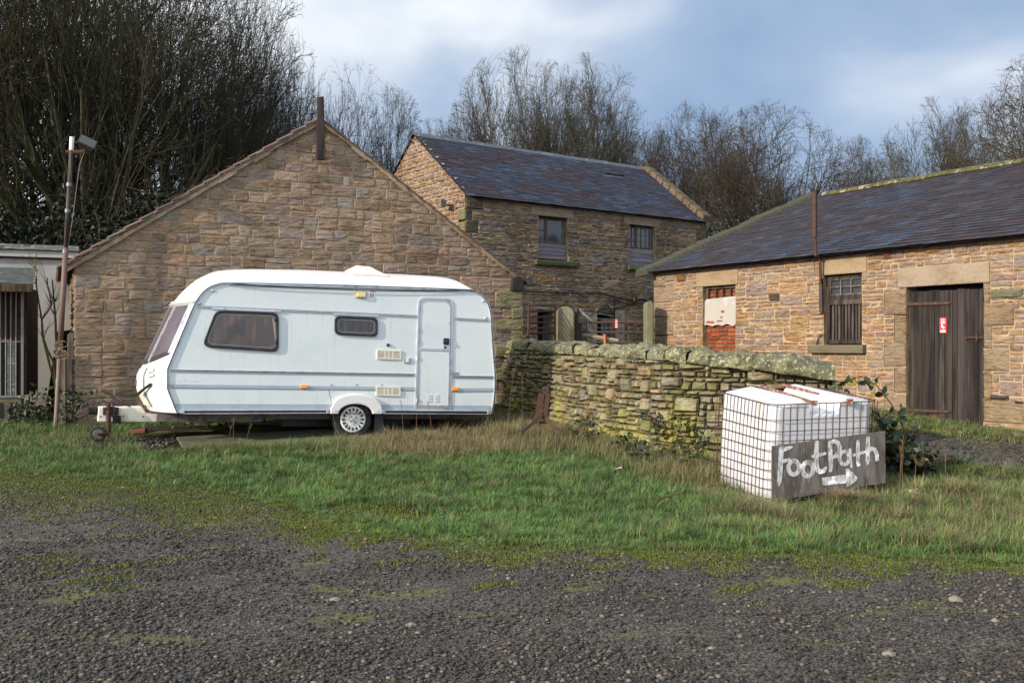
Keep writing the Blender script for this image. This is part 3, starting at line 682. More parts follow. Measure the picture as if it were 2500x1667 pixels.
# bricked-up window
hA=oA[3]-oA[2]; ztA=B.xz(*c8(480,322))[1]
mb=MB(); mb.box(oA[0],oA[1],.14,.2,oA[2],oA[3],1,(.7,.6,.5))
z=oA[2]; k=0
while z<oA[3]-.03:
    x=oA[0]-(.11 if k%2 else 0)
    while x<oA[1]:
        w=.225 if rnd.random()>.3 else .11
        a=max(x,oA[0]); b=min(x+w,oA[1])
        if b-a>.03:
            cc=jit((.36,.10,.045),.3)
            block(mb,lambda xx,d,zz:(xx,.12-d,zz),a,b,z,min(z+.075,oA[3]),.012,.01,cc,.003,.07,.012)
        x+=w
    z+=.078;k+=1
bw=mb.build('bricked_up_window',[M['brick'],M['mortar']],be)
za0=B.xz(*c8(480,485))[1]
mb=MB()
edge=[]; n=16
for i in range(n+1):
    x=oA[0]+(oA[1]-oA[0])*i/n; edge.append((x,za0+.018*math.sin(i*1.3)+rnd.uniform(-.014,.014)))
topp=[(oA[1]-.01,ztA+.01),(oA[1]-.05,ztA+.03),(oA[0]+.05,ztA),(oA[0]+.01,ztA-.04)]
mb.prism(edge+topp,.055,.13); mb.build('render_patch',M['render'],bw)
for (x,y,w,h) in ((398,457,48,18),(462,452,36,14),(488,392,22,20),(484,428,16,14)):
    r=br(x,y,x+w,y+h); mb=MB(); block(mb,lambda xx,d,zz:(xx,.052-d,zz),*r,.004,.004,jit((.40,.13,.07),.2),.002,.05,.01,.008); mb.build('exposed_brick',M['brick'],bw)
fA=(oA[0]+.04,oA[1],ztA+.0,oA[3])
mb=MB(); wc=(.15,.115,.095)
mb.box(fA[0],fA[1],.06,.12,fA[3]-.06,fA[3],0,wc); mb.box(fA[0],fA[0]+.06,.062,.118,fA[2],fA[3],0,wc)
for i in range(1,5):
    x=fA[0]+.06+(fA[1]-fA[0]-.06)*i/4; mb.box(x-.014,x+.014,.065,.11,fA[2],fA[3]-.06,0,wc)
mb.build('window_frame',M['wood'],bw)
# slatted window
a=B.xz(*c8(1175,200)); pw=br(1175,205,1355,308,.1)
wc=(.085,.066,.056)
mb=MB(); a_,b_,c_,d_=oB
zm=B.xz(*c8(1240,345),.08)[1]; zm2=B.xz(*c8(1240,318),.08)[1]
mb.box(a_,b_,.07,.14,d_-.07,d_,0,wc); mb.box(a_,b_,.065,.14,c_+.02,c_+.09,0,wc); mb.box(a_,a_+.07,.072,.138,c_,d_,0,wc); mb.box(b_-.06,b_,.072,.138,c_,d_,0,wc)
mb.box(a_+.07,b_-.06,.06,.13,zm-.04,zm+.04,0,(.13,.10,.085)); mb.box(a_+.07,b_-.06,.075,.13,zm+.04,zm2+.05,0,wc)
mb.box(a_+.07,pw[0]-.02,.08,.13,zm2+.05,d_-.07,0,(.13,.105,.09))
wf=mb.build('slatted_window',M['wood'],be)
for i in range(9):
    x=a_+.09+(b_-a_-.17)*(i+.5)/9; t=rnd.uniform(-.006,.006); mb=MB()
    mb.hexa([(x-.020,.085,c_+.085),(x+.020,.085,c_+.085),(x+.020,.125,c_+.085),(x-.020,.125,c_+.085),(x-.020+t,.085,zm-.035),(x+.020+t,.085,zm-.035),(x+.020+t,.125,zm-.035),(x-.020+t,.125,zm-.035)],0,jit((.13,.105,.095),.2))
    mb.build('slat',M['wood'],wf)
mb=MB(); gz0=zm2+.05; gz1=d_-.07; gx0=pw[0]-.02; gx1=b_-.06; gc=(.27,.23,.20)
for i in range(4): x=gx0+(gx1-gx0-.02)*i/3; mb.box(x,x+.022,.085,.12,gz0,gz1,0,gc)
for z in (gz0,(gz0+gz1)/2-.01,gz1-.02): mb.box(gx0,gx1,.0852,.1198,z,z+.02,0,gc)
mb.build('glazing_bars',M['wood'],wf)
mb=MB(); mb.box(gx0,gx1,.122,.126,gz0,gz1); mb.build('pane',M['glass'],wf)
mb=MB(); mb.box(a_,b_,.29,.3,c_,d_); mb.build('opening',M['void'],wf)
# plank door
a_,b_,c_,d_=oD
zd0=B.xz(*c8(1860,1072),.05)[1]; zdl=B.xz(*c8(1650,272),.05)[1]; zdr=B.xz(*c8(2090,250),.05)[1]
print('door z',zd0,zdl,zdr)
door=bpy.data.objects.new('plank_door',None); col.objects.link(door); door.parent=be; door['label']='dark weathered vertical plank door'
mb=MB(); n=12; x=a_+.01; W=(b_-.03-x)
ws=[rnd.uniform(.7,1.3) for _ in range(n)]; sw=sum(ws)
for i in range(n):
    w=W*ws[i]/sw; t=(x-a_)/(b_-a_)
    zt=zdl+(zdr-zdl)*t-.02+rnd.uniform(-.012,.006)
    mb.box(x+.003,x+w-.003,.045+rnd.uniform(0,.006),.08,zd0+rnd.uniform(-.008,.008),zt,0,jit(rnd.choice([(.062,.047,.041),(.085,.067,.058),(.052,.040,.035),(.10,.08,.07)]),.12)); x+=w
mb.build('planks',M['wood'],door,bevel=.003)
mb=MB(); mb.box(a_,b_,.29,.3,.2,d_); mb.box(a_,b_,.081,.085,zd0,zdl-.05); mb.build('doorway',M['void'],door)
def hinge(x0,y0,x1,y1,h):
    p=B.xz(*c8(x0,y0),.03); q_=B.xz(*c8(x1,y1),.03); mb=MB()
    mb.prism([(p[0],p[1]-h),(q_[0]-.03,q_[1]-h*.8),(q_[0],q_[1]),(q_[0]-.03,q_[1]+h*.8),(p[0],p[1]+h)],.025,.043)
    mb.box(p[0]-.06,p[0]+.03,.0,.044,p[1]-h*1.6,p[1]+h*1.6)
    for i in range(5):
        t=.06+.21*i; mb.lathe([(.011,0),(.011,-.008),(.006,-.012)],(p[0]+(q_[0]-p[0])*t,.026,p[1]+(q_[1]-p[1])*t),'y',8,1)
    mb.build('strap_hinge',[M['iron'],M['galv']],door)
hinge(1620,357,1905,349,.026); hinge(1625,1002,1905,1013,.026)
p=B.xz(*c8(1990,560),.03); q_=B.xz(*c8(2115,548),.03)
mb=MB(); mb.box(p[0],q_[0]+.02,.02,.04,p[1]-.014,p[1]+.014); mb.box(q_[0]-.13,q_[0]-.10,.0,.042,p[1]-.05,p[1]+.04); mb.box(p[0]+.02,p[0]+.04,.01,.042,p[1]-.03,p[1]+.03)
mb.build('latch',M['iron'],door)
def notice(name,fr,px0,py0,px1,py1,y,label,parent=None):
    r=fr.rect(px0,py0,px1,py1,y); w=r[1]-r[0]; h=r[3]-r[2]
    e=empty(name,Frame(fr.M@Vector((r[0],y,r[2])),fr.ang),label,'notice')
    mb=MB(); mb.box(0,w,-.004,0,0,h); mb.build('backing',M['red'],e)
    mb=MB()
    for (u0,u1,v0,v1) in ((.16,.80,.905,.94),(.22,.78,.85,.875),(.20,.76,.80,.83),(.14,.86,.755,.775),(.14,.84,.70,.73),(.14,.86,.63,.685)):
        mb.box(u0*w,u1*w,-.006,-.0045,v0*h,v1*h)
    mb.build('print',M['redpale'],e)
    mb=MB()
    foot=lambda cx,cz,rx,rz,t:[((cx+rx*math.cos(a)*math.cos(t)-rz*math.sin(a)*math.sin(t)*h/w)*w,(cz+rz*math.sin(a)*math.cos(t)+rx*math.cos(a)*math.sin(t)*w/h)*h) for a in [i*math.pi/8 for i in range(16)]]
    mb.prism(foot(.38,.46,.14,.125,0),-.007,-.0045); mb.prism(foot(.62,.355,.12,.06,-.5),-.0065,-.0045)
    mb.box(.1*w,.88*w,-.006,-.0045,.05*h,.18*h); mb.build('footprint_symbol',M['white'],e)
    mb=MB(); mb.box(.18*w,.52*w,-.007,-.0062,.11*h,.14*h); mb.lathe([(.07*w,0),(.07*w,-.001)],(.72*w,-.0062,.115*h),'y',12); mb.build('small_print',M['black'],e)
    return e
notice('notice',B,2294.6,776,2310.5,812.5,.038,'small red notice with white footprint symbol fixed to the dark plank door')
# rusty stay standing up through the barn eaves
mb=MB()
q0=B.pix(1989,468,-.30); q1=B.pix(1989,580,-.28); q2=B.pix(1992,625,-.25); q3=B.pix(2002.5,635,-.12); q4=B.pix(2003.5,690,-.10)
def flatbar(mb,p,q_,w=.03,d=.012,mi=0):
    p=Vector(p);q_=Vector(q_)
    mb.hexa([(p.x-w,p.y-d,p.z),(p.x+w,p.y-d,p.z),(p.x+w,p.y+d,p.z),(p.x-w,p.y+d,p.z),(q_.x-w,q_.y-d,q_.z),(q_.x+w,q_.y-d,q_.z),(q_.x+w,q_.y+d,q_.z),(q_.x-w,q_.y+d,q_.z)],mi)
flatbar(mb,q1,q0,.035,.02); flatbar(mb,q2,q1+Vector((0,0,.05)),.022,.012); flatbar(mb,q4,q3,.02,.014)
mb.hexa([(q2.x-.03,q2.y,q2.z),(q2.x+.03,q2.y,q2.z),(q3.x+.03,q3.y,q3.z),(q3.x-.03,q3.y,q3.z),(q2.x-.03,q2.y,q2.z+.03),(q2.x+.03,q2.y,q2.z+.03),(q3.x+.03,q3.y,q3.z+.03),(q3.x-.03,q3.y,q3.z+.03)])
mb.build('iron_stay',M['iron'],be)
mb=MB(); pp=[B.pix(*c8(x,y),-.04) for x,y in ((1118,540),(1098,556),(1085,600),(1083,655))]; mb.tube(pp,.011); mb.build('cable',M['darkiron'],be); mb=MB(); mb.tube([B.pix(*c8(x,y),-.04) for x,y in ((1112,200),(1113,330),(1114,410))],.035); mb.build('iron_pipe',M['darkiron'],be)
# roof
S,Tf=slopeT(-.20,bz-.055,5.24,brz,0)
PB=[(.046,.038,.044),(.040,.032,.036),(.052,.040,.044),(.045,.052,.082),(.050,.044,.052),(.034,.029,.032),(.06,.07,.105)]
def bluish(x,v,c):
    n=mn.noise(Vector((x*.5,v*.7,11))); 
    return (c[0]*.92,c[1]*1.0,c[2]*1.12) if n>.22 else (c[0]*1.05,c[1]*.84,c[2]*.76)
mb=MB(); slates(mb,Tf,BL,S,.27,.19,PB,.008,cb=bluish); mb.build('roof',M['slate'],be)
mb=MB(); mb.add([Tf(0,0,-.02),Tf(BL,0,-.02),Tf(BL,S,-.02),Tf(0,S,-.02),(BL,BD+.18,bz-.1),(0,BD+.18,bz-.1)],[(0,1,2,3),(3,2,4,5)]); mb.build('roof_underlay',M['void'],be)
mb=MB(); x=.3
while x<BL:
    l=rnd.uniform(.55,.8); dz=rnd.uniform(-.01,.015)
    mb.prism([(5.24-.24,brz-.06+dz),(5.24-.17,brz+.03+dz),(5.24,brz+.075+dz),(5.24+.2,brz+.03+dz),(5.24+.24,brz-.08+dz)],x,x+l-.01,T=lambda a,b,c:(b,a,c)); x+=l
mb.build('ridge_stones',M['moss'],be,bevel=.03)
mb=MB(); n=16   # mossy coping down the far verge
for i in range(n):
    t0=i/n; t1=(i+1)/n-.006; y0=-.28+5.5*t0; y1=-.28+5.5*t1; z0=bz-.09+(brz-bz+.08)*t0; z1=bz-.09+(brz-bz+.08)*t1; o=rnd.uniform(-.02,.02)
    mb.hexa([(-.30,y0,z0-.08),(.12,y0,z0-.03),(.12,y1,z1-.03),(-.30,y1,z1-.08),(-.26,y0,z0+.11+o),(.03,y0,z0+.09+o),(.03,y1,z1+.09+o),(-.26,y1,z1+.11+o)])
mb.build('verge_coping',mat('lichened_moss_coping',(.040,.034,.026),.98,layers=[((5,5,5),(.034,.038,.016),.42,.6,6),((12,12,12),(.085,.07,.045),.6,.7,5)],bump=[((20,20,20),1,.04,6)]),be,bevel=.03)
# ---------------------------------------------------------------- ground sheets
def lines(a,b,lo,hi,st):
    core=np.arange(lo,hi+1e-6,st); l=[];x=lo;s=st
    while x>a: s*=1.5; x-=s; l.append(max(x,a))
    r=[];x=hi;s=st
    while x<b: s*=1.5; x+=s; r.append(min(x,b))
    return np.concatenate([np.array(l[::-1]),core,np.array(r)])
gx=lines(-600,600,-11,11,.12); gy=lines(-60,900,2.5,23,.12)
XX,YY=np.meshgrid(gx,gy); ZZ=H(XX,YY)
def zone(X,Y):
    """where each surface lies, in the photograph's own pixels"""
    Z=H(X,Y); Ys=np.maximum(Y,.5)
    px=1250+F*X/Ys; py=HY+F*(CZ-Z)/Ys
    yb=np.interp(px,[-400,0,150,320,480,640,760,900,1000,1100,1350,1700,2100,2500,3200],[1180,1178,1182,1195,1215,1238,1268,1310,1325,1345,1350,1358,1372,1392,1420])
    return px,py,yb
tr_px=[1950,2080,2200,2300,2500,2900]; tr_top=[1035,1052,1058,1066,1083,1110]; tr_bot=[1040,1075,1100,1125,1150,1185]
V=np.stack([XX.ravel(),YY.ravel(),ZZ.ravel()],1); nx=len(gx); ny=len(gy)
i,j=np.meshgrid(np.arange(nx-1),np.arange(ny-1)); b=(j*nx+i).ravel()
FQ=np.stack([b,b+1,b+nx+1,b+nx],1)
px,py,yb=zone(V[:,0],V[:,1])
C=np.tile(np.array([.055,.058,.024]),(len(V),1)); C[np.abs(yb-py)<70]=(.085,.095,.025)
far=V[:,1]>23; C[far]=(.05,.055,.025)
lx_=(V[:,0]+2.38)*math.cos(R(25))+(V[:,1]-14.2)*math.sin(R(25)); ly_=-(V[:,0]+2.38)*math.sin(R(25))+(V[:,1]-14.2)*math.cos(R(25)); C[(lx_>-2.9)&(lx_<2.5)&(ly_>-.05)&(ly_<2.4)]=(.018,.015,.011)  # caravan's shade painted near-black into the soil colour beneath it
M['soil']=mat('grassy_soil',rough=.95,attr=True,spec=.15,layers=[((5,5,5),(.035,.026,.016),.42,.62,6),((2,2,2),(.075,.09,.018),.5,.68,5)],bump=[((14,14,14),1,.04,6)])
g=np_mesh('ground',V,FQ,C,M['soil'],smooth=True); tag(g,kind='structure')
M['yard']=mat('shade_darkened_tarmac',(.054,.045,.037),.9,spec=.25,layers=[((.7,1.0,1.2),(.55,.52,.50,1),.44,.60,6),((75,75,75),(.24,.22,.19),.56,.64,3),((45,45,45),(.13,.12,.105),.52,.62,4),((60,60,60),(.30,.28,.27,1),.50,.60,3),  # gravel base darkened overall in place of cast shade on the foreground
    ((1.3,2.2,1),(.11,.12,.025),.55,.70,9)],bump=[((60,60,60),1.0,.016,4),((22,22,22),.8,.02,3),((3,4,4),.5,.05,4)])
def sheet(name,x0,x1,y0,y1,st,test,dz,m):
    xs=np.arange(x0,x1,st); ys=np.arange(y0,y1,st); A,Bb=np.meshgrid(xs,ys)
    V=np.stack([A.ravel(),Bb.ravel(),H(A,Bb).ravel()+dz],1); nx=len(xs)
    i,j=np.meshgrid(np.arange(nx-1),np.arange(len(ys)-1)); b=(j*nx+i).ravel(); fq=np.stack([b,b+1,b+nx+1,b+nx],1)
    c=V[fq].mean(1); k=test(c[:,0],c[:,1]); fq=fq[k]
    u,inv=np.unique(fq,return_inverse=True); 
    o=np_mesh(name,V[u],inv.reshape(-1,4),None,m,smooth=True); tag(o,kind='structure'); return o
nzs=lambda X,Y:12*np.sin(X*5.1+Y*2)+9*np.sin(X*11.3-Y*7)+6*np.sin(X*23+Y*19)
def isyard(X,Y):
    px,py,yb=zone(X,Y); return py>yb-45+nzs(X,Y)*1.1-25*sstep(700,500,px)
def istrack(X,Y):
    px,py,_=zone(X,Y); k=(px>1990)&(py>np.interp(px,tr_px,tr_top)+nzs(X,Y)*.15)&(py<np.interp(px,tr_px,tr_bot)+nzs(X,Y)*.25)&(Y>8)
    return k
sheet('gravel_yard',-9,9,.6,12.6,.05,isyard,.012,M['yard'])
sheet('track',2.5,12,9,16,.05,istrack,.012,M['yard'])

# concrete pad under the caravan
V0=Frame((-2.38,14.2,Hf(-2.38,14.2)+.02),R(25.0),.031)
mb=MB(); pz=-.005
def PADz(x,y): 
    w=V0.M@Vector((x,y,0)); return w
for (x0,x1,y0,y1,h) in ((-2.45,1.3,-.22,.9,.0),):
    pts=[]
    for (x,y) in ((x0,y0),(x1,y0),(x1,y1),(x0,y1)):
        w=V0.M@Vector((x,y,0)); pts.append(Vector((w.x,w.y,Hf(w.x,w.y)-.12)))
    z=max(p.z for p in pts)
    lo=[Vector((p.x,p.y,p.z-.1)) for p in pts]; hi=[Vector((p.x,p.y,Hf(p.x,p.y)+.025)) for p in pts]
    mb.hexa(lo+hi)
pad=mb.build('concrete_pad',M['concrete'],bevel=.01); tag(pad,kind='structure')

# ---------------------------------------------------------------- gravel stones
def pn(X,Y,s,o=0): # smooth pseudo-noise 0..1
    a=np.sin(X*s*1.1+o)+np.sin(Y*s*1.3+o*2+1)+np.sin((X+Y)*s*.7+o*3)+np.sin((X*.8-Y*1.2)*s*1.9+o)
    return .5+a/8
def ico():
    t=(1+5**.5)/2; v=np.array([(-1,t,0),(1,t,0),(-1,-t,0),(1,-t,0),(0,-1,t),(0,1,t),(0,-1,-t),(0,1,-t),(t,0,-1),(t,0,1),(-t,0,-1),(-t,0,1)])/math.hypot(1,t)
    f=np.array([(0,11,5),(0,5,1),(0,1,7),(0,7,10),(0,10,11),(1,5,9),(5,11,4),(11,10,2),(10,7,6),(7,1,8),(3,9,4),(3,4,2),(3,2,6),(3,6,8),(3,8,9),(4,9,5),(2,4,11),(6,2,10),(8,6,7),(9,8,1)])
    return v,f
rg=np.random.default_rng(5)
def pebbles(name,N,sampler,smin,smax,keep,label,power=3.0,cols=None):
    X,Y=sampler(N); k=keep(X,Y); X=X[k];Y=Y[k]; n=len(X)
    iv,if_=ico()
    s=smin+(smax-smin)*rg.random(n)**power
    ang=rg.random(n)*6.283; ca,sa=np.cos(ang),np.sin(ang)
    sc=np.stack([s*rg.uniform(.8,1.3,n),s*rg.uniform(.6,1.0,n),s*rg.uniform(.35,.65,n)],1)
    vv=iv[None]*(1+rg.uniform(-.22,.22,(n,12,1)))*sc[:,None]
    x=vv[:,:,0]*ca[:,None]-vv[:,:,1]*sa[:,None]+X[:,None]; y=vv[:,:,0]*sa[:,None]+vv[:,:,1]*ca[:,None]+Y[:,None]
    z=vv[:,:,2]+(H(X,Y)+.014+sc[:,2]*.35)[:,None]
    Vv=np.stack([x,y,z],2).reshape(-1,3)
    ft=(if_[None]+(np.arange(n)*12)[:,None,None]).reshape(-1,3)
    pal=np.array(cols or [(.125,.12,.12),(.105,.10,.10),(.16,.155,.15),(.15,.135,.115),(.20,.19,.17),(.25,.21,.165),(.095,.085,.08),(.32,.29,.24),(.135,.145,.165),(.42,.39,.34),(.13,.12,.11),(.11,.10,.09)])
    C=pal[rg.integers(0,len(pal),n)]*rg.uniform(.4,1.1,(n,1))*(.48+.42*pn(X,Y,1.3,2))[:,None]*np.array([1.04,.96,.87])
    o=np_mesh(name,Vv,None,np.repeat(C,12,0),M['stonechips'],smooth=False,ft=ft); return tag(o,label,'gravel',kind='stuff')
def samp_yard(N):
    Y=3.6+ (12.2-3.6)*rg.random(N)**1.45; X=rg.uniform(-1,1,N)*(Y*.60+.7); return X,Y
pebbles('gravel',300000,samp_yard,.0026,.019,lambda X,Y:isyard(X,Y)&(rg.random(X.shape)<np.clip(-.05+2.6*pn(X,Y,1.9,1)*pn(X,Y,4.3,6),.12,1)),'loose grey gravel chips strewn over the dark yard',5.2)
pebbles('track_gravel',16000,lambda N:(rg.uniform(3,9.5,N),rg.uniform(10,15,N)),.006,.024,istrack,'loose grey chips on the track before the barn',2.0)
pebbles('rubble_chippings',2600,lambda N:(rg.uniform(-6.6,-3.2,N),rg.uniform(11.6,14.2,N)),.008,.03,lambda X,Y:(lambda p:(p[1]>1062+8*np.sin(X*9))&(p[1]<1095+8*np.sin(X*7))&(p[0]>190)&(p[0]<430))(zone(X,Y)),'pale stone chippings scattered round the jockey wheel',1.6,
   [(.22,.20,.17),(.16,.15,.13),(.28,.26,.22),(.13,.12,.10)])

# ---------------------------------------------------------------- grass
def blades(name,X,Y,h,w,bend,C,mat_,label,cat='grass',dz=0,az=None):
    n=len(X); az=rg.random(n)*6.283 if az is None else az
    dx,dy=np.cos(az),np.sin(az); sx,sy=-dy,dx
    Z=H(X,Y)-.01+dz
    def pt(t,k): # t along height, k side
        off=bend*h*t**2; z=Z+h*t*(1-.35*bend*t)
        ww=w*(1-t)**.7*k
        return np.stack([X+dx*off+sx*ww,Y+dy*off+sy*ww,z],1)
    A=[pt(0,-1),pt(0,1),pt(.45,-1),pt(.45,1),pt(.8,-1),pt(.8,1),pt(1,0)]
    V=np.stack(A,1).reshape(-1,3); b=(np.arange(n)*7)[:,None]
    fq=np.concatenate([b+np.array([[0,1,3,2]]),b+np.array([[2,3,5,4]])]); ft=b+np.array([[4,5,6]])
    o=np_mesh(name,V,fq,np.repeat(C,7,0),mat_,ft=ft); return tag(o,label,cat,kind='stuff')
def lawn(N):
    Y=rg.uniform(6.6,16.5,N); X=rg.uniform(-1,1,N)*(Y*.56+.3); px,py,yb=zone(X,Y); return X,Y,px,py,yb
vparam=V0.Mi
def on_pad(X,Y,m=0):
    lx=(X+2.38)*math.cos(R(25))+(Y-14.2)*math.sin(R(25)); ly=-(X+2.38)*math.sin(R(25))+(Y-14.2)*math.cos(R(25))
    return (lx>-3.0)&(lx<1.3)&(ly>-.32+m)&(ly<2.5), lx, ly
WPATH=[(-.1,18.6),(.55,16.6),(1.0,14.9),(1.75,12.75),(2.5,11.9),(3.9,11.38)]
def wall_dist(X,Y):
    d=np.full(X.shape,99.)
    for (a,b) in zip(WPATH[:-1],WPATH[1:]):
        a=np.array(a);b=np.array(b); t=np.clip(((X-a[0])*(b-a)[0]+(Y-a[1])*(b-a)[1])/((b-a)@(b-a)),0,1)
        d=np.minimum(d,np.hypot(X-a[0]-t*(b-a)[0],Y-a[1]-t*(b-a)[1]))
    return d
PATCHES=[(880,1255,90,22),(990,1262,75,20)]
def hs_col(t): return np.abs(np.sin(t*57.3))
def density(px,py,yb,X,Y):
    e=(yb-py)+8                                 # px above the yard edge
    d=sstep(-40,18,e+nzs(X,Y)*1.3)
    lush=sstep(330,620,px+60*np.sin(Y*3))
    d*=np.where(px<560,.40+.60*sstep(20,110,e)*(.45+.55*lush),1)
    d=np.where((X>2.5-.1)&(X<4.1)&(Y>9.62+.29*(X-2.655)-.42)&(Y<9.7+.29*(X-2.655)),d*.12,d)
    pad,lx,ly=on_pad(X,Y); d=np.where(pad,0,d)
    d=np.where((ly>-.2)&(ly<2.6)&(lx>-2.7)&(lx<2.5),d*.12,d)  # little grows under the caravan
    tr=istrack(X,Y); d=np.where(tr,0.02,d)
    d=np.where((py<1100)&(px<430)&(py>1060),d*.35,d)
    for (a,b,w,h) in PATCHES: d=np.where(((px-a)/w)**2+((py-b)/h)**2<1,.06,d)
    d=np.where((wall_dist(X,Y)<.0),0,d)
    return d
N=700000
X,Y,px,py,yb=lawn(N)
# tufts: pull part of the blades towards tussock centres
cell=.16; ix=np.floor(X/cell); iy=np.floor(Y/cell); hsh=np.abs(np.sin(ix*127.1+iy*311.7)*43758.5453)%1; hs2=np.abs(np.sin(ix*269.5+iy*183.3)*43758.5453)%1; hs3=np.abs(np.sin(ix*12.9+iy*78.2)*43758.5453)%1
cxx=(ix+.2+.6*hsh)*cell; cyy=(iy+.2+.6*hs2)*cell; pull=(rg.random(N)<.55)*(.35+.5*rg.random(N))
dxx=X-cxx; dyy=Y-cyy; X=X-dxx*pull; Y=Y-dyy*pull; px,py,yb=zone(X,Y)
az=np.where(pull>0,np.arctan2(dyy,dxx)+rg.normal(0,.5,N),rg.random(N)*6.283)
tuft=hs3
d=density(px,py,yb,X,Y)*(.45+.7*pn(X,Y,3.1))*np.clip(11.5/np.maximum(Y,9),0,1)*(.55+.75*tuft)
k=rg.random(N)<d; X,Y,px,py,yb,az,tuft,pull=[a[k] for a in (X,Y,px,py,yb,az,tuft,pull)]
clump=pn(X,Y,6,2)*.5+pn(X,Y,15,5)*.5
e=yb-py+8
h=(.042+.065*clump*sstep(-5,60,e)+.065*tuft**2*sstep(-15,40,e))*rg.uniform(.6,1.35,len(X))
rough=sstep(.3,.75,pn(X,Y,2.2,4))*sstep(30,120,e)
right=sstep(1600,2000,px)*sstep(20,80,e)
dry=np.clip(.01+.08*rough+.32*right*(.5+pn(X,Y,5,1))+.75*sstep(1105,1075,py)*(px>850)*(px<1700)+.35*sstep(1.1,.3,wall_dist(X,Y))+.25*(tuft>.88),0,.85)
h*=1+.5*right+ .5*sstep(1110,1080,py)*(px>430)
isdry=rg.random(len(X))<dry
green=np.array([(.125,.26,.066),(.105,.225,.064),(.15,.285,.07),(.11,.21,.10),(.185,.30,.07),(.235,.31,.07)])
straw=np.array([(.40,.31,.17),(.32,.23,.12),(.46,.37,.20),(.26,.21,.09),(.28,.15,.09)])
C=np.where(isdry[:,None],straw[rg.integers(0,5,len(X))],green[rg.integers(0,6,len(X))])*rg.uniform(.7,1.25,(len(X),1))*(.72+.5*pn(X,Y,2.7,8))[:,None]*(.75+.5*hs_col(tuft))[:,None]
yel=(sstep(40,0,e)*.6)[:,None]*(~isdry)[:,None]; C=C*(1-yel*.6)+np.array((.20,.235,.035))*yel*.6
h=np.where(e<15,h*.7,h)+.012; h=np.where((px>1960)&(py<1085),h*.42,h); h=np.where((px>2150)&(py<1200)&(py>=1085),h*.65,h)
blades('grass',X,Y,h,rg.uniform(.0018,.0040,len(X)),np.where(pull>0,rg.uniform(.5,1.5,len(X)),rg.uniform(.15,1.0,len(X))),C,M['grass'],'green winter grass verge between the gravel yard and the caravan',az=az)
# short moss cushions along the yard edge
N=1000000
Y=rg.uniform(5.8,12.6,N); X=rg.uniform(-1,1,N)*(Y*.56+.3); px,py,yb=zone(X,Y); e=yb-py+nzs(X,Y)*1.3
k=rg.random(N)<np.clip(sstep(-34,2,e)*sstep(110,30,e)*(.35+1.3*pn(X,Y,4,7)*pn(X,Y,11,2)*2+.5*(px>1500)*sstep(-34,-5,e))+.55*sstep(.62,.78,pn(X,Y,2.3,9)*.5+pn(X,Y,7,3)*.5)*sstep(-520,-120,e)+.5*(px<800)*sstep(-100,-30,e)*sstep(90,30,e),0,1)
X,Y=X[k],Y[k]; n=len(X)
C=np.array([(.21,.25,.03),(.26,.29,.035),(.15,.195,.03),(.10,.12,.03)])[rg.integers(0,4,n)]*rg.uniform(.7,1.2,(n,1))
blades('moss',X,Y,rg.uniform(.008,.022,n),rg.uniform(.002,.0055,n),rg.uniform(.3,1,n),C,M['grass'],'bright green moss creeping over the gravel edge','moss',dz=.020)
# tall straw grass behind, around the tank and along the wall
def tall(name,n,fn,hr,cols,label,wr=(.0015,.003),br=(.2,1.1)):
    X,Y=fn(n); k=~on_pad(X,Y,0)[0]; X,Y=X[k],Y[k]; n=len(X)
    if n==0: return
    cl=pn(X,Y,7,3)
    h=rg.uniform(*hr,n)*(.45+.9*cl)
    C=np.array(cols)[rg.integers(0,len(cols),n)]*rg.uniform(.75,1.25,(n,1))
    return blades(name,X,Y,h,rg.uniform(*wr,n),rg.uniform(*br,n),C,M['grass'],label)
def strip(pts,rad):
    pts=[gpt(*p) for p in pts]
    def f(n):
        seg=rg.integers(0,len(pts)-1,n); t=rg.random(n); a=np.array([(p.x,p.y) for p in pts])
        q=a[seg]*(1-t)[:,None]+a[seg+1]*t[:,None]+rg.normal(0,1,(n,2))*np.array(rad); return q[:,0],q[:,1]
    return f
ST=[(.44,.33,.18),(.36,.26,.14),(.52,.42,.25),(.32,.20,.11),(.26,.24,.09)]
GR=[(.15,.24,.07),(.20,.27,.075),(.12,.19,.055),(.26,.27,.09)]
tall('dry_grass',12000,strip([(900,1100),(1100,1098),(1300,1090)],(.35,.32)),(.08,.26),ST,'tall straw-coloured grass behind the verge, beside the rear of the caravan')
tall('long_grass',9000,strip([(300,1100),(520,1102),(700,1102),(950,1100)],(.35,.10)),(.07,.22),GR+ST[:1],'ragged green grass along the front of the concrete pad')
tall('wall_grass',17000,strip([(1235,1065),(1330,1075),(1450,1085),(1560,1110),(1660,1150),(1740,1190)],(.28,.22)),(.10,.36),ST+GR[:3],'tangled dry grass at the foot of the field wall')
tall('tank_grass',5200,strip([(1690,1200),(1750,1222),(1830,1250),(1870,1268),(1920,1270)],(.10,.06)),(.08,.24),ST+GR[:2],'dry grass tufts growing round the foot of the water tank',(.002,.0035),(.5,1.5))
tall('tank_tussock',1500,strip([(2040,1232),(2080,1232),(2115,1236)],(.06,.04)),(.14,.34),ST[:3],'pale drooping grass tussock in front of the water tank under the arrow',(.002,.0035),(.8,1.6))
tall('rough_grass',9000,strip([(2180,1180),(2300,1200),(2450,1215),(2560,1300),(2400,1290),(2200,1270)],(.4,.22)),(.05,.17),ST+GR+GR,'rough tussocky grass to the right of the footpath sign')
tall('barn_grass',7000,strip([(2060,1032),(2200,1040),(2330,1046),(2520,1060)],(.3,.16)),(.03,.07),GR[:3],'short green grass along the foot of the barn')
tall('yard_edge_grass',2600,strip([(60,1075),(160,1070),(260,1085)],(.5,.25)),(.06,.18),GR+ST[:2],'scrubby grass before the pole on the left')
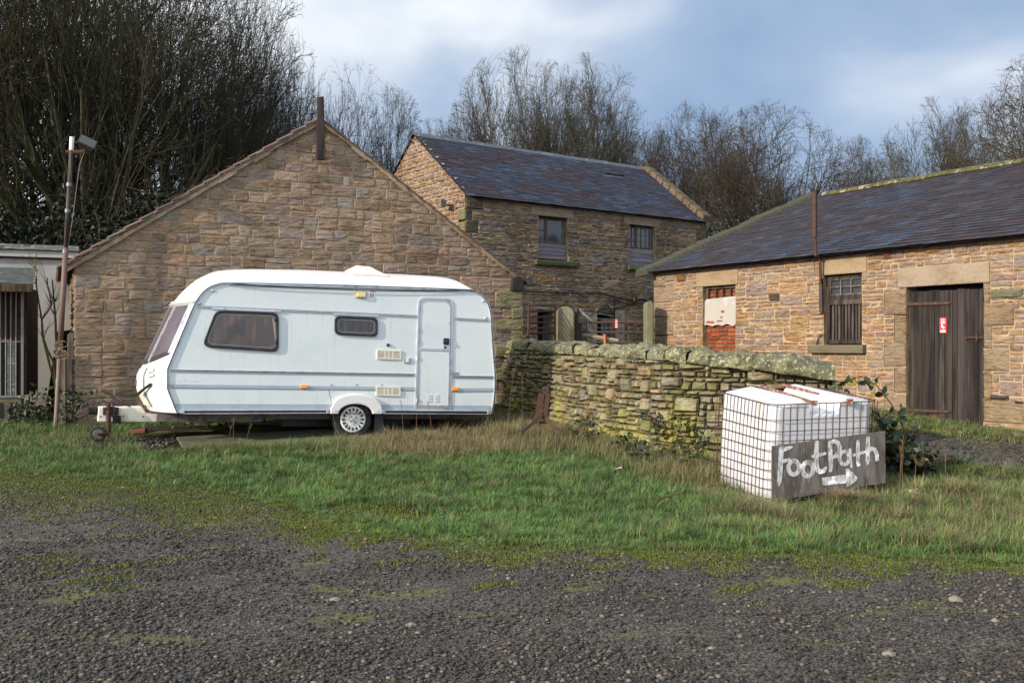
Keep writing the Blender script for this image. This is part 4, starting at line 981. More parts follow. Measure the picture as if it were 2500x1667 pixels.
# a few flowering stalks
STL={820:'tallest dead weed stalk, bent across the front of the caravan wheel',845:'short dead weed stalk just right of the caravan wheel bottom',560:'dead weed stalk left of a pair before the dark caravan underside',570:'upright dead weed stalk right of its pair before the caravan underside',600:'dead weed stalk leaning right in front of the chassis rail',
1015:'dead weed stalk in front of the caravan door, middle one',1240:'tall dead weed stalk between the caravan rear and the field wall',1275:'tall dead weed stalk just left of the rusty iron stand',1055:'dead weed stalk leaning left at the right edge of the caravan door',985:'dead weed stalk at the left edge of the caravan door',1180:'short leaning dead weed stalk under the caravan rear corner',1300:'short bent straw stalk beside the rusty iron stand foot',
2195:'tall dead weed stalk just right of the footpath sign',2205:'second tall dead weed stalk beside the footpath sign, slightly nearer',2235:'dead weed stalk in the rough grass behind the half-buried boulder',2310:'dead weed stalk standing farthest right in the rough grass',1478:'pale straw stalk arching in front of the field wall'}
def where(px):
    for lo,t in ((2200,'rightmost of the stalks, right of the footpath sign'),(1400,'thin bent straw stalk in the grass in front of the field wall'),(1230,'beside the rusty iron stand'),(1100,'by the rear corner of the caravan'),(960,'in front of the caravan door'),(800,'in front of the caravan wheel'),(0,'in front of the caravan chassis')):
        if px>=lo: return t
def stalks(name,pts,label,cat='weed',group='dry weed stalks'):
    for (px,py,hpx,lean) in pts:
        b=gpt(px,py); s=F/b.y; h=hpx/s
        mb=MB(); P3=[b+Vector((lean*h*t*t,rnd.uniform(-.02,.02),h*t)) for t in [0,.3,.6,.85,1]]
        mb.tube(P3,[.004,.0035,.003,.0025,.001],4,0,(.22,.15,.09))
        for k in range(9):
            q=P3[3]+(P3[4]-P3[3])*(k/9); mb.tube([q,q+Vector((rnd.uniform(-.03,.03),rnd.uniform(-.02,.02),.03))],[.003,.001],3,0,(.25,.17,.09))
        o=mb.build(name,M['grass']); tag(o,label(px) if callable(label) else label,cat,group)
stalks('weed_stalk',[(820,1100,150,-.12),(845,1100,90,.1),(560,1110,70,.05),(570,1108,85,0),(600,1105,70,.2),(1015,1095,130,.05),(1240,1075,180,.10),(1275,1072,160,0),(1055,1090,110,-.1),(985,1098,120,-.05),(1180,1088,90,.2),(1300,1085,60,.3),(2195,1255,190,.05),(2205,1260,170,-.03),(2235,1240,130,0),(2310,1230,120,.0),(1478,1100,60,.4)],lambda px:STL[px])
# ---------------------------------------------------------------- touring caravan
V0=Frame((-2.38,14.2,.25),R(25.0),.031)
ve=empty('caravan',V0,'white touring caravan with blue-grey stripes parked in front of the stone gable','caravan')
c3=lambda x,y:(320+x/3.409,640+y/3.409)
c4=lambda x,y:(780+x/3.41,640+y/3.41)
cc=lambda x,y:(170+x/6.031,860+y/6.031)
def vx(p,y=0.0): return V0.xz(p[0],p[1],y)
side_px=[(433,1008),(409.5,949),(409.5,901),(425,862),(469,757),(484,729),(502,708),(525,696.5),(560,691.5),(700,694),(850,697.5),(1000,702.5),(1129,707.5),(1158,711),(1179,725),(1191,743),(1198,772),(1202,845),(1208,918),(1206,971),(1199,1010)]
cen_px=[(362,1000),(336,955),(336,918),(348,893),(409,768),(430,731),(460,699),(495,675),(548,660.5),(690,659),(850,665),(985,671.5),(1062,677),(1085,684),(1105,702),(1122,732),(1132,770),(1138,845),(1141,918),(1141,971),(1136,998)]
sp=[vx(p) for p in side_px]; cp=[V0.xz(p[0],p[1],1.1) for p in cen_px]
# centre line must not fall inside the sides
def dens(l):
    out=[]
    n=len(l)
    for i in range(n-1):
        p0=l[max(i-1,0)];p1=l[i];p2=l[i+1];p3=l[min(i+2,n-1)]
        m=4
        for k in range(m):
            t=k/m
            if i in(0,1,2,3): out.append((p1[0]+(p2[0]-p1[0])*t,p1[1]+(p2[1]-p1[1])*t)); continue
            f=lambda a,b,c,d:.5*((2*b)+(-a+c)*t+(2*a-5*b+4*c-d)*t*t+(-a+3*b-3*c+d)*t**3)
            out.append((f(p0[0],p1[0],p2[0],p3[0]),f(p0[1],p1[1],p2[1],p3[1])))
    out.append(l[-1]); return out
SD=dens(sp); CD=dens(cp)
def bf(y): 
    t=abs(y-1.1)/1.1; return 1-t**2.1
def bpos(i,y,off=0.0):
    i=max(0,min(len(SD)-1,i)); a=int(i); f=i-a; a2=min(a+1,len(SD)-1)
    s=(SD[a][0]*(1-f)+SD[a2][0]*f,SD[a][1]*(1-f)+SD[a2][1]*f); c=(CD[a][0]*(1-f)+CD[a2][0]*f,CD[a][1]*(1-f)+CD[a2][1]*f)
    b=bf(y); return Vector((s[0]+(c[0]-s[0])*b,y,s[1]+(c[1]-s[1])*b))
def bnorm(i,y):
    e=.05; du=bpos(i+e,y)-bpos(i-e,y); dv=bpos(i,min(2.19,y+.02))-bpos(i,max(.0,y-.02)); n=du.cross(dv).normalized()
    c=Vector((-.1,1.1,1.3)); 
    return n if n.dot(bpos(i,y)-c)>0 else -n
ys=[0,.02,.06,.12,.2,.32,.5,.7,.9,1.1,1.3,1.5,1.7,1.88,2.0,2.08,2.14,2.18,2.2]
mb=MB(); n=len(SD)
vs=[bpos(i,y) for y in ys for i in range(n)]
fs=[(r*n+i,r*n+i+1,(r+1)*n+i+1,(r+1)*n+i) for r in range(len(ys)-1) for i in range(n-1)]
fs+=[(r*n+n-1,r*n,(r+1)*n,(r+1)*n+n-1) for r in range(len(ys)-1)]
fs+=[tuple((len(ys)-1)*n+i for i in range(n))]
mb.add(vs,fs)
body=mb.build('body_shell',M['vanwhite'],ve,smooth=True)
es=body.modifiers.new('e','EDGE_SPLIT'); es.split_angle=R(32)
# side panel with the wheel arch cut out
wc=vx((863.6,1024)); wr_=.300
arch_in=.300
floor_z=lambda x: sp[0][1]+(sp[-1][1]-sp[0][1])*(x-sp[0][0])/(sp[-1][0]-sp[0][0])
ax0=vx((823,1009))[0]; ax1=vx((909,1009))[0]; axt=vx((865,984))[1]
acx=(ax0+ax1)/2; fz=floor_z(acx); arw=(ax1-ax0)/2; arh=axt-fz
arc=[(acx-arw*math.cos(math.pi*t/16),floor_z(acx)+arh*math.sin(math.pi*t/16)) for t in range(17)]
poly=SD+[(x,z) for x,z in reversed(arc)]
mb=MB(); mb.add([(x,-.004,z) for x,z in poly],[tuple(range(len(poly)))]); mb.build('side_panel',M['vanside'],ve)
# wheel housing
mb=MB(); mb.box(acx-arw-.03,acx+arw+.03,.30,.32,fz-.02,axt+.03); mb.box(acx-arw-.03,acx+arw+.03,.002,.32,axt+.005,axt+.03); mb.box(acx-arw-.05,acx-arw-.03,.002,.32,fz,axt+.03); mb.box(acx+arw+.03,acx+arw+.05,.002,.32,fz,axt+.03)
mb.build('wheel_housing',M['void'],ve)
# fender
o0=vx((805.5,1009))[0]; o1=vx((931,1010))[0]; ot=vx((865,961))[1]; ocx=(o0+o1)/2
outer=[(ocx-(o1-o0)/2*math.copysign(abs(math.cos(math.pi*t/20))**.85,math.cos(math.pi*t/20)),floor_z(ocx)-.005+(ot-fz)*math.sin(math.pi*t/20)**.75) for t in range(21)]
inner=[(acx-arw*.97*math.cos(math.pi*t/20),floor_z(acx)-.005+arh*.97*math.sin(math.pi*t/20)) for t in range(21)]
mb=MB(); mb.ring(outer,inner,-.06,.0,closed=False); mb.build('wheel_arch',M['vanwhite'],ve,bevel=.015)
for k in (1,19): mb=MB(); mb.lathe([(.012,0),(.012,-.008)],((outer[k][0]+inner[k][0])/2,-.06,outer[k][1]*.5+inner[k][1]*.5),'y',8); mb.build('arch_screw',M['alu'],ve)
# edge trim
def band(name,pts,w,d,m,parent=ve,closed=False):
    k=len(pts); L_=[];R_=[]
    for i in range(k):
        a=Vector(pts[max(i-1,0)]); b=Vector(pts[min(i+1,k-1)]); t=(b-a).normalized(); nn=Vector((-t.y,t.x)); p=Vector(pts[i])
        L_.append(tuple(p+nn*w/2)); R_.append(tuple(p-nn*w/2))
    mb=MB(); mb.ring(L_,R_,-d,0,closed=False); return mb.build(name,m,parent)
band('edge_trim',SD,.030,.020,M['alu']); band('edge_seal',SD,.011,.026,M['black'])
def inset(l,d):
    c=(0,1.3); return [(x+(d if x<-1.9 else -d if x>1.9 else 0), z-(d if z>1.9 else 0)) for x,z in l]
def cpoly(pts,d0,d1,m,name,parent=ve,r=None,y=0.0,bevel=0,n=5):
    q=[V0.xz(p[0],p[1],y) for p in pts]
    if r: q=rpoly(q,r,n)
    mb=MB(); mb.prism(q,-d1+y,-d0+y); return mb.build(name,M[m] if isinstance(m,str) else m,parent,bevel=bevel)
def line(pa,pb,w,d,m,name='trim_rail',z=0):
    a=vx(pa);b=vx(pb); mb=MB(); mb.prism([(a[0],a[1]-w/2),(b[0],b[1]-w/2),(b[0],b[1]+w/2),(a[0],a[1]+w/2)],-d,-.003); return mb.build(name,M[m],ve)
# roof rail, awning rail, belt trims
line((560,691.5+.6),(1125,708),.018,.026,'alu'); line((560,695.5),(1125,711),.010,.020,'vangrey2')
for (a,b) in (((481,747),(1015,770.5)),((1108,776.5),(1192,780.8))): line(a,b,.016,.022,'vangrey2'); line((a[0],a[1]+1.6),(b[0],b[1]+1.6),.008,.026,'alu')
for (a,b) in (((416,904.5),(1011,915)),((1105,919.5),(1203,921))):
    line(a,b,.045,.012,'alu'); line((a[0],a[1]-.8),(b[0],b[1]-.8),.010,.020,'black'); line((a[0],a[1]+2.2),(b[0],b[1]+2.2),.012,.016,'vangrey2')
# stripes
for (x0,y0,x1,y1,h) in ((414,941.5,1011,951.5,6.8),(1104,951.5,1204,953.5,6.8)):
    cpoly([(x0,y0-h/2-.5),(x1,y1-h/2-3.4),(x1,y1+h/2-3),(x0,y0+h/2)],.004,.008,'vangrey','stripe')
    line((x0,y0+5),(x1,y1+1.8),.014,.010,'vangrey2','stripe')
a,b=c3(372,1177),c3(1688,1181); cpoly([a,b,(b[0],1009),(433,1008)],.004,.008,'vangrey','stripe')
a,b=c4(497,1183),c4(795,1188); cpoly([a,b,(b[0],1010),(930,1010)],.004,.008,'vangrey','stripe')
a,b=c4(1097,1190),c4(1430,1193); cpoly([a,b,(1199,1010),(1101,1010)],.004,.008,'vangrey','stripe')
# bottom rail
for (a,b) in ((c3(430,1244),c3(1640,1240)),(c4(525,1243),c4(1400,1250))):
    line(a,b,.030,.030,'black'); line((a[0],a[1]+4.2),(b[0],b[1]+3.6),.012,.034,'alu'); line((a[0],a[1]-3.2),(b[0],b[1]-3.2),.008,.034,'alu')
for p in (c3(425,1240),c3(1640,1240),c4(530,1243),c4(1405,1250),c4(70,1243)): q=vx(p); mb=MB(); mb.box(q[0]-.03,q[0]+.03,-.042,-.003,q[1]-.028,q[1]+.028); mb.build('rail_end',M['alu'],ve,bevel=.006)
# windows
def window(outer,rad,fw,gl,name):
    w=bpy.data.objects.new(name,None); col.objects.link(w); w.parent=ve
    q=[vx(p) for p in outer]; po=rpoly(q,rad,6); pi_=offpoly(po,fw); pj=offpoly(po,fw+.028)
    mb=MB(); mb.ring(po,pi_,-.035,-.003); mb.build('rubber_frame',M['rubber'],w,bevel=.006)
    mb=MB(); mb.prism(offpoly(po,fw*.6),-.018,-.004); mb.build('pane',M[gl],w)
    mb=MB(); mb.ring(offpoly(po,fw+.018),offpoly(po,fw+.026),-.0215,-.017); mb.build('pane_edge',M['vangrey2'],w)
    return w,po
w1_,po=window([c3(703,402),c3(1226,420),c3(1226,748),c3(586,706)],[.09,.10,.10,.13],.035,'vanglass','side_window')
w1_['label']='large trapezoid window with brown tint'
for (x,y) in ((688,468),(1196,482),(622,640),(1205,668),(912,716)): q=vx(c3(x,y)); mb=MB(); mb.box(q[0]-.015,q[0]+.015,-.04,-.018,q[1]-.02,q[1]+.02); mb.build('window_catch',M['black'],w1_,bevel=.004)
a_,b_=vx(c3(1168,470)),vx(c3(1190,640)); mb=MB(); mb.prism([(a_[0]+.01,a_[1]),(a_[0]+.045,a_[1]),(b_[0]+.03,b_[1]),(b_[0]+.01,b_[1])],-.0205,-.0185); mb.build('curtain_edge',mat('pinkish_curtain',(.35,.25,.22),.9),w1_)
w2_,po=window([c4(124,447),c4(481,462),c4(481,622),c4(124,604)],.085,.030,'vanglass_dark','side_window'); w2_['label']='small dark window beside the door'
for r_ in (((675,380),(1243,405)),((113+1568,428),(0,0))): pass
line(c3(675,385),c3(1243,409),.028,.03,'alu','window_rail'); line(c4(113,433),c4(490,448),.026,.03,'alu','window_rail')
# door
dr=bpy.data.objects.new('door',None); col.objects.link(dr); dr.parent=ve
dq=[vx(c4(818,290)),vx(c4(1112,300)),vx(c4(1097,1224)),vx(c4(792,1218))]
po=rpoly(dq,[.12,.14,.02,.02],6)
mb=MB(); mb.ring(po,offpoly(po,.035),-.018,-.003); mb.build('door_frame',M['alu'],dr,bevel=.004)
mb=MB(); mb.ring(offpoly(po,.032),offpoly(po,.042),-.0195,-.003); mb.build('door_seal',M['vangrey2'],dr)
dp=offpoly(po,.040); mb=MB(); mb.prism(dp,-.014,-.004); mb.build('door_panel',M['vanside'],dr)
dl=offpoly(po,.046); mb=MB(); mb.ring(dl,offpoly(po,.064),-.018,-.004); mb.build('door_edge',M['alu'],dr)
a_=vx(c4(818,722)); b_=vx(c4(1095,732)); mb=MB(); mb.prism([(a_[0]+.03,a_[1]-.022),(b_[0]-.035,b_[1]-.022),(b_[0]-.035,b_[1]+.022),(a_[0]+.03,a_[1]+.022)],-.022,-.004); mb.build('door_rail',M['alu'],dr,bevel=.004)
q=vx(c4(1051,660)); mb=MB(); mb.prism(rpoly([(q[0]-.047,q[1]-.052),(q[0]+.047,q[1]-.052),(q[0]+.047,q[1]+.052),(q[0]-.047,q[1]+.052)],.02),-.038,-.014); mb.lathe([(.028,0),(.030,-.012),(.016,-.016)],(q[0],-.038,q[1]),'y',16); mb.build('door_handle',M['black'],dr,bevel=.004)
q=vx(c4(1042,707)); mb=MB(); mb.lathe([(.021,0),(.021,-.014),(.012,-.02)],(q[0],-.014,q[1]),'y',16); mb.build('door_lock',M['black'],dr)
for i in range(2):
    for k in range(5):
        q=vx(c4(916+i*56,1107+k*13)); mb=MB(); mb.prism([(q[0]-.035,q[1]-.007),(q[0]+.035,q[1]-.007),(q[0]+.035,q[1]+.007),(q[0]-.035,q[1]+.007)],-.021,-.014); mb.build('door_louvre',M['vanside'],dr,bevel=.003)
for y in (390,560,660,800,1150): q=vx(c4(815-(y-390)*.012,y)); mb=MB(); mb.tube([(q[0],-.026,q[1]-.03),(q[0],-.026,q[1]+.03)],.009,8); mb.build('hinge',M['alu'],dr)
# fittings
def grille(x0,y0,x1,y1):
    a=vx(c4(x0,y0)); b=vx(c4(x1,y0+6)); c=vx(c4(x1,y1+6)); d=vx(c4(x0,y1))
    mb=MB(); po=[d,c,b,a]; mb.ring(po,offpoly(po,.018),-.024,-.003)
    xa,xb=a[0],b[0]; h=a[1]-d[1]; sl=(b[1]-a[1])/(xb-xa)
    for k in range(1,8):
        z=d[1]+h*k/8; mb.hexa([(xa+.01,-.022,z-.0055),(xb-.01,-.022,z-.0055+sl*(xb-xa)),(xb-.01,-.010,z-.0055+sl*(xb-xa)),(xa+.01,-.010,z-.0055),(xa+.01,-.022,z+.0055),(xb-.01,-.022,z+.0055+sl*(xb-xa)),(xb-.01,-.010,z+.0055+sl*(xb-xa)),(xa+.01,-.010,z+.0055)])
    for t in (.34,.5,.67): x=xa+(xb-xa)*t; mb.box(x-.008,x+.008,-.023,-.01,d[1]+.005+sl*(x-xa),a[1]-.005+sl*(x-xa))
    o=mb.build('vent_grille',M['vent'],ve)
    mb=MB(); mb.prism(offpoly(po,.01),-.009,-.0045); mb.build('backing',M['ventdark'],o)
grille(474,728,676,805); grille(469,1033,671,1108)
q=vx(c4(728,817)); mb=MB(); mb.box(q[0]-.058,q[0]+.058,-.022,-.003,q[1]-.043,q[1]+.043); so_=mb.build('socket_box',M['alu'],ve,bevel=.006)
for i in (-1,1):
    for k in range(4): mb=MB(); mb.box(q[0]+i*.042-.012,q[0]+i*.042+.012,-.0245,-.02,q[1]-.028+k*.017,q[1]-.019+k*.017); mb.build('slot',M['vangrey2'],so_)
mb=MB(); mb.box(q[0]-.02,q[0]+.02,-.03,-.02,q[1]-.03,q[1]+.03); mb.build('cover',M['hub'],so_,bevel=.004)
q=vx(c4(569,689)); mb=MB(); mb.lathe([(.025,0),(.024,-.02),(.012,-.028)],(q[0],-.003,q[1]),'y',20); mb.build('flue_cap',M['black'],ve,smooth=False)
q=vx(c4(341,271)); mb=MB(); mb.prism(rpoly([(q[0]-.083,q[1]-.052),(q[0]+.083,q[1]-.055),(q[0]+.083,q[1]+.048),(q[0]-.083,q[1]+.052)],.018),-.02,-.003); lo=mb.build('awning_lamp',mat('yellowed_lamp_rim',(.42,.33,.15),.5),ve,bevel=.004)
mb=MB(); mb.prism(rpoly([(q[0]-.068,q[1]-.04),(q[0]+.072,q[1]-.043),(q[0]+.072,q[1]+.036),(q[0]-.068,q[1]+.040)],.012),-.045,-.018); mb.build('lens',M['lamplens'],lo,bevel=.008)
for (x0,y0,x1,y1) in ((*c3(1408,1019),*c3(1467,1050)),(*c4(1103,1039),*c4(1152,1069))): r=V0.rect(x0,y0,x1,y1); mb=MB(); mb.box(r[0],r[1],-.032,-.006,r[2],r[3]); mb.build('side_marker',M['lamp'],ve,bevel=.008)
r=V0.rect(*c4(1112,915),*c4(1158,944)); mb=MB(); mb.box(r[0],r[1],-.010,-.003,r[2],r[3]); mb.build('reflector_plate',M['vangrey2'],ve); 
for p in (c3(675,237),c3(568,345),c4(330,212),c4(1364,325),c4(1386,464)): q=vx(p); mb=MB(); mb.lathe([(.026,0),(.022,-.012),(.008,-.016)],(q[0],-.003,q[1]),'y',12); mb.build('marker_lamp',M['alu'],ve)
for p in (c3(1665,1020),c3(1876,1021),c4(97,1020),c4(309,1021),c4(516,1024)): q=vx(p); mb=MB(); mb.lathe([(.009,0),(.009,-.008)],(q[0],-.008,q[1]),'y',8); mb.build('stud',M['black'],ve)
# club badge: small shield with a ring under a banner
q=vx(c4(436,272)); bd=bpy.data.objects.new('badge',None); col.objects.link(bd); bd.parent=ve
def dec(poly,m,d=.006,nm='badge_part'): mb=MB(); mb.prism([(q[0]+x,q[1]+z) for x,z in poly],-d,-.0045); return mb.build(nm,m,bd)
fr_=mat('faded_badge_grey',(.42,.46,.47),.6); fb=mat('badge_blue',(.06,.08,.28),.5); frd=mat('badge_red',(.50,.12,.08),.5)
dec([(-.045,.055),(.045,.055),(.045,-.03),(0,-.085),(-.045,-.03)],M['white'],.0055,'shield')
dec([(-.04,.055),(.045,.052),(.042,.033),(-.036,.036)],frd,.007,'banner'); dec([(-.038,.02),(.04,.018),(.04,.01),(-.038,.012)],frd,.007,'banner')
mb=MB(); cir=[(math.cos(i*math.pi/8),math.sin(i*math.pi/8)) for i in range(16)]
mb.ring([(q[0]+.03*c_,q[1]-.018+.028*s_) for c_,s_ in cir],[(q[0]+.017*c_,q[1]-.018+.015*s_) for c_,s_ in cir],-.0075,-.0056); mb.build('ring',fb,bd)
for s in (-1,1):
    for k in range(4): dec([(s*(.055+.012*(k%2)),-.0+.028*k),(s*(.068+.012*(k%2)),.006+.028*k),(s*(.060+.012*(k%2)),.018+.028*k)],fr_,.006,'scroll')
dec([(-.015,.085),(.02,.095),(.03,.075),(.005,.062)],fr_,.006,'crest')
# ghost of the removed lettering
tcu=bpy.data.curves.new('lettering','FONT'); tcu.body='SunDream'; tcu.size=.185; tcu.shear=.12; tcu.extrude=.0006; tcu.offset=.003
to=bpy.data.objects.new('faded_lettering',tcu); col.objects.link(to); dg=bpy.context.evaluated_depsgraph_get()
me=bpy.data.meshes.new_from_object(to.evaluated_get(dg)); bpy.data.objects.remove(to)
gh=mat('ghost_lettering',(.60,.655,.70),.5,layers=[((40,40,40),(.69,.755,.80),.45,.55,4)]); me.materials.clear(); me.materials.append(gh)
to=bpy.data.objects.new('faded_lettering',me); col.objects.link(to); to.parent=ve
a_=vx((422.5,931.5)); b_=vx((489,932)); wdt=max(v.co.x for v in me.vertices); s=(b_[0]-a_[0])/wdt
to.location=(a_[0],-.0052,a_[1]); to.rotation_euler=(R(90),0,0); to.scale=(s,s*.95,1)
# loose black cable hanging along the top of the side
mb=MB(); P3=[Vector((vx(p)[0],-.04,vx(p)[1])) for p in (c3(830,176),c3(1000,190),c3(1300,209),c3(1600,222),c3(1980,237),c4(600,240),c4(900,239),c4(1080,233),c4(1200,230),c4(1290,240))]
mb.tube(P3,.008,6); mb.build('loose_cable',M['black'],ve,smooth=True)
# front windows
def patch(i0,i1,y0,y1,off,th,m,name,parent,ni=8,nj=8,mi=None):
    mb=MB(); vs=[]
    for o_ in (off,off+th):
        for a in range(ni+1):
            for b in range(nj+1):
                i=i0+(i1-i0)*a/ni; y=y0+(y1-y0)*b/nj; vs.append(bpos(i,y)+bnorm(i,y)*o_)
    K=(ni+1)*(nj+1); fs=[]
    for a in range(ni):
        for b in range(nj):
            k=a*(nj+1)+b; fs+=[(k,k+1,k+nj+2,k+nj+1),(K+k,K+k+nj+1,K+k+nj+2,K+k+1)]
    rim=[b for b in range(nj+1)]+[a*(nj+1)+nj for a in range(1,ni+1)]+[ni*(nj+1)+b for b in range(nj-1,-1,-1)]+[a*(nj+1) for a in range(ni-1,0,-1)]
    for t in range(len(rim)): p_,q_=rim[t],rim[(t+1)%len(rim)]; fs.append((p_,q_,K+q_,K+p_))
    mb.add(vs,fs); return mb.build(name,m,parent,smooth=False)
fw=bpy.data.objects.new('front_window',None); col.objects.link(fw); fw.parent=ve
for (y0,y1) in ((.10,.60),(.68,1.52),(1.60,2.10)):
    patch(12.4,17.0,y0,y1,.004,.012,M['frontglass'],'pane',fw)
    for yy in (y0,y1): patch(12.2,17.2,yy-.012,yy+.012,.003,.022,M['alu'],'window_bar',fw,8,1)
    patch(12.1,12.45,y0,y1,.003,.02,M['rubber'],'window_seal',fw,1,8); patch(17.0,17.2,y0,y1,.003,.016,M['alu'],'window_bar',fw,1,8)
patch(17.5,18.6,.01,2.19,.004,.03,M['vancream'],'window_ledge',ve,2,24); patch(17.7,17.95,.02,2.18,.033,.006,M['vangrey2'],'ledge_groove',ve,1,24)
# gas locker lid, grab handle, vents
patch(1.2,10.6,.62,1.58,.003,.012,M['vancream'],'locker_lid',ve,8,10)
for (i0,i1,y0,y1) in ((1.1,10.7,.605,.620),(1.1,1.3,.60,1.6)): patch(i0,i1,y0,y1,.004,.012,M['vangrey2'],'lid_gap',ve,8,2)
p=bpos(5.7,.36)+bnorm(5.7,.36)*.05; p2=bpos(2.4,.95)+bnorm(2.4,.95)*.06
q0=V0.pix(*cc(1250,470),.40); q1=V0.pix(*cc(1062,618),.72)
mb=MB(); mb.tube([q0+Vector((-.06,-.06,0)),q0.lerp(q1,.5)+Vector((-.07,-.07,0)),q1+Vector((-.06,-.06,0))],[.022,.019,.024],8); mb.tube([q0+Vector((-.06,-.06,0)),q0+Vector((.09,.09,0))],.02,8); mb.build('grab_handle',M['black'],ve)
patch(8.2,9.3,.30,.44,.006,.03,M['vent'],'front_vent',ve,2,3); patch(7.3,7.9,.28,.46,.006,.02,M['vanwhite'],'vent_hood',ve,2,3)
patch(5.6,7.2,1.0,1.12,.02,.004,M['vangrey2'],'number_decal',ve,2,2)
# rear lamp and handle
mb=MB(); x=sp[18][0]; mb.box(x-.02,x+.035,.04,.16,sp[19][1]-.05,sp[18][1]-.12); mb.build('rear_lamp',M['redlens'],ve,bevel=.01)
mb=MB(); xh=sp[18][0]+.04; mb.tube([(xh-.05,.1,sp[18][1]+.07),(xh,.1,sp[18][1]+.05),(xh,.1,sp[18][1]-.03),(xh-.05,.1,sp[18][1]-.05)],.010,6); mb.build('grab_handle',M['alu'],ve)
# roof light
ry=.95; c=V0.pix(895,671,.62); rs=[]
mb=MB(); x0=V0.pix(852,668,.62).x; x1=V0.pix(941,678,.62).x; zc=lambda x,y:min(bpos(i_,y).z for i_ in [32+k for k in range(12)] if 1) 
zr_=[bpos(36,.4).z,bpos(44,.4).z]
def roofz(x,y):
    best=None
    for i_ in range(28,52):
        a=bpos(i_,y);b=bpos(i_+1,y)
        if a.x<=x<=b.x: return a.z+(b.z-a.z)*(x-a.x)/(b.x-a.x)
    return bpos(40,y).z
pts=[(x0,.42),(x1,.42),(x1,.88),(x0,.88)]
lo=[Vector((x,y,roofz(x,y)-.01)) for x,y in pts]; hi=[Vector((x+(.05 if x==x0 else -.05),y+(.04 if y<.5 else -.04),roofz(x,y)+.055)) for x,y in pts]; tp=[Vector((x+(.16 if x==x0 else -.22),y+(.13 if y<.5 else -.13),roofz(x,y)+.105-(.02 if x==x1 else 0))) for x,y in pts]
mb.hexa([p+Vector((0,0,0)) for p in lo]+[Vector((p.x,p.y,p.z+.035)) for p in lo]); mb.hexa(hi and [Vector((p.x+(.02 if p.x==x0 else -.02),p.y,p.z+.035)) for p in lo]+tp)
mb.build('roof_light',M['vancream'],ve,bevel=.012)
# wheels
def wheel(y0,out):
    w=bpy.data.objects.new('wheel',None); col.objects.link(w); w.parent=ve
    s=-1 if out else 1
    mb=MB(); mb.lathe([(.19,0),(.205,-.012),(.275,-.020),(.292,-.005),(.298,.02),(.298,.13),(.285,.155),(.2,.16)],(wc[0],y0,wc[1]-.0),'y',40); mb.build('tyre',M['rubber'],w,smooth=True)
    mb=MB(); mb.lathe([(.196,-.018),(.190,-.026),(.170,-.030),(.150,-.018),(.085,-.026),(.07,-.034),(.01,-.036)],(wc[0],y0,wc[1]),'y',40)
    hb=mb.build('hubcap',M['hub'],w,smooth=True)
    mb=MB()
    for k in range(16):
        t=2*math.pi*k/16; ca,sa=math.cos(t),math.sin(t)
        def rp(r,a): return (wc[0]+r*math.cos(t+a),wc[1]+r*math.sin(t+a))
        mb.prism([rp(.118,-.045),rp(.118,.045),rp(.168,.095),rp(.168,-.095)],y0-.0325,y0-.02)
    mb.build('hubcap_slots',M['void'],w)
    mb=MB()
    for k in range(4):
        t=math.pi*k/2+.6; mb.lathe([(.014,0),(.013,-.006)],(wc[0]+.05*math.cos(t),y0-.034,wc[1]+.05*math.sin(t)),'y',10)
    mb.build('wheel_bolts',M['galv'],w)
wheel(.06,True); wheel(1.98,True)
mb=MB(); mb.tube([(wc[0],.2,wc[1]),(wc[0],2.0,wc[1])],.03,8); mb.build('axle',M['darkiron'],ve)
# chassis rails, corner steady, mudflap
za=lambda x:floor_z(x)-.005
mb=MB(); 
xa=V0.pix(383,1019,.5).x; xb=V0.pix(637,1019,.5).x; b0=V0.pix(450,1028,.5).z; b1=V0.pix(450,1009,.5).z
mb.box(xa,xb,.45,.50,b0,b1); mb.box(xb,2.1,.5,.54,b0+.03,b1); mb.box(xa,2.1,1.65,1.7,b0,b1); mb.build('chassis_rail',M['chassis'],ve)
mb=MB(); xq=V0.pix(487,1020,.4).x; mb.box(xq-.05,xq+.05,.38,.44,b1-.16,b1-.02); mb.box(xq-.02,xq+.05,.375,.38,b1-.10,b1-.07); mb.build('corner_steady',M['chassis'],ve,bevel=.004)
mb=MB(); r=V0.rect(615,1015,632,1025,.44); mb.box(r[0],r[1],.442,.449,r[2],r[3]); mb.build('chassis_label',mat('faded_blue_label',(.03,.07,.13),.6,layers=[((40,40,40),(.35,.4,.42),.6,.66,2)]),ve)
mb=MB(); mb.box(acx+arw+.06,acx+arw+.20,.06,.28,.06,fz-.0); mb.box(acx-.9,acx+1.2,.9,1.3,.10,fz-.05); mb.build('underside_tank',M['black'],ve,bevel=.01)
mb=MB(); mb.add([(sp[0][0],0.01,sp[0][1]+.01),(sp[-1][0],.01,sp[-1][1]+.01),(sp[-1][0],2.19,sp[-1][1]+.01),(sp[0][0],2.19,sp[0][1]+.01)],[(0,1,2,3)]); mb.build('floor_pan',M['void'],ve)
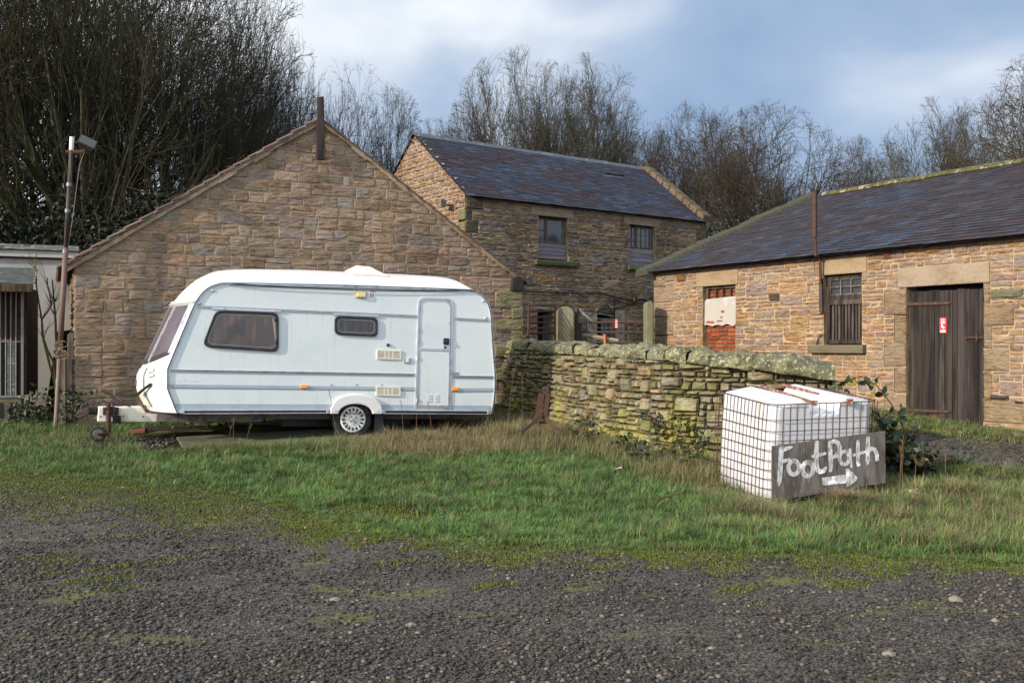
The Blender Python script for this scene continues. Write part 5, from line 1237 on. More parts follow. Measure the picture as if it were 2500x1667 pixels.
# drawbar fairing, coupling, handbrake, jockey wheel (local, on the centre line y=1.1)
def hp(x,y,d=1.02): return V0.pix(*cc(x,y),d)
mb=MB(); po=[hp(425,803),hp(1060,800),hp(1130,900),hp(1290,900),hp(1275,1020),hp(405,1015)]
po=[(p.x,p.z) for p in po]; mb.prism(po,.93,1.27); mb.build('drawbar_fairing',M['hitchcover'],ve,bevel=.012)
mb=MB()
for (x,y) in ((452,945),(787,938),(1082,945)): p=hp(x,y,.93); mb.lathe([(.012,0),(.010,-.006)],(p.x,.93,p.z),'y',8)
mb.build('fairing_screws',M['ventdark'],ve)
mb=MB(); p=hp(95,870,1.1); q_=hp(280,860,1.1); mb.hexa([(p.x,1.06,p.z-.035),(q_.x,1.04,q_.z-.05),(q_.x,1.16,q_.z-.05),(p.x,1.14,p.z-.035),(p.x+.03,1.07,p.z+.02),(q_.x,1.05,q_.z+.055),(q_.x,1.15,q_.z+.055),(p.x+.03,1.13,p.z+.02)])
h0=hp(165,830,1.1);h1=hp(190,770,1.1);h2=hp(270,735,1.1); mb.tube([h0,h1,h2],[.02,.016,.02],8); mb.build('coupling_head',M['darkiron'],ve,bevel=.006)
mb=MB(); p=hp(280,862,1.1); q_=hp(420,855,1.1); prof=[]
for k in range(13): prof.append((.062 if k%2 else .045,(q_.x-p.x)*k/12))
mb.lathe(prof,p,'x',20); mb.build('rubber_bellows',M['rubber'],ve)
mb=MB(); mb.tube([hp(735,760,1.2),hp(600,620,1.2),hp(585,605,1.2)],[.03,.024,.022],8); mb.tube([hp(590,610,1.2),hp(470,565,1.2)],[.024,.018],8); mb.box(hp(700,0,1.2).x,hp(790,0,1.2).x,1.17,1.23,hp(0,795,1.2).z,hp(0,755,1.2).z); mb.build('handbrake_lever',M['darkiron'],ve)
j=bpy.data.objects.new('jockey_wheel',None); col.objects.link(j); j.parent=ve
mb=MB(); mb.tube([hp(572,1180,.85),hp(572,905,.85)],.034,12); mb.tube([hp(572,915,.85),hp(572,745,.85)],.029,12); mb.tube([hp(572,750,.85),hp(480,700,.85),hp(478,665,.85)],[.013,.012,.012],6); mb.tube([hp(455,663,.85),hp(500,663,.85)],.012,6); mb.build('stem',M['iron'],j)
pc=hp(415,1200,.85); fk=hp(572,1190,.85)
mb=MB(); mb.tube([fk,Vector((pc.x,.80,pc.z))],[.03,.022],8); mb.tube([fk,Vector((pc.x,.90,pc.z))],[.03,.022],8); mb.tube([(pc.x,.78,pc.z),(pc.x,.92,pc.z)],.02,8); mb.build('fork',M['iron'],j)
mb=MB(); mb.lathe([(.06,-.02),(.075,-.028),(.112,-.03),(.112,.03),(.075,.028),(.06,.02)],(pc.x,.85,pc.z),'y',28); mb.build('tyre',M['rubber'],j,smooth=True)
mb=MB(); mb.lathe([(.072,-.024),(.062,-.030),(.052,-.02),(.052,.02)],(pc.x,.85,pc.z),'y',28); mb.build('rim',M['chassis'],j)
mb=MB(); p=hp(600,870,.88); mb.box(p.x-.10,p.x+.11,.86,.93,p.z-.05,p.z+.06); mb.tube([hp(515,810,.83),hp(600,880,.83)],.012,6); mb.build('clamp',M['darkiron'],ve,bevel=.006)
mb=MB(); mb.tube([hp(900,800,.95),hp(800,770,.92),hp(680,770,.86),hp(540,740,.84),hp(515,770,.84),hp(560,800,.84),hp(660,800,.84),hp(680,880,.84),hp(685,960,.86)],.008,6); mb.tube([hp(600,745,.84),hp(650,800,.83),hp(660,900,.83),hp(690,980,.84),hp(745,1050,.86)],.012,6); mb.build('wiring_loom',M['black'],ve,smooth=True)
mb=MB(); p=hp(700,990,.88); mb.box(p.x-.06,p.x+.05,.86,.92,p.z-.05,p.z+.06); mb.build('plug_socket',M['rubber'],ve,bevel=.01)

# ---------------------------------------------------------------- field wall
import bisect
wp=[Vector((a,b)) for a,b in WPATH]
def smooth_path(p,n):
    out=[]
    for i in range(len(p)-1):
        p0=p[max(i-1,0)];p1=p[i];p2=p[i+1];p3=p[min(i+2,len(p)-1)]
        for k in range(n):
            t=k/n; out.append(.5*((2*p1)+(-p0+p2)*t+(2*p0-5*p1+4*p2-p3)*t*t+(-p0+3*p1-3*p2+p3)*t**3))
    out.append(p[-1]); return out
SP=smooth_path(wp,10); cum=[0]
for a,b in zip(SP[:-1],SP[1:]): cum.append(cum[-1]+(b-a).length)
WL=cum[-1]
def wpos(s):
    s=max(0,min(WL-1e-4,s)); i=max(0,bisect.bisect_right(cum,s)-1); i=min(i,len(SP)-2); t=(s-cum[i])/(cum[i+1]-cum[i])
    p=SP[i].lerp(SP[i+1],t); a=SP[max(i-1,0)]; b=SP[min(i+2,len(SP)-1)]; d=(b-a).normalized(); return p,d
def wtop(s):
    p,_=wpos(s); px=1250+F*p.x/p.y
    return float(np.interp(px,[1229,1405,1581,1740,1960,2040],[1.585,1.49,1.445,1.365,1.265,1.22]))
def WT(s,d,z):
    p,t=wpos(s); nrm=Vector((t.y,-t.x))
    if nrm.y>0: nrm=-nrm
    bat=(wtop(s)-z)*.09
    q=p+nrm*(d+bat); 
    if s>WL-.02: q=q
    return (q.x,q.y,z)
fe=empty('field_wall',(0,0,0),'mossy dry stone field wall with big rounded coping stones, running from the gable to the white tank','stone wall')
PAL_W=[(.42,.36,.22),(.37,.325,.20),(.47,.41,.26),(.31,.28,.17),(.41,.38,.28),(.45,.34,.20),(.36,.33,.25),(.28,.245,.155)]
mb=MB()
stone_wall(mb,WT,WL,0,1.66,[],(.05,.12),(.09,.25),PAL_W,relief=.06,joint=.010,strat=.018,cell=.045,big=110,ztop=wtop,edge=.018,jt=.012,sink=.02,mcol=(.4,.38,.28),mdepth=-.045,roundp=4,nmax=9)
mb.build('stonework',[M['drystone'],M['mortar']],fe)
# ragged end of the wall and its back
mb=MB(); 
def ET(x,d,z):
    p,t=wpos(WL); nrm=Vector((t.y,-t.x)); nrm=-nrm if nrm.y>0 else nrm
    q=p-nrm*x+nrm*.06+t*d; return (q.x,q.y,z)
stone_wall(mb,ET,.55,0,1.22,[],(.07,.15),(.12,.28),PAL_W,relief=.07,joint=.018,strat=.02,cell=.06,edge=.03,jt=.015,sink=.03,mcol=(.35,.33,.25),mdepth=-.06,roundp=3)
def BT(s,d,z):
    p,t=wpos(s); nrm=Vector((t.y,-t.x)); nrm=-nrm if nrm.y>0 else nrm
    q=p-nrm*(.5+d); return (q.x,q.y,z)
stone_wall(mb,BT,WL,0.1,1.66,[],(.1,.2),(.2,.45),PAL_W,relief=.06,joint=.02,strat=.01,cell=.15,ztop=wtop,mcol=(.35,.33,.25),mdepth=-.04)
mb.build('end_stonework',[M['drystone'],M['mortar']],fe)
def cope(s0,s1,h,w,over,seed,tilt=0,squash=3.2):
    vs=[];fs=[]; ns,nt_=10,14; L=s1-s0
    for i in range(ns+1):
        u=i/ns; e=(1-abs(2*u-1)**squash)**.5 if 0<u<1 else 0.0
        e=max(e,.86) if squash>3 else max(e,.45)
        for k in range(nt_):
            t=math.pi*(-.12+1.24*k/(nt_-1)); 
            s=s0+.012+(L-.024)*u; p,tt=wpos(s); nrm=Vector((tt.y,-tt.x)); nrm=-nrm if nrm.y>0 else nrm
            a=math.cos(t)*w/2; b=max(-.02,math.sin(t))*h*e
            nz=mn.noise(Vector((s*3,seed,k*.5)))*.045+mn.noise(Vector((s*9,seed+5,k*1.1)))*.024
            sup=(abs(math.cos(t))**3.4+abs(math.sin(t))**3.4)**(-1/3.4)
            q=p-nrm*(.25-.0)+nrm*(a*sup*(.9+.1*e)+nz+over)
            vs.append((q.x,q.y,wtop(s)+b*sup+nz+.01+tilt*(u-.5)))
    for i in range(ns):
        for k in range(nt_-1): fs.append((i*nt_+k,i*nt_+k+1,(i+1)*nt_+k+1,(i+1)*nt_+k))
        fs.append((i*nt_+nt_-1,i*nt_,(i+1)*nt_,(i+1)*nt_+nt_-1))
    fs+=[tuple(range(nt_)),tuple(ns*nt_+k for k in range(nt_-1,-1,-1))]
    mb=MB(); mb.add(vs,fs,0,jit(rnd.choice([(.28,.26,.17),(.23,.215,.145),(.31,.29,.195),(.20,.185,.125)]),.12)); return mb.build('coping_stone',M['cope'],fe,smooth=True)
s=.1;k=0
ends=[]
def s_at_px(pxq):
    best=0
    for i in range(600):
        p,_=wpos(WL*i/600)
        if 1250+F*p.x/p.y<=pxq: best=WL*i/600
    return best
marks=[1232,1290,1330,1363,1404,1442,1470,1533,1583,1625,1680,1735]
ms=[.02]+[s_at_px(m) for m in marks[1:]]
for a,b in zip(ms[:-1],ms[1:]): cope(a,b,rnd.uniform(.15,.20),.52,.02,k*7.7,rnd.uniform(-.02,.02)); k+=1
cope(ms[-1],s_at_px(1850),.22,.62,.06,91,.02,3.1); cope(s_at_px(1838),WL+.05,.23,.66,.08,97,-.05,3.1)

# ---------------------------------------------------------------- IBC tank
def tri(c):
    # c: 8 corners: a(0..1 right) b(0..1 back) h(0..1 up): order (a,b,h)
    def f(a,b,h):
        v=Vector((0,0,0))
        for i in (0,1):
            for j in (0,1):
                for k in (0,1): v+=c[(i,j,k)]*((a if i else 1-a)*(b if j else 1-b)*(h if k else 1-h))
        return v
    return f
c1=lambda x,y:(1650+x/3.563,880+y/3.563)
YN,YR,YL=9.6,9.95,10.52
N1=P(*c1(840,385),YN);N0=P(*c1(790,1262),YN);R1=P(*c1(1745,350),YR);R0=P(*c1(1695,1205),YR);L1=P(*c1(372,262),YL);L0=P(*c1(334,1100),YL)
K1=R1+L1-N1; K0=R0+L0-N0
TK=tri({(0,0,0):N0,(0,0,1):N1,(1,0,0):R0,(1,0,1):R1,(0,1,0):L0,(0,1,1):L1,(1,1,0):K0,(1,1,1):K1})
print('tank w',(R1-N1).length,'d',(L1-N1).length,'h',(N1-N0).length, K1)
tk=empty('water_tank',N0,'white plastic tank in a rusty wire cage at the end of the field wall','water tank')
def tl(v): return Vector(v)-N0
mb=MB()
# outline in (a,h): raised shoulders with a valley between
ol=[(0,0),(1,0),(1,.98),(.985,1.0),(.73,1.06),(.69,1.04),(.67,.90),(.34,.895),(.32,1.03),(.28,1.05),(.015,1.0),(0,.98)]
ol=[(x*.97+.015,y) for x,y in ol]
po=rpoly(ol,[.05,.05,.06,.06,.05,.04,.04,.04,.04,.05,.06,.06],4)
bs=[0,.012,.035,.07,.12,.2,.35,.5,.65,.8,.88,.93,.965,.988,1]; rr=.09
vs=[];n=len(po)
for b in bs:
    e=min(b,1-b); ins=rr*(1-math.sqrt(max(0,1-((rr-min(e,rr))/rr)**2)))
    for k,(x,y) in enumerate(po):
        cx_=.5;cy=.5; X_=cx_+(x-cx_)*(1-ins*1.6); Y_=cy+(y-cy)*(1-ins*1.0)
        rip=.004*math.sin(y*60) if 0 else 0
        bul=.018*math.sin(min(1,max(0,y))*math.pi)*(1 if .2<y<.9 else .6)
        X_+= (bul if x>.5 else -bul)*(abs(x-.5)>.45)
        q=TK(X_,.015+.97*b,Y_); vs.append(tl(q))
fs=[(i*n+k,i*n+(k+1)%n,(i+1)*n+(k+1)%n,(i+1)*n+k) for i in range(len(bs)-1) for k in range(n)]+[tuple(range(n)),tuple((len(bs)-1)*n+k for k in range(n-1,-1,-1))]
mb.add(vs,fs); bt=mb.build('plastic_bottle',M['plastic'],tk,smooth=True)
es=bt.modifiers.new('e','EDGE_SPLIT'); es.split_angle=R(50)
mb=MB(); pc=TK(.5,.55,.94); pc2=tl(pc); mb.lathe([(.10,0),(.10,.035),(.09,.045),(.02,.045)],pc2,'z',28); mb.build('filler_cap',M['plastic'],tk)
# cage
def crod(mb,pts,r=.0042): mb.tube([tl(p) for p in pts],r,6)
def corner(h,out=.018):
    pts=[]; o=out
    def pt(a,b): return TK(a,b,h)
    r=.085
    def arc(cx_,cy,t0,t1):
        return [(cx_+ (r+o)*math.cos(t0+(t1-t0)*i/5),cy+(r+o)*math.sin(t0+(t1-t0)*i/5)) for i in range(6)]
    l=arc(r,r,-math.pi,-math.pi/2)+arc(1-r,r,-math.pi/2,0)+arc(1-r,1-r,0,math.pi/2)+arc(r,1-r,math.pi/2,math.pi)
    return [pt(a,b) for a,b in l]+[pt(*l[0])]
hs=[1.0,.845,.735,.64,.545,.445,.35,.26,.165,.07,.008]
mb=MB()
for k,h in enumerate(hs):
    bulge=.018+.012*math.sin(h*math.pi); crod(mb,corner(h,bulge),.006 if k==0 else .0042)
mb.build('cage_rails',M['iron'],tk)
mb=MB(); nv=0
for i in range(15):
    a=.03+.94*i/14
    for (b) in (-.022,1.022):
        pts=[TK(a+rnd.uniform(-.004,.004),b-(.010*math.sin(h*math.pi) if b<0 else -.01),h) for h in (0,.25,.5,.75,1.0)]; crod(mb,pts,.0038)
for i in range(15):
    b=.03+.94*i/14
    for a in (-.022,1.022):
        pts=[TK(a-(.010*math.sin(h*math.pi) if a<0 else -.01),b+rnd.uniform(-.004,.004),h) for h in (0,.25,.5,.75,1.0)]; crod(mb,pts,.0038)
mb.build('cage_bars',M['iron'],tk)
mb=MB()
rp=mat('rusty_painted_bar',(.13,.052,.034),.8,layers=[((25,25,25),(.36,.25,.19),.52,.6,4),((12,12,12),(.16,.05,.03),.5,.62,4)])
for a,a2 in ((.375,.42),(.72,.66)):
    A=TK(a,-.03,1.0); Bq=TK(a2,1.02,1.03); 
    for (o,) in ((0,),): mb.hexa([tl(A)+Vector((-.02,0,0)),tl(A)+Vector((.02,0,0)),tl(Bq)+Vector((.02,0,0)),tl(Bq)+Vector((-.02,0,0)),tl(A)+Vector((-.016,0,.022)),tl(A)+Vector((.016,0,.022)),tl(Bq)+Vector((.016,0,.022)),tl(Bq)+Vector((-.016,0,.022))])
    mb.box(tl(A).x-.028,tl(A).x+.028,tl(A).y-.02,tl(A).y+.02,tl(A).z-.02,tl(A).z+.035)
mb.build('tie_bar',rp,tk)
# pallet remnants under the left face
mb=MB(); 
for (b0,b1,h0,h1) in ((.3,.9,-.05,-.02),(.45,.8,.03,.05)):
    A=tl(TK(-.06,b0,h0));Bq=tl(TK(-.06,b1,h0)); C_=tl(TK(-.02,b1,h1)); D_=tl(TK(-.02,b0,h1)); o=Vector((.25,.1,0))
    mb.hexa([A,Bq,Bq+o,A+o,D_,C_,C_+o,D_+o],0,(.30,.22,.13))
mb.build('broken_pallet',M['wood'],tk)

# ---------------------------------------------------------------- footpath sign
tlc=P(*c1(835,742),9.515); trc=P(*c1(1816,614),9.87); brc=P(*c1(1819,1062),9.87); blc=P(*c1(838,1222),9.535)
sgn=empty('footpath_sign',tlc,'grey plywood board hand-painted FootPath with an arrow, leaning on the white tank','sign')
nrm=(trc-tlc).cross(blc-tlc).normalized(); nrm=nrm if nrm.y<0 else -nrm
def bl_(u,v): return tlc*(1-u)*(1-v)+trc*u*(1-v)+brc*u*v+blc*(1-u)*v
mb=MB(); K=14
edge=[]
for i in range(K): edge.append((i/K,rnd.uniform(-.004,.006)))
for i in range(K): edge.append((1+rnd.uniform(-.003,.002),i/K))
for i in range(K): edge.append((1-i/K,1+rnd.uniform(-.01,.006)))
for i in range(K): edge.append((rnd.uniform(-.003,.003),1-i/K))
fr2=[bl_(u,v)-tlc for u,v in edge]; n=len(fr2)
mb.add([p+nrm*.009 for p in fr2]+[p-nrm*.009 for p in fr2],[tuple(range(n)),tuple(range(2*n-1,n-1,-1))]+[(i,(i+1)%n,n+(i+1)%n,n+i) for i in range(n)])
mb.build('plywood_board',M['ply'],sgn)
O_=Vector((0,0,CZ))
def onb(x,y,off=.0125):
    px,py=c1(x,y); d=Vector(((px-1250)/F,1,-(py-HY)/F)); t=((tlc+nrm*off)-O_).dot(nrm)/d.dot(nrm); return O_+d*t-tlc
STK=[]
def ell(cx_,cy,rx,ry,t0=0,t1=360,n=18): return [(cx_+rx*math.cos(R(t0+(t1-t0)*i/n)),cy+ry*math.sin(R(t0+(t1-t0)*i/n))) for i in range(n+1)]
STK.append(([(918,765),(912,850),(908,950),(900,1050),(898,1085)],[42,42,42,36,14]))
STK.append(([(912,785),(950,770),(985,757),(1008,752)],[34,34,30,18]))
STK.append(([(915,880),(950,870),(985,858)],[32,32,22]))
STK.append((ell(1026,930,46,60,-80,285),36)); STK.append((ell(1148,943,46,60,-85,280),38))
STK.append(([(1228,715),(1222,800),(1220,880),(1228,940),(1252,968),(1285,960),(1305,930)],[40,42,42,42,40,38,20]))
STK.append(([(1192,832),(1240,822),(1298,808)],[26,32,24]))
STK.append(([(1342,715),(1344,800),(1348,880),(1345,955)],[36,40,38,30]))
STK.append(([(1340,722),(1375,700),(1410,712),(1428,755),(1418,800),(1390,832),(1352,842)],[32,34,34,36,36,34,28]))
STK.append((ell(1466,846,42,56,-60,300),32)); STK.append(([(1514,775),(1518,850),(1526,925)],[26,26,18]))
STK.append(([(1584,705),(1584,800),(1586,880),(1596,922),(1616,925),(1638,905)],[30,33,33,33,30,16]))
STK.append(([(1548,822),(1590,810),(1640,795)],[24,28,24]))
STK.append(([(1672,675),(1670,760),(1668,850),(1664,932)],[34,38,36,16])); STK.append(([(1672,800),(1700,762),(1730,772),(1748,815),(1750,860),(1752,905)],[24,32,36,34,32,26]))
STK.append(([(1275,1052),(1340,1045),(1410,1035),(1485,1028)],[68,72,70,74]))
mb=MB()
for si,(pts,w) in enumerate(STK):
    k=len(pts); ws=w if isinstance(w,list) else [w]*k
    # densify
    pp=[];ww=[]
    for i in range(k-1):
        for t in (0,.34,.67): pp.append((pts[i][0]*(1-t)+pts[i+1][0]*t,pts[i][1]*(1-t)+pts[i+1][1]*t)); ww.append(ws[i]*(1-t)+ws[i+1]*t)
    pp.append(pts[-1]); ww.append(ws[-1]); vs=[]
    for i,(x,y) in enumerate(pp):
        a=pp[max(i-1,0)];b=pp[min(i+1,len(pp)-1)]; dx,dy=b[0]-a[0],b[1]-a[1]; L=math.hypot(dx,dy) or 1; dx/=L;dy/=L
        h1=ww[i]/2*rnd.uniform(.93,1.1); h2=ww[i]/2*rnd.uniform(.93,1.1)
        vs+=[onb(x-dy*h1,y+dx*h1,.0125+.0004*si),onb(x+dy*h2,y-dx*h2,.0125+.0004*si)]
    mb.add(vs,[(2*i,2*i+1,2*i+3,2*i+2) for i in range(len(pp)-1)])
    for e_,s_ in ((0,-1),(len(pp)-1,1)):   # rounded stroke ends
        if isinstance(w,list) and w[0]>60: continue
        x,y=pp[e_]; a=pp[max(e_-1,0)];b=pp[min(e_+1,len(pp)-1)]; t0=math.atan2((b[1]-a[1])*s_,(b[0]-a[0])*s_); r_=ww[e_]/2
        mb.add([onb(x+r_*math.cos(t0+R(q)),y+r_*math.sin(t0+R(q)),.0125+.0004*si) for q in range(-90,91,20)],[tuple(range(10))])
hd=[(1478,942),(1500,938),(1545,978),(1578,1015),(1580,1030),(1545,1068),(1505,1112),(1484,1100),(1480,1020)]
mb.add([onb(x,y,.0195) for x,y in hd],[tuple(range(len(hd)))])
mb.build('painted_lettering',M['paint'],sgn)
mb=MB()
for (x,y) in ((853,757),(1795,640),(1800,838),(860,1005),(1180,900)): mb.lathe([(.006,0),(.004,-.004)],onb(x,y,.013),'y',8)
mb.build('nails',M['darkiron'],sgn)

# ---------------------------------------------------------------- gates and posts in the gap
def gp(x,y,Y): return P(*(lambda a:(1270+a[0]/6.357,700+a[1]/6.357))((x,y)),Y)
def gatepost(name,x0,x1,ytop,Y,th,label,split=None,colr=(.30,.245,.13)):
    a=gp(x0,ytop,Y); b=gp(x1,ytop,Y); w=b.x-a.x; g0=Hf(a.x,Y)-.1
    e=empty(name,(a.x,Y,g0),label,'gatepost','stone gateposts')
    h=a.z-g0; n=10; r=w/2
    po=[(0,0),(w,0),(w,h-r*.8)]+[(r+r*math.cos(math.pi*i/n),h-r*.8+r*.8*math.sin(math.pi*i/n)) for i in range(1,n)]+[(0,h-r*.8)]
    mb=MB(); mb.prism(po,0,th,0,colr); o=mb.build('post_stone',mat('mossy_gatepost_'+name,rough=.95,attr=True,layers=[((5,5,3),(.17,.155,.12),.42,.6,5),((9,9,6),(.10,.11,.03),.5,.66,5)],bump=[((30,30,30),.9,.012,5)]),e,bevel=.025)
    return e,w,h
e,w,h=gatepost('stone_gatepost',563,838,305,19.6,.34,'broad round-topped stone gatepost beside the rusty gate')
e.rotation_euler=(0,0,0)
gatepost('stone_gatepost',1950,2072,225,19.35,.40,'narrow mossy gatepost against the corner of the slate-roofed barn',colr=(.22,.22,.10))
ge_=empty('rusty_gate',gp(530,800,19.5),'small rusty barred gate left of the broad stone gatepost','gate'); o=gp(530,800,19.5)
def bar(mb,x0,y0,x1,y1,Y0,Y1,r): mb.tube([gp(x0,y0,Y0)-o,gp(x1,y1,Y1)-o],r,6)
mb=MB(); bar(mb,530,280,530,860,19.5,19.5,.034); bar(mb,135,300,125,860,18.9,18.9,.03); mb.build('gate_stile',M['iron'],ge_)
for (y0,y1) in ((385,375),(470,462),(552,548),(640,632),(715,706)): mb=MB(); bar(mb,130,y0+8,530,y1,18.9,19.5,.018 if y0<700 else .028); mb.build('rail',M['iron'],ge_)
mb=MB(); bar(mb,130,290,530,285,18.9,19.5,.015); mb.build('rail',M['iron'],ge_); mb=MB(); bar(mb,60,800,135,740,18.8,18.9,.02); mb.build('hinge_strut',M['iron'],ge_)
o=gp(900,800,19.9); ge2=empty('field_gate',o,'long low metal gate with a rusty top rail between the two stone gateposts','gate')
mb=MB(); bar(mb,878,340,878,880,19.9,19.9,.045); bar(mb,925,560,925,880,19.95,19.95,.05); mb.build('gate_stile',M['darkiron'],ge2)
mb=MB(); bar(mb,1060,552,1950,548,19.95,19.7,.030); mb.build('top_rail',M['iron'],ge2)
mb=MB(); bar(mb,920,703,1950,706,19.95,19.7,.024); bar(mb,1315,690,1315,850,19.9,19.9,.02); bar(mb,1685,700,1685,850,19.8,19.8,.02); bar(mb,1930,420,1930,860,19.7,19.7,.025); bar(mb,930,860,1950,872,19.95,19.7,.022); mb.build('lower_rail',M['darkiron'],ge2)
mb=MB(); A=gp(905,360,19.97)-o;Bq=gp(1095,545,19.96)-o; mb.tube([A,Bq],.045,4); mb.build('brace',mat('weathered_brace',(.22,.20,.20),.8),ge2)
mb=MB(); A=gp(930,740,20.0)-o;Bq=gp(1520,845,19.9)-o; mb.tube([A,Bq],.05,4); mb.build('loose_plank',mat('pale_plank',(.24,.19,.13),.85,bump=[((4,30,30),.6,.01,4)]),ge2)
for (l) in (((960,390),(1180,415),(1440,450)),((1060,490),(1190,490),(1300,512),(1470,512)),((930,630),(1100,634),(1300,640),(1520,632))): mb=MB(); mb.tube([gp(x,y,19.98)-o for x,y in l],.006,4); mb.build('strand_wire',M['galv'],ge2)
mb=MB(); A=gp(1312,735,19.85)-o; mb.tube([A,A+Vector((.02,0,-.5))],.03,5); mb.build('latch',mat('bright_rust',(.45,.12,.04),.8),ge2)
GF=Frame((gp(1490,600,19.7)),0)
a_=gp(1470,505,19.7); r_=(a_.x-GF.O.x,a_.z)
notice('notice',Frame((0,19.68,0),0),1270+1470/6.357,700+505/6.357,1270+1514/6.357,700+636/6.357,0,'small red notice hanging on the rusty top rail of the field gate')

# rusty iron stand by the wall
c7=lambda x,y:(1230+x/4.438,900+y/4.438)
o=P(*c7(400,530),13.6); st=empty('iron_stand',o,'rusty iron frame with two splayed legs standing in the dry grass before the field wall','iron frame')
def sp_(x,y,Y): return P(*c7(x,y),Y)-o
def strap(mb,A,Bq,w,t=.012):
    d=(Bq-A).normalized(); s=Vector((d.z,0,-d.x)).normalized()*w/2; n_=Vector((0,t,0))
    mb.hexa([A-s-n_,A+s-n_,A+s+n_,A-s+n_,Bq-s-n_,Bq+s-n_,Bq+s+n_,Bq-s+n_])
mb=MB(); strap(mb,sp_(408,265,13.6),sp_(365,540,13.6),.085); strap(mb,sp_(475,275,13.9),sp_(450,530,13.85),.06); strap(mb,sp_(400,430,13.58),sp_(392,530,13.58),.05); mb.build('upright',M['iron'],st)
mb=MB(); strap(mb,sp_(410,510,13.6),sp_(190,690,13.4),.05,.03); mb.build('leg',M['iron'],st)
mb=MB(); strap(mb,sp_(415,515,13.65),sp_(610,705,13.5),.05,.03); mb.build('leg',M['iron'],st)
mb=MB(); strap(mb,sp_(330,580,13.6),sp_(500,580,13.65),.03); mb.build('crossbar',M['iron'],st)
# ---------------------------------------------------------------- leaves
def leaf_mesh(name,Cn,size,colr,mt,parent=None,normal_bias=.3,aspect=.62,origin=None):
    n=len(Cn); size=np.broadcast_to(size,(n,))
    u=rg.normal(0,1,(n,3)); u/=np.linalg.norm(u,axis=1,keepdims=True)
    w=rg.normal(0,1,(n,3)); w[:,2]+=normal_bias*3; w-=u*(w*u).sum(1,keepdims=True); w/=np.linalg.norm(w,axis=1,keepdims=True)
    v=np.cross(w,u); s=size[:,None]
    A=[Cn-u*s*.5, Cn-u*s*.15+v*s*aspect*.45+w*s*.08, Cn-u*s*.15-v*s*aspect*.45+w*s*.08, Cn+u*s*.2+v*s*aspect*.38+w*s*.06, Cn+u*s*.2-v*s*aspect*.38+w*s*.06, Cn+u*s*.55-w*s*.06, Cn]
    V=np.stack(A,1).reshape(-1,3)
    if origin is not None: V=V-np.array(origin)
    b=(np.arange(n)*7)[:,None]
    fq=np.concatenate([b+np.array([[0,6,3,1]]),b+np.array([[0,2,4,6]])]); ft=np.concatenate([b+np.array([[6,5,3]]),b+np.array([[6,4,5]])])
    return np_mesh(name,V,fq,np.repeat(colr,7,0),mt,ft=ft,parent=parent)
def cols(pal,n,v=.25): return np.array(pal)[rg.integers(0,len(pal),n)]*rg.uniform(1-v,1+v,(n,1))
IVY=[(.022,.034,.014),(.030,.045,.018),(.018,.028,.014),(.04,.055,.02)]
BRL=[(.045,.085,.04),(.06,.10,.045),(.035,.065,.035),(.08,.11,.05),(.05,.07,.035)]

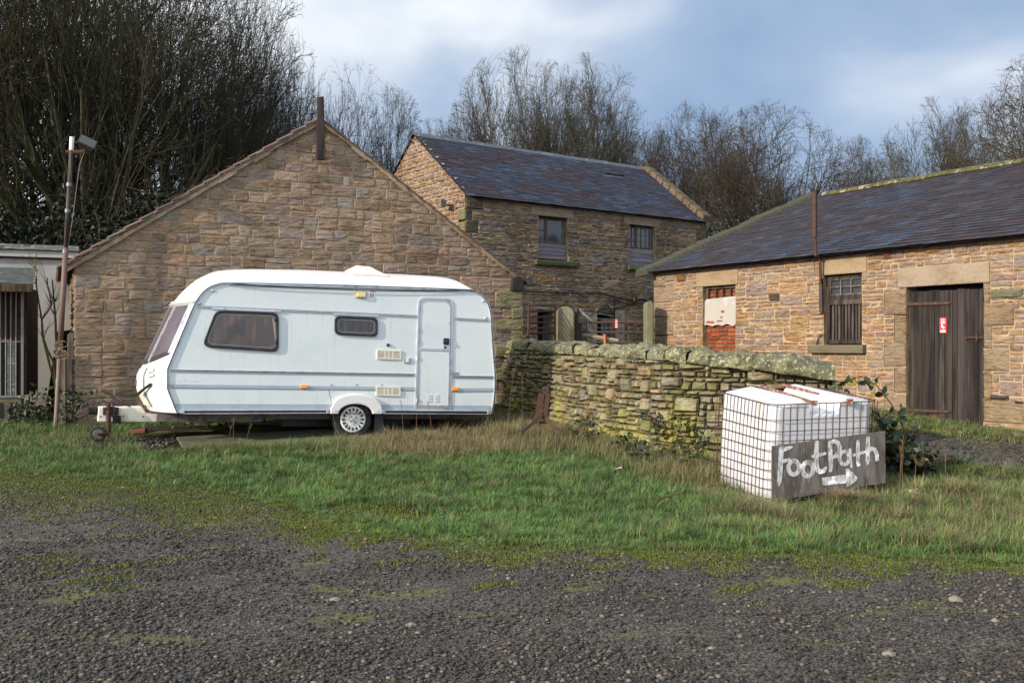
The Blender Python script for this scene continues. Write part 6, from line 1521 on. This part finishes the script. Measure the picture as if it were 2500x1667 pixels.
# ---------------------------------------------------------------- bare trees
def tree_data(seed,spec,trunk_r=.045,lean=(0,0)):
    """unit-height bare tree; spec: per level (children per branch, length, angle, start, wobble, up)"""
    g=np.random.default_rng(seed)
    P0=np.zeros((1,3)); D=np.array([[lean[0],lean[1],1.]]); D/=np.linalg.norm(D); Ln=np.array([spec[0][1]]); Rd=np.array([trunk_r]); out=[]
    for lv,(nch,ln,ang,st,wob,up) in enumerate(spec):
        n=len(P0); k=[9,8,6,5,3,2][lv]; m=[8,6,4,3,3,3][lv]
        pts=[P0]; dirs=[D]; d=D.copy(); p=P0.copy()
        for i in range(k):
            d=d+g.normal(0,wob,(n,3)); d[:,2]+=up; d/=np.linalg.norm(d,axis=1,keepdims=True)
            p=p+d*(Ln/k)[:,None]; pts.append(p); dirs.append(d)
        pts=np.stack(pts,1); dirs=np.stack(dirs,1)
        tap=np.linspace(1,.35 if lv<4 else .25,k+1)[None]*Rd[:,None]
        if lv==0: tap[:,0]*=1.5; tap[:,1]*=1.1
        out.append((pts,dirs,tap,m))
        if lv+1<len(spec):
            nc,l2,ang2,st2=spec[lv+1][0],spec[lv+1][1],spec[lv+1][2],spec[lv+1][3]
            t=np.concatenate([g.uniform(st2,1,(n,nc-1)),np.ones((n,1))],1); idx=t*k; i0=np.minimum(idx.astype(int),k-1); f=(idx-i0)[...,None]
            a=np.arange(n)[:,None]; q=pts[a,i0]*(1-f)+pts[a,i0+1]*f; dd=dirs[a,i0+1]; rr=tap[a,i0]*(1-f[...,0])+tap[a,i0+1]*f[...,0]
            q=q.reshape(-1,3); dd=dd.reshape(-1,3); rr=rr.reshape(-1); tt=t.reshape(-1); L2=np.repeat(Ln,nc)
            # perpendicular
            r=g.normal(0,1,dd.shape); r-=dd*(r*dd).sum(1,keepdims=True); r/=np.linalg.norm(r,axis=1,keepdims=True)
            th=np.radians(g.uniform(ang2*.45,ang2*1.3,len(dd)))*np.where(tt>=.999,.35,1.)
            D=dd*np.cos(th)[:,None]+r*np.sin(th)[:,None]
            P0=q; Rd=np.maximum(rr*g.uniform(.5,.75,len(rr)),.00075); Ln=l2*g.uniform(.6,1.25,len(rr))*(1.15-.45*tt)
            if lv==0:   # limbs reach out to a rounded crown
                az=g.permutation(len(rr))*2*np.pi/len(rr)*1.0+g.uniform(-.3,.3,len(rr)); pol=np.radians(ang2)*np.sqrt((np.arange(len(rr))+.5)/len(rr)); 
                D=np.stack([np.sin(pol)*np.cos(az*2.4),np.sin(pol)*np.sin(az*2.4),np.cos(pol)],1)+dd*.15; D/=np.linalg.norm(D,axis=1,keepdims=True)
                C0=np.array([0,0,.58]); S0=np.array([.46,.46,.41]); o=(P0-C0)/S0; dv=D/S0; A_=(dv*dv).sum(1); B_=(o*dv).sum(1); c_=(o*o).sum(1)-1
                Ln=np.maximum(.12,(-B_+np.sqrt(np.maximum(B_*B_-A_*c_,0)))/A_)*LF*g.uniform(.88,1.04,len(rr)); Rd=np.minimum(Rd,trunk_r*.5)*g.uniform(.7,1.1,len(rr))
    return out
def tubes_np(levels,scale,colf):
    Vs=[];Fs=[];Cs=[];base=0
    for (pts,dirs,tap,m) in levels:
        n,k1,_=pts.shape
        ref=np.where(np.abs(dirs[...,2:3])<.9,np.array([0,0,1.]),np.array([1.,0,0])); a=np.cross(dirs,ref); a/=np.linalg.norm(a,axis=-1,keepdims=True); b=np.cross(dirs,a)
        t=np.arange(m)*2*np.pi/m
        ring=pts[:,:,None]*scale+(a[:,:,None]*np.cos(t)[None,None,:,None]+b[:,:,None]*np.sin(t)[None,None,:,None])*(tap*scale[2])[:,:,None,None]
        Vs.append(ring.reshape(-1,3)); idx=base+np.arange(n*k1*m).reshape(n,k1,m)
        A=idx[:,:-1,:]; Bq=idx[:,1:,:]; Fs.append(np.stack([A,np.roll(A,-1,2),np.roll(Bq,-1,2),Bq],-1).reshape(-1,4))
        Cs.append(np.repeat(colf(n),k1*m,0)); base+=n*k1*m
    return np.concatenate(Vs),np.concatenate(Fs),np.concatenate(Cs)
PROTO={}
def make_proto(key,seed,spec,tw,trunk_r=.04,ivy=0,lean=(0,0),bark=(1,1,1),leafy=0):
    lv=tree_data(seed,spec,trunk_r,lean)
    top=np.percentile(lv[-1][0][:,-1,2],99.2); s=1/top; sc=np.array([s,s,s])
    V1,F1,C1=tubes_np(lv[:2],sc,lambda n:np.tile(bark,(n,1))*rg.uniform(.8,1.15,(n,1)))
    V2,F2,C2=tubes_np(lv[2:],sc,lambda n:cols(tw,n,.25))
    rx=np.percentile(np.hypot(V2[:,0],V2[:,1]),96)
    def dome(V):
        q=(V-np.array([0,0,.5]))/np.array([rx,rx,.5]); r=np.linalg.norm(q,axis=1); r2=np.where(r>.80,.80+.22*np.tanh((r-.80)/.22),r); k=np.where(V[:,2]>.35,r2/np.maximum(r,1e-6),1.0)
        return V*0+np.array([0,0,.5])+q*k[:,None]*np.array([rx,rx,.5])
    V1=dome(V1); V2=dome(V2); V2t=V2[:,2].max(); V1[:,2]/=V2t; V2[:,2]/=V2t
    iv=None
    if ivy:
        pts=[];
        for (p,d,t,m) in lv[:2]:
            for a in range(p.shape[0]):
                for i in range(p.shape[1]-1):
                    z=p[a,i,2]*s
                    if z<ivy*(.6+.6*g_rand(a)): pts.append((p[a,i]*s,p[a,i+1]*s,t[a,i]*s))
        cn=[]
        for (A,Bq,r) in pts:
            kk=int(26+900*r); tt=rg.random((kk,1)); o=rg.normal(0,1,(kk,3))*(r*1.1+.012); cn.append(A*(1-tt)+Bq*tt+o)
        if cn: iv=np.concatenate(cn)
    lf=None
    if leafy:
        p=lv[-1][0][:,-1]*s; k=rg.random(len(p))<leafy; lf=dome(p[k])/np.array([1,1,V2t])
    rad=np.hypot(V2[:,0],V2[:,1]); rad=np.percentile(rad,95)
    PROTO[key]=(V1,F1,C1,V2,F2,C2,iv,rad,lf)
def g_rand(a): return ((a*7919)%97)/97
LF=.74
TW1=[(.072,.068,.038),(.056,.056,.03),(.088,.084,.048),(.07,.06,.04)]
TW2=[(.10,.088,.06),(.08,.07,.05),(.12,.105,.072),(.09,.08,.048)]
TW3=[(.095,.075,.052),(.08,.062,.045),(.11,.08,.056),(.08,.07,.045)]
# (children, length, angle, start, wobble, up)
make_proto('dense',11,[(1,.20,0,0,.03,.0),(20,.5,64,.25,.05,.02),(8,.30,34,.25,.07,.015),(6,.15,36,.15,.10,.01),(3,.09,38,.15,.12,.0),(3,.05,36,.2,.14,.02)],TW1,.026,ivy=.20)
make_proto('dense2',29,[(1,.26,0,0,.04,.0),(18,.5,68,.25,.055,.02),(8,.30,36,.25,.08,.015),(6,.15,38,.15,.11,.01),(3,.09,38,.15,.12,.0),(3,.05,36,.2,.14,.02)],TW1,.026,ivy=.24,lean=(.05,0))
make_proto('fan',5,[(1,.20,0,0,.04,.0),(22,.5,70,.30,.05,.02),(8,.25,36,.35,.07,.01),(8,.12,36,.15,.09,.0),(4,.065,38,.1,.11,.02),(3,.04,36,.2,.12,.03)],TW2,.022,bark=(1.4,1.3,1.1))
make_proto('fan2',17,[(1,.26,0,0,.05,.0),(20,.5,74,.35,.06,.02),(8,.26,38,.35,.08,.01),(8,.12,38,.15,.10,.0),(4,.065,38,.1,.11,.02),(3,.04,36,.2,.12,.03)],TW2,.022,bark=(1.4,1.3,1.1))
make_proto('spread',41,[(1,.30,0,0,.05,.0),(15,.5,80,.45,.08,.02),(8,.26,44,.3,.11,.01),(8,.13,44,.15,.13,.0),(4,.07,40,.1,.14,.0),(3,.037,38,.2,.13,.02)],TW3,.027,ivy=.30,leafy=.06,bark=(1.4,1.25,1.05))
def place_tree(key,px,ytop,Y,wpx,label,rot=0.0,group='bare trees behind the farm buildings',ivy=True,yaw=0):
    V1,F1,C1,V2,F2,C2,iv,rad,lf=PROTO[key]
    X=(px-1250)/F*Y; zb=Hf(X,Y)-.1; Ht=CZ+(HY-ytop)/F*Y-zb; wr=wpx/F*Y
    e=empty('bare_tree',(X,Y,zb),label,'tree',group); e.rotation_euler=(0,0,rot); e.scale=(wr/rad,wr/rad,Ht)
    for nm,V,Fq,C,mt in (('trunk',V1,F1,C1,M['bark']),('crown',V2,F2,C2,M['twig'])):
        kk=(key,nm)
        if kk not in CACHE: CACHE[kk]=np_mesh(nm,V,Fq,C,mt,smooth=(nm=='trunk'),parent=e)
        else:
            o=CACHE[kk].copy(); col.objects.link(o); o.parent=e; o.name=nm
    if iv is not None and ivy:
        kk=(key,'ivy')
        if kk not in CACHE: CACHE[kk]=leaf_mesh('ivy',iv,rg.uniform(.006,.011,len(iv)),cols(IVY,len(iv)),M['leaf'],parent=e)
        else: o=CACHE[kk].copy(); col.objects.link(o); o.parent=e; o.name='ivy'
    if lf is not None:
        kk=(key,'dead_leaves')
        if kk not in CACHE: CACHE[kk]=leaf_mesh('dead_leaves',lf,rg.uniform(.005,.009,len(lf)),cols([(.13,.06,.035),(.10,.05,.03),(.15,.08,.04)],len(lf)),M['leaf'],parent=e)
        else: o=CACHE[kk].copy(); col.objects.link(o); o.parent=e; o.name='dead_leaves'
    return e
CACHE={}
TREES=[('dense',-170,-460,26,600,'dark ivy-clad bare tree at the far left edge behind the outbuilding',0),
('dense2',90,-520,30,520,'tall dark bare tree rising above the flat-roofed outbuilding',1.3),
('dense',250,-400,25.5,450,'tall ivy-clad bare tree directly behind the floodlight pole',2.6),
('dense2',380,-330,31,380,'tall bare tree just right of the floodlight pole',4.0),
('dense',470,-150,27,290,'bare tree leaning over the left roof slope of the gable',5.2),
('dense2',610,60,33,200,'bare tree above the middle of the left roof slope',.4),
('dense',690,85,34,200,'dense bare tree left of the timber post on the gable peak',.9),
('dense2',850,140,38,175,'bare tree right behind the timber post on the gable peak',2.4),
('fan',940,205,36,150,'bare tree over the right roof slope, between the two gables',3.6),
('fan2',1060,285,40,120,'small distant bare tree at the peak of the two-storey gable',5.0),
('fan',1275,118,38,205,'tall fan-shaped bare tree left of centre behind the blue slate roof',1.7),
('fan2',1430,135,40,220,'broad fan-shaped bare tree right of centre behind the blue slate roof',.3),
('fan2',1140,255,42,130,'lower bare tree at the left of the fan-shaped pair',2.0),
('fan2',1355,150,44,190,'bare tree filling the middle between the two big fan-shaped trees',4.2),
('spread',1800,262,43,190,'bare tree behind and between the two reddish-brown trees',1.9),
('fan2',1530,235,45,130,'narrow bare tree on the right flank of the big fan-shaped pair',2.7),
('fan',1600,300,44,130,'low bare tree in the dip behind the right end of the blue roof',4.4),
('spread',1710,235,39,190,'reddish-brown bare tree beyond the right-hand coping of the two-storey building',.8),
('spread',1890,252,37,225,'wide reddish-brown bare tree with open limbs left of the rusty iron stay',2.9),
('spread',2060,325,42,130,'low reddish bare tree above the barn verge',4.9),
('fan',2165,375,48,130,'small distant bare tree in the dip above the barn ridge',2.2),
('fan2',2290,235,40,180,'rounded bare tree above the right part of the barn ridge',5.6),
('fan',2440,225,38,180,'bare tree above the barn ridge near the right edge',1.1),
('spread',2680,60,30,330,'sparse bare tree reaching in from the right edge',3.3)]
for t in TREES: place_tree(t[0],t[1],t[2],t[3],t[4],t[5],t[6])
# ivy and scrub under the trees on the left, and low scrub far behind
def scrub(name,x0,x1,ytop,Y,dY,n,size,label,pal=IVY,amp=40):
    px=rg.uniform(x0,x1,n); Yv=Y+rg.uniform(-dY,dY,n); X=(px-1250)/F*Yv
    top=np.interp(px,np.linspace(x0,x1,len(ytop)),ytop)+amp*np.sin(px*.031)*.5+amp*.5*np.sin(px*.083+Y)
    zt=CZ+(HY-top)/F*Yv; z0=H(X,Yv); z=z0+(zt-z0)*rg.random(n)**.75
    o=leaf_mesh(name,np.stack([X,Yv,z],1),rg.uniform(size*.6,size*1.3,n),cols(pal,n),M['leaf']); return tag(o,label,'scrub',kind='stuff')
scrub('undergrowth',-300,600,[470,470,500,520,500,480,520,600],23.2,.8,16000,.13,'dark ivy thicket filling the space under the tall trees on the left')
scrub('far_scrub',1560,2150,[560,560,520,510,560],33,1.5,6000,.12,'dark scrub at the foot of the trees beyond the right-hand coping',amp=30)
# ---------------------------------------------------------------- flat-roofed outbuilding
OB=Frame((-8.5-.93*7,18.75-.366*7,0),R(21.5))
oe=empty('outbuilding',OB,'flat-roofed outbuilding with stained pale render at the left edge','outbuilding')
zt=OB.xz(100,600)[1]
mb=MB(); mb.box(0,6.85,0,3,.1,zt-.24); mb.build('rendered_wall',M['wallrender'],oe)
mb=MB(); mb.box(-.1,6.88,-.10,.0,zt-.235,zt-.11); mb.build('fascia',mat('grubby_white_fascia',(.34,.33,.31),.7,layers=[((3,3,9),(.30,.29,.27),.5,.7,5)]),oe,bevel=.008)
mb=MB(); mb.box(-.15,6.9,-.16,3.1,zt-.10,zt); mb.build('roof_edge',M['fascia'],oe,bevel=.01)
mb=MB(); mb.tube([(0,-.04,zt-.25),(6.87,-.04,zt-.25)],.016,6); mb.build('conduit',M['iron'],oe)
# barred kennel
ko=P(56,985,15.9); KF=Frame((ko.x,ko.y,Hf(ko.x,ko.y)),R(18))
ke=empty('kennel',KF,'barred metal dog kennel with a grey felt pent roof at the left edge','kennel')
gz0=KF.O.z; zb=P(0,966,15.9).z-gz0; ztp=P(0,712,15.9).z-gz0
mb=MB(); mb.box(-2.0,.0,.35,1.5,zb,ztp+.1,0,(.10,.055,.035)); mb.build('timber_back',M['wood'],ke)
mb=MB(); mb.box(-1.99,-.03,.0,.34,zb-.04,zb,0,(.28,.19,.06)); mb.build('floor_plank',M['wood'],ke)
mb=MB(); mb.box(-.62,-.29,.28,.345,zb+.02,zb+.9); mb.build('inner_hatch',M['void'],ke)
mb=MB(); mb.box(-.66,-.60,.26,.34,zb,zb+.93); mb.box(-.66,-.24,.262,.338,zb+.9,zb+.95); mb.box(-.29,-.17,.263,.337,zb,zb+.93); mb.build('hatch_frame',M['fascia'],ke)
mb=MB(); mb.box(-.03,.01,-.01,.03,zb-.03,ztp); mb.box(-2.,.0,-.012,.02,zb-.03,zb+.01); mb.box(-2.,.0,-.005,.015,(zb*.48+ztp*.52)-.008,(zb*.48+ztp*.52)+.008); mb.build('cage_frame',M['galv'],ke)
for i in range(24): x=-.105-.078*i; mb=MB(); mb.tube([(x,.005,zb),(x,.005,ztp)],.010,6); mb.build('bar',M['galv'],ke)
ra=KF.Mi@P(80,696,15.4); rb=KF.Mi@P(66,655,16.3)
mb=MB(); mb.hexa([(-2.2,ra.y,ra.z),(ra.x,ra.y,ra.z),(rb.x+.1,rb.y+.3,rb.z+.0),(-2.2,rb.y+.3,rb.z+.0),(-2.2,ra.y,ra.z+.03),(ra.x,ra.y,ra.z+.03),(rb.x+.1,rb.y+.3,rb.z+.03),(-2.2,rb.y+.3,rb.z+.03)]); mb.build('pent_roof',M['felt'],ke,bevel=.004)
mb=MB(); mb.box(-2.2,ra.x+.005,ra.y-.02,ra.y+.01,ra.z-.115,ra.z+.012,0,(.13,.10,.055)); mb.build('bargeboard',M['wood'],ke,bevel=.006)
mb=MB()
mb.hexa([(ra.x+.005,ra.y-.01,ra.z+.02),(ra.x+.03,ra.y-.01,ra.z+.02),(rb.x+.13,rb.y+.3,rb.z+.02),(rb.x+.10,rb.y+.3,rb.z+.02),(ra.x+.005,ra.y-.01,ra.z+.055),(ra.x+.03,ra.y-.01,ra.z+.055),(rb.x+.13,rb.y+.3,rb.z+.055),(rb.x+.10,rb.y+.3,rb.z+.055)]); mb.build('roof_batten',M['moss'],ke)
for i in range(5):
    mb=MB(); x0=-.02-.46*i
    po=[(x0-.44,0),(x0,0),(x0,zb-.05),(x0-.44,zb-.05)]; mb.prism(po,.0,.22); o=mb.build('concrete_block',M['concrete'],ke,bevel=.01)
    for k in (.13,.31): mb=MB(); mb.prism(rpoly([(x0-k-.045,.06),(x0-k+.045,.06),(x0-k+.045,zb-.11),(x0-k-.045,zb-.11)],.04),-.003,.01); mb.build('block_hole',M['void'],o)
# ---------------------------------------------------------------- pole with floodlight
Yp=15.3; pt=P(176,335,Yp); pb=P(137,1022,Yp); pb=pb+(pb-pt).normalized()*.15
pe=empty('lamp_pole',pb,'tall leaning timber and pipe pole with a floodlight on top, left of the gable','pole')
L=pt-pb; mb=MB(); mb.tube([Vector((0,0,0)),L*.30],.034,10); mb.build('lower_pole',mat('grey_pipe',(.17,.13,.11),.75,layers=[((9,9,2),(.09,.05,.035),.45,.65,5)]),pe)
mb=MB(); mb.tube([L*.29,L*.62],.042,10); mb.build('brown_pipe',mat('brown_pipe',(.12,.075,.055),.7,layers=[((9,9,2),(.11,.06,.045),.45,.65,5)]),pe,smooth=True)
mb=MB(); mb.tube([L*.60,L*.975],[.036,.031],10,0,(.17,.15,.135)); mb.build('upper_pole',M['wood'],pe,smooth=True)
mb=MB(); mb.tube([L*.955,L],.036,10); mb.build('pole_cap',M['hitchcover'],pe)
mb=MB()
for t in (.155,.265,.60,.74,.83): mb.tube([L*t,L*(t+.012)],.040 if t<.3 else .046,10)
mb.build('clips',M['galv'],pe)
fp=P(213,349,Yp-.1)-pb
mb=MB(); hx=.115; ctr=fp
import mathutils
Rm=mathutils.Euler((R(-35),R(22),R(25))).to_matrix()
def q3(x,y,z): return ctr+Rm@Vector((x,y,z))
mb.hexa([q3(-.14,-.03,-.10),q3(.14,-.03,-.10),q3(.09,.10,-.07),q3(-.09,.10,-.07),q3(-.14,-.03,.10),q3(.14,-.03,.10),q3(.09,.10,.07),q3(-.09,.10,.07)]); lo=mb.build('floodlight_housing',M['darkiron'],pe,bevel=.008)
mb=MB(); mb.hexa([q3(-.12,-.036,-.083),q3(.12,-.036,-.083),q3(.12,-.031,-.083),q3(-.12,-.031,-.083),q3(-.12,-.036,.083),q3(.12,-.036,.083),q3(.12,-.031,.083),q3(-.12,-.031,.083)]); mb.build('floodlight_glass',mat('dusty_lamp_glass',(.07,.07,.07),.6),pe)
mb=MB(); mb.tube([L*.955+Vector((-.08,0,-.03)),L*.955+Vector((.2,0,-.03))],.03,6); mb.tube([L*.955+Vector((.17,0,-.03)),fp+Vector((0,.05,-.05))],.02,6); mb.build('bracket',M['iron'],pe)
mb=MB(); mb.tube([fp+Vector((-.04,.05,-.06)),L*.90+Vector((.16,-.03,0)),L*.80+Vector((.13,-.04,0)),L*.70+Vector((.10,-.05,0)),L*.62+Vector((.06,-.05,0))],.005,5); mb.build('cable',M['galv'],pe,smooth=True)
mb=MB()
for k in range(9):
    t=rnd.uniform(.245,.29); c=L*t+Vector((rnd.uniform(-.01,.06),-.05,0)); r=rnd.uniform(.05,.13); a0=rnd.uniform(0,1)
    mb.tube([c+Vector((r*math.cos(a+a0),rnd.uniform(-.03,.03),r*.6*math.sin(a+a0))) for a in [i*.7 for i in range(10)]],.007,5,0,(.30,.25,.16))
mb.build('twine',M['grass'],pe)
def plank(name,x0,x1,y0,y1,Y,label,lean=0,colr=(.20,.16,.12)):
    a=P(x0,y1,Y); b=P(x1,y1,Y); t=P(x0,y0,Y).z; g0=Hf(a.x,Y)-.15; e=tag(MBplank(name,a,b,g0,t,lean,colr),label,'timber','old timbers beside the pole'); return e
def MBplank(name,a,b,g0,t,lean,colr):
    mb=MB(); w=b.x-a.x; h=t-g0
    mb.hexa([(0,0,0),(w,0,0),(w,.07,0),(0,.07,0),(lean,0,h-.03),(w*.92+lean,0,h),(w*.92+lean,.07,h+.01),(lean,.07,h-.04)],0,colr); o=mb.build(name,M['wood'],bevel=.006); o.location=(a.x,a.y,g0); return o
plank('old_timber',143,161,862,1030,15.45,'rotten timber post standing right beside the foot of the lamp pole')
plank('old_timber',164,181,812,990,15.62,'grey timber post against the corner of the coursed sandstone gable',colr=(.15,.125,.105))
plank('old_timber',106,136,806,990,17.2,'dark tarred board leaning in the gap behind the lamp pole',.25,(.03,.027,.025))
# saplings in the gap
mb_l=lambda L_:[P(x/3.485,600+y/3.485,Yp+.9) for x,y in L_]
for pts,lab in (([(470,1180),(420,1000),(370,800),(355,625),(330,480),(310,340),(305,200),(310,70)],'tall thin bare sapling with a straight stem in front of the pale render'),
            ([(460,1000),(400,880),(360,760),(356,625),(405,560),(438,500),(425,420),(405,340),(403,270)],'thin bare sapling with a crooked stem in front of the pale render'),
            ([(480,820),(470,600),(460,480),(445,290)],'short bare shoot close to the left side of the pole')):
    P3=mb_l(pts); b=Vector((P3[0].x+.05,P3[0].y,Hf(P3[0].x,P3[0].y))); P3=[b]+P3; o0=b
    mb=MB(); mb.tube([p-o0 for p in P3],[.018]+[.017*(1-i/len(P3))+.004 for i in range(len(P3)-1)],6,0,(1.7,1.4,1.1))
    for k in range(7):
        i=rnd.randint(2,len(P3)-2); q_=P3[i]-o0; d=Vector((rnd.choice([-1,1])*rnd.uniform(.1,.25),rnd.uniform(-.1,.1),rnd.uniform(.2,.45))); mb.tube([q_,q_+d*.5,q_+d],[.007,.005,.002],4,0,(1.5,1.2,1.0))
    o=mb.build('sapling',M['bark']); o.location=o0; tag(o,lab,'sapling','saplings by the pole')
# ---------------------------------------------------------------- brambles
def bramble(paths,label,nleaf,lsize=.07,pal=BRL,name='bramble',spread=.05,extra=((.30,.22,.03),(.25,.06,.03)),group='brambles'):
    base=Vector(paths[0][0]); e=empty(name,base,label,'bramble',group)
    for pts in paths: mb=MB(); mb.tube([Vector(p)-base for p in pts],[.008]*(len(pts)-1)+[.003],5,0,(2.0,.9,.8)); mb.build('stem',M['bark'],e,smooth=True)
    cn=[];sz=[]
    for pts in paths:
        for k in range(nleaf):
            t=rnd.random()*(len(pts)-1); i=int(t); p=Vector(pts[i]).lerp(Vector(pts[min(i+1,len(pts)-1)]),t-i)-base
            o=Vector((rnd.gauss(0,spread),rnd.gauss(0,spread),rnd.gauss(0,spread)))
            for j in range(3): cn.append(tuple(p+o+Vector((rnd.gauss(0,lsize*.4),rnd.gauss(0,lsize*.4),rnd.gauss(0,lsize*.25))))); sz.append(lsize*rnd.uniform(.6,1.2))
    C=cols(pal,len(cn)); k=rg.random(len(cn)); C[k<.05]=extra[0]; C[(k>.05)&(k<.08)]=extra[1]
    leaf_mesh('leaves',np.array(cn),np.array(sz),C,M['leaf'],parent=e,normal_bias=.4,aspect=.75)
    return e
c9=lambda x,y,Y:P(2000+x/3.484,880+y/3.484,Y)
bramble([[c9(705,1000,10.35),c9(712,800,10.35),c9(722,600,10.4),c9(690,500,10.4),c9(600,350,10.5),c9(480,200,10.6),c9(360,140,10.7),c9(250,155,10.8),c9(190,240,10.85)],
         [c9(700,720,10.4),c9(640,640,10.5),c9(560,570,10.6),c9(490,520,10.7)]],'arching bramble with large green leaves right of the white tank',17,.115,spread=.05)
bramble([[c9(640,1000,10.7),c9(680,880,10.7),c9(760,780,10.6),c9(700,700,10.6)],[c9(600,900,10.8),c9(620,760,10.8),c9(680,650,10.8)],[c9(720,980,10.9),c9(800,900,10.8),c9(900,850,10.7)]],'dense low bramble bush in the shade behind the footpath sign',60,.09,pal=IVY+BRL[:2],spread=.10)
for i,(pts,lab) in enumerate((([(1240,840),(1290,800),(1320,760),(1300,700)],'low bramble patch at the foot of the wall, halfway to the tank'),
     ([(1760,840),(1650,560),(1540,490),(1460,470)],'bramble spray climbing the yellow mossy part of the field wall'),
     ([(1880,980),(2060,840),(2120,760),(2230,740)],'bramble with yellowing leaves between the wall and the left side of the tank'),
     ([(1700,900),(1800,720),(1900,620),(1930,560)],'thin bramble spray on the wall, nearer the tank'),
     ([(760,700),(820,620),(900,600),(960,680)],'low dark bramble right of the rusty iron stand'),
     ([(1380,940),(1400,880),(1480,800),(1510,860)],'bramble seedlings sprawling in the dry grass before the wall'))):
    Y=[12.2,12.3,11.2,11.9,13.4,11.7][i]
    bramble([[P(*c7(x,y),Y-.03*k) for k,(x,y) in enumerate(pts)],[P(*c7(pts[0][0]+60,pts[0][1]+20),Y-.1),P(*c7(pts[1][0]+90,pts[1][1]+60),Y-.15),P(*c7(pts[2][0]+80,pts[2][1]+90),Y-.2)]],lab,16 if i!=2 else 26,.06,spread=.06)
bramble([[P(60,1020,15.6),P(80,985,15.6),P(110,965,15.7)],[P(100,1020,15.5),P(120,980,15.5),P(150,960,15.5)],[P(165,1020,15.2),P(185,985,15.2),P(200,965,15.2)],[P(20,1025,15.4),P(50,1000,15.4),P(90,1005,15.3)]],'low bramble thicket round the foot of the lamp pole',60,.065,pal=BRL+IVY,spread=.10)
bramble([[P(430,1025,15.1),P(520,1022,15.2),P(620,1022,15.4)],[P(640,1030,15.6),P(700,1020,15.7),P(780,1025,15.9)]],'straggling weeds in the shade behind the caravan chassis',50,.06,pal=BRL[:2]+IVY,spread=.09)
# fallen leaves, twigs, brick, stones
n=420; px_=rg.uniform(380,2480,n); py_=rg.uniform(1130,1345,n); ctr=np.array([tuple(gpt(a,b,.03)) for a,b in zip(px_,py_)])
tag(leaf_mesh('fallen_leaves',ctr,rg.uniform(.025,.05,n),cols([(.20,.09,.04),(.15,.07,.035),(.26,.15,.06),(.13,.08,.05)],n),M['leaf'],normal_bias=1.2,aspect=.8),'scattered brown fallen leaves in the verge','fallen leaves',kind='stuff')
def stick(pts,r,label):
    P3=[gpt(x,y,d) for x,y,d in pts]; mb=MB(); mb.tube([p-P3[0] for p in P3],[r,r*.8,r*.5][:len(P3)] if len(P3)==3 else r,6,0,(1.3,1.0,.8)); o=mb.build('fallen_branch',M['bark']); o.location=P3[0]; tag(o,label,'branch')
stick([(1585,1232,.05),(1625,1212,.10),(1668,1200,.16)],.014,'dark fallen branch sticking up from the verge left of the tank')
stick([(1575,1452,.03),(1610,1457,.025),(1630,1460,.02)],.008,'small twig lying on the gravel right of centre')
mb=MB(); b=gpt(339,1058); mb.hexa([Vector(v) for v in [(-.11,-.06,0),(.11,-.03,.01),(.11,.07,.01),(-.11,.05,0),(-.11,-.06,.055),(.11,-.03,.085),(.11,.07,.085),(-.10,.05,.06)]],0,(.30,.11,.08)); o=mb.build('brick',M['brick'],bevel=.008); o.location=b; tag(o,'loose red brick on the ground under the drawbar','brick')
mb=MB(); b=gpt(1508,1145,.05); mb.hexa([Vector(v) for v in [(-.05,-.008,-.005),(.05,-.008,.02),(.05,.008,.02),(-.05,.008,-.005),(-.05,-.008,.0),(.05,-.008,.028),(.05,.008,.028),(-.05,.008,.0)]]); o=mb.build('white_stick',M['white']); o.location=b; tag(o,'small white plastic strip lying in the grass left of the tank','litter')
for (x,y,s,lab) in ((1004,1532,.035,'pale stone on the gravel, bottom centre'),(2333,1470,.05,'pale square stone on the gravel at right'),(2430,1520,.03,'small pale stone near the right edge of the gravel'),(1737,1588,.028,'small reddish pale stone on the gravel right of centre'),(2170,1604,.04,'grey stone at the bottom right of the gravel'),(818,1470,.04,'rough brown stone on the gravel left of centre'),(300,1192,.03,'pale stone on the mossy edge at left'),(2140,1195,.16,'mossy boulder half buried right of the tank'),(2230,1215,.15,'yellow-green mossy boulder in the rough grass right of the tank')):
    b=gpt(x,y); bm_=MB(); iv_,if_=ico(); 
    vv=[]
    for v in iv_:
        k=1+.25*mn.noise(Vector(v)*1.7+Vector((x,0,0))); vv.append((v[0]*s*1.1*k,v[1]*s*.9*k,v[2]*s*.62*k))
    bm_.add(vv,[tuple(f) for f in if_],0,(.34,.30,.24) if s<.1 else (.14,.15,.06)); o=bm_.build('loose_stone' if s<.1 else 'boulder',M['cope'] if s>.1 else M['stonechips'],smooth=s>.1,sub=1 if s>.1 else 0,bevel=.003 if s<.1 else 0); o.location=b+Vector((0,0,s*.3)); tag(o,lab,'stone','loose stones')
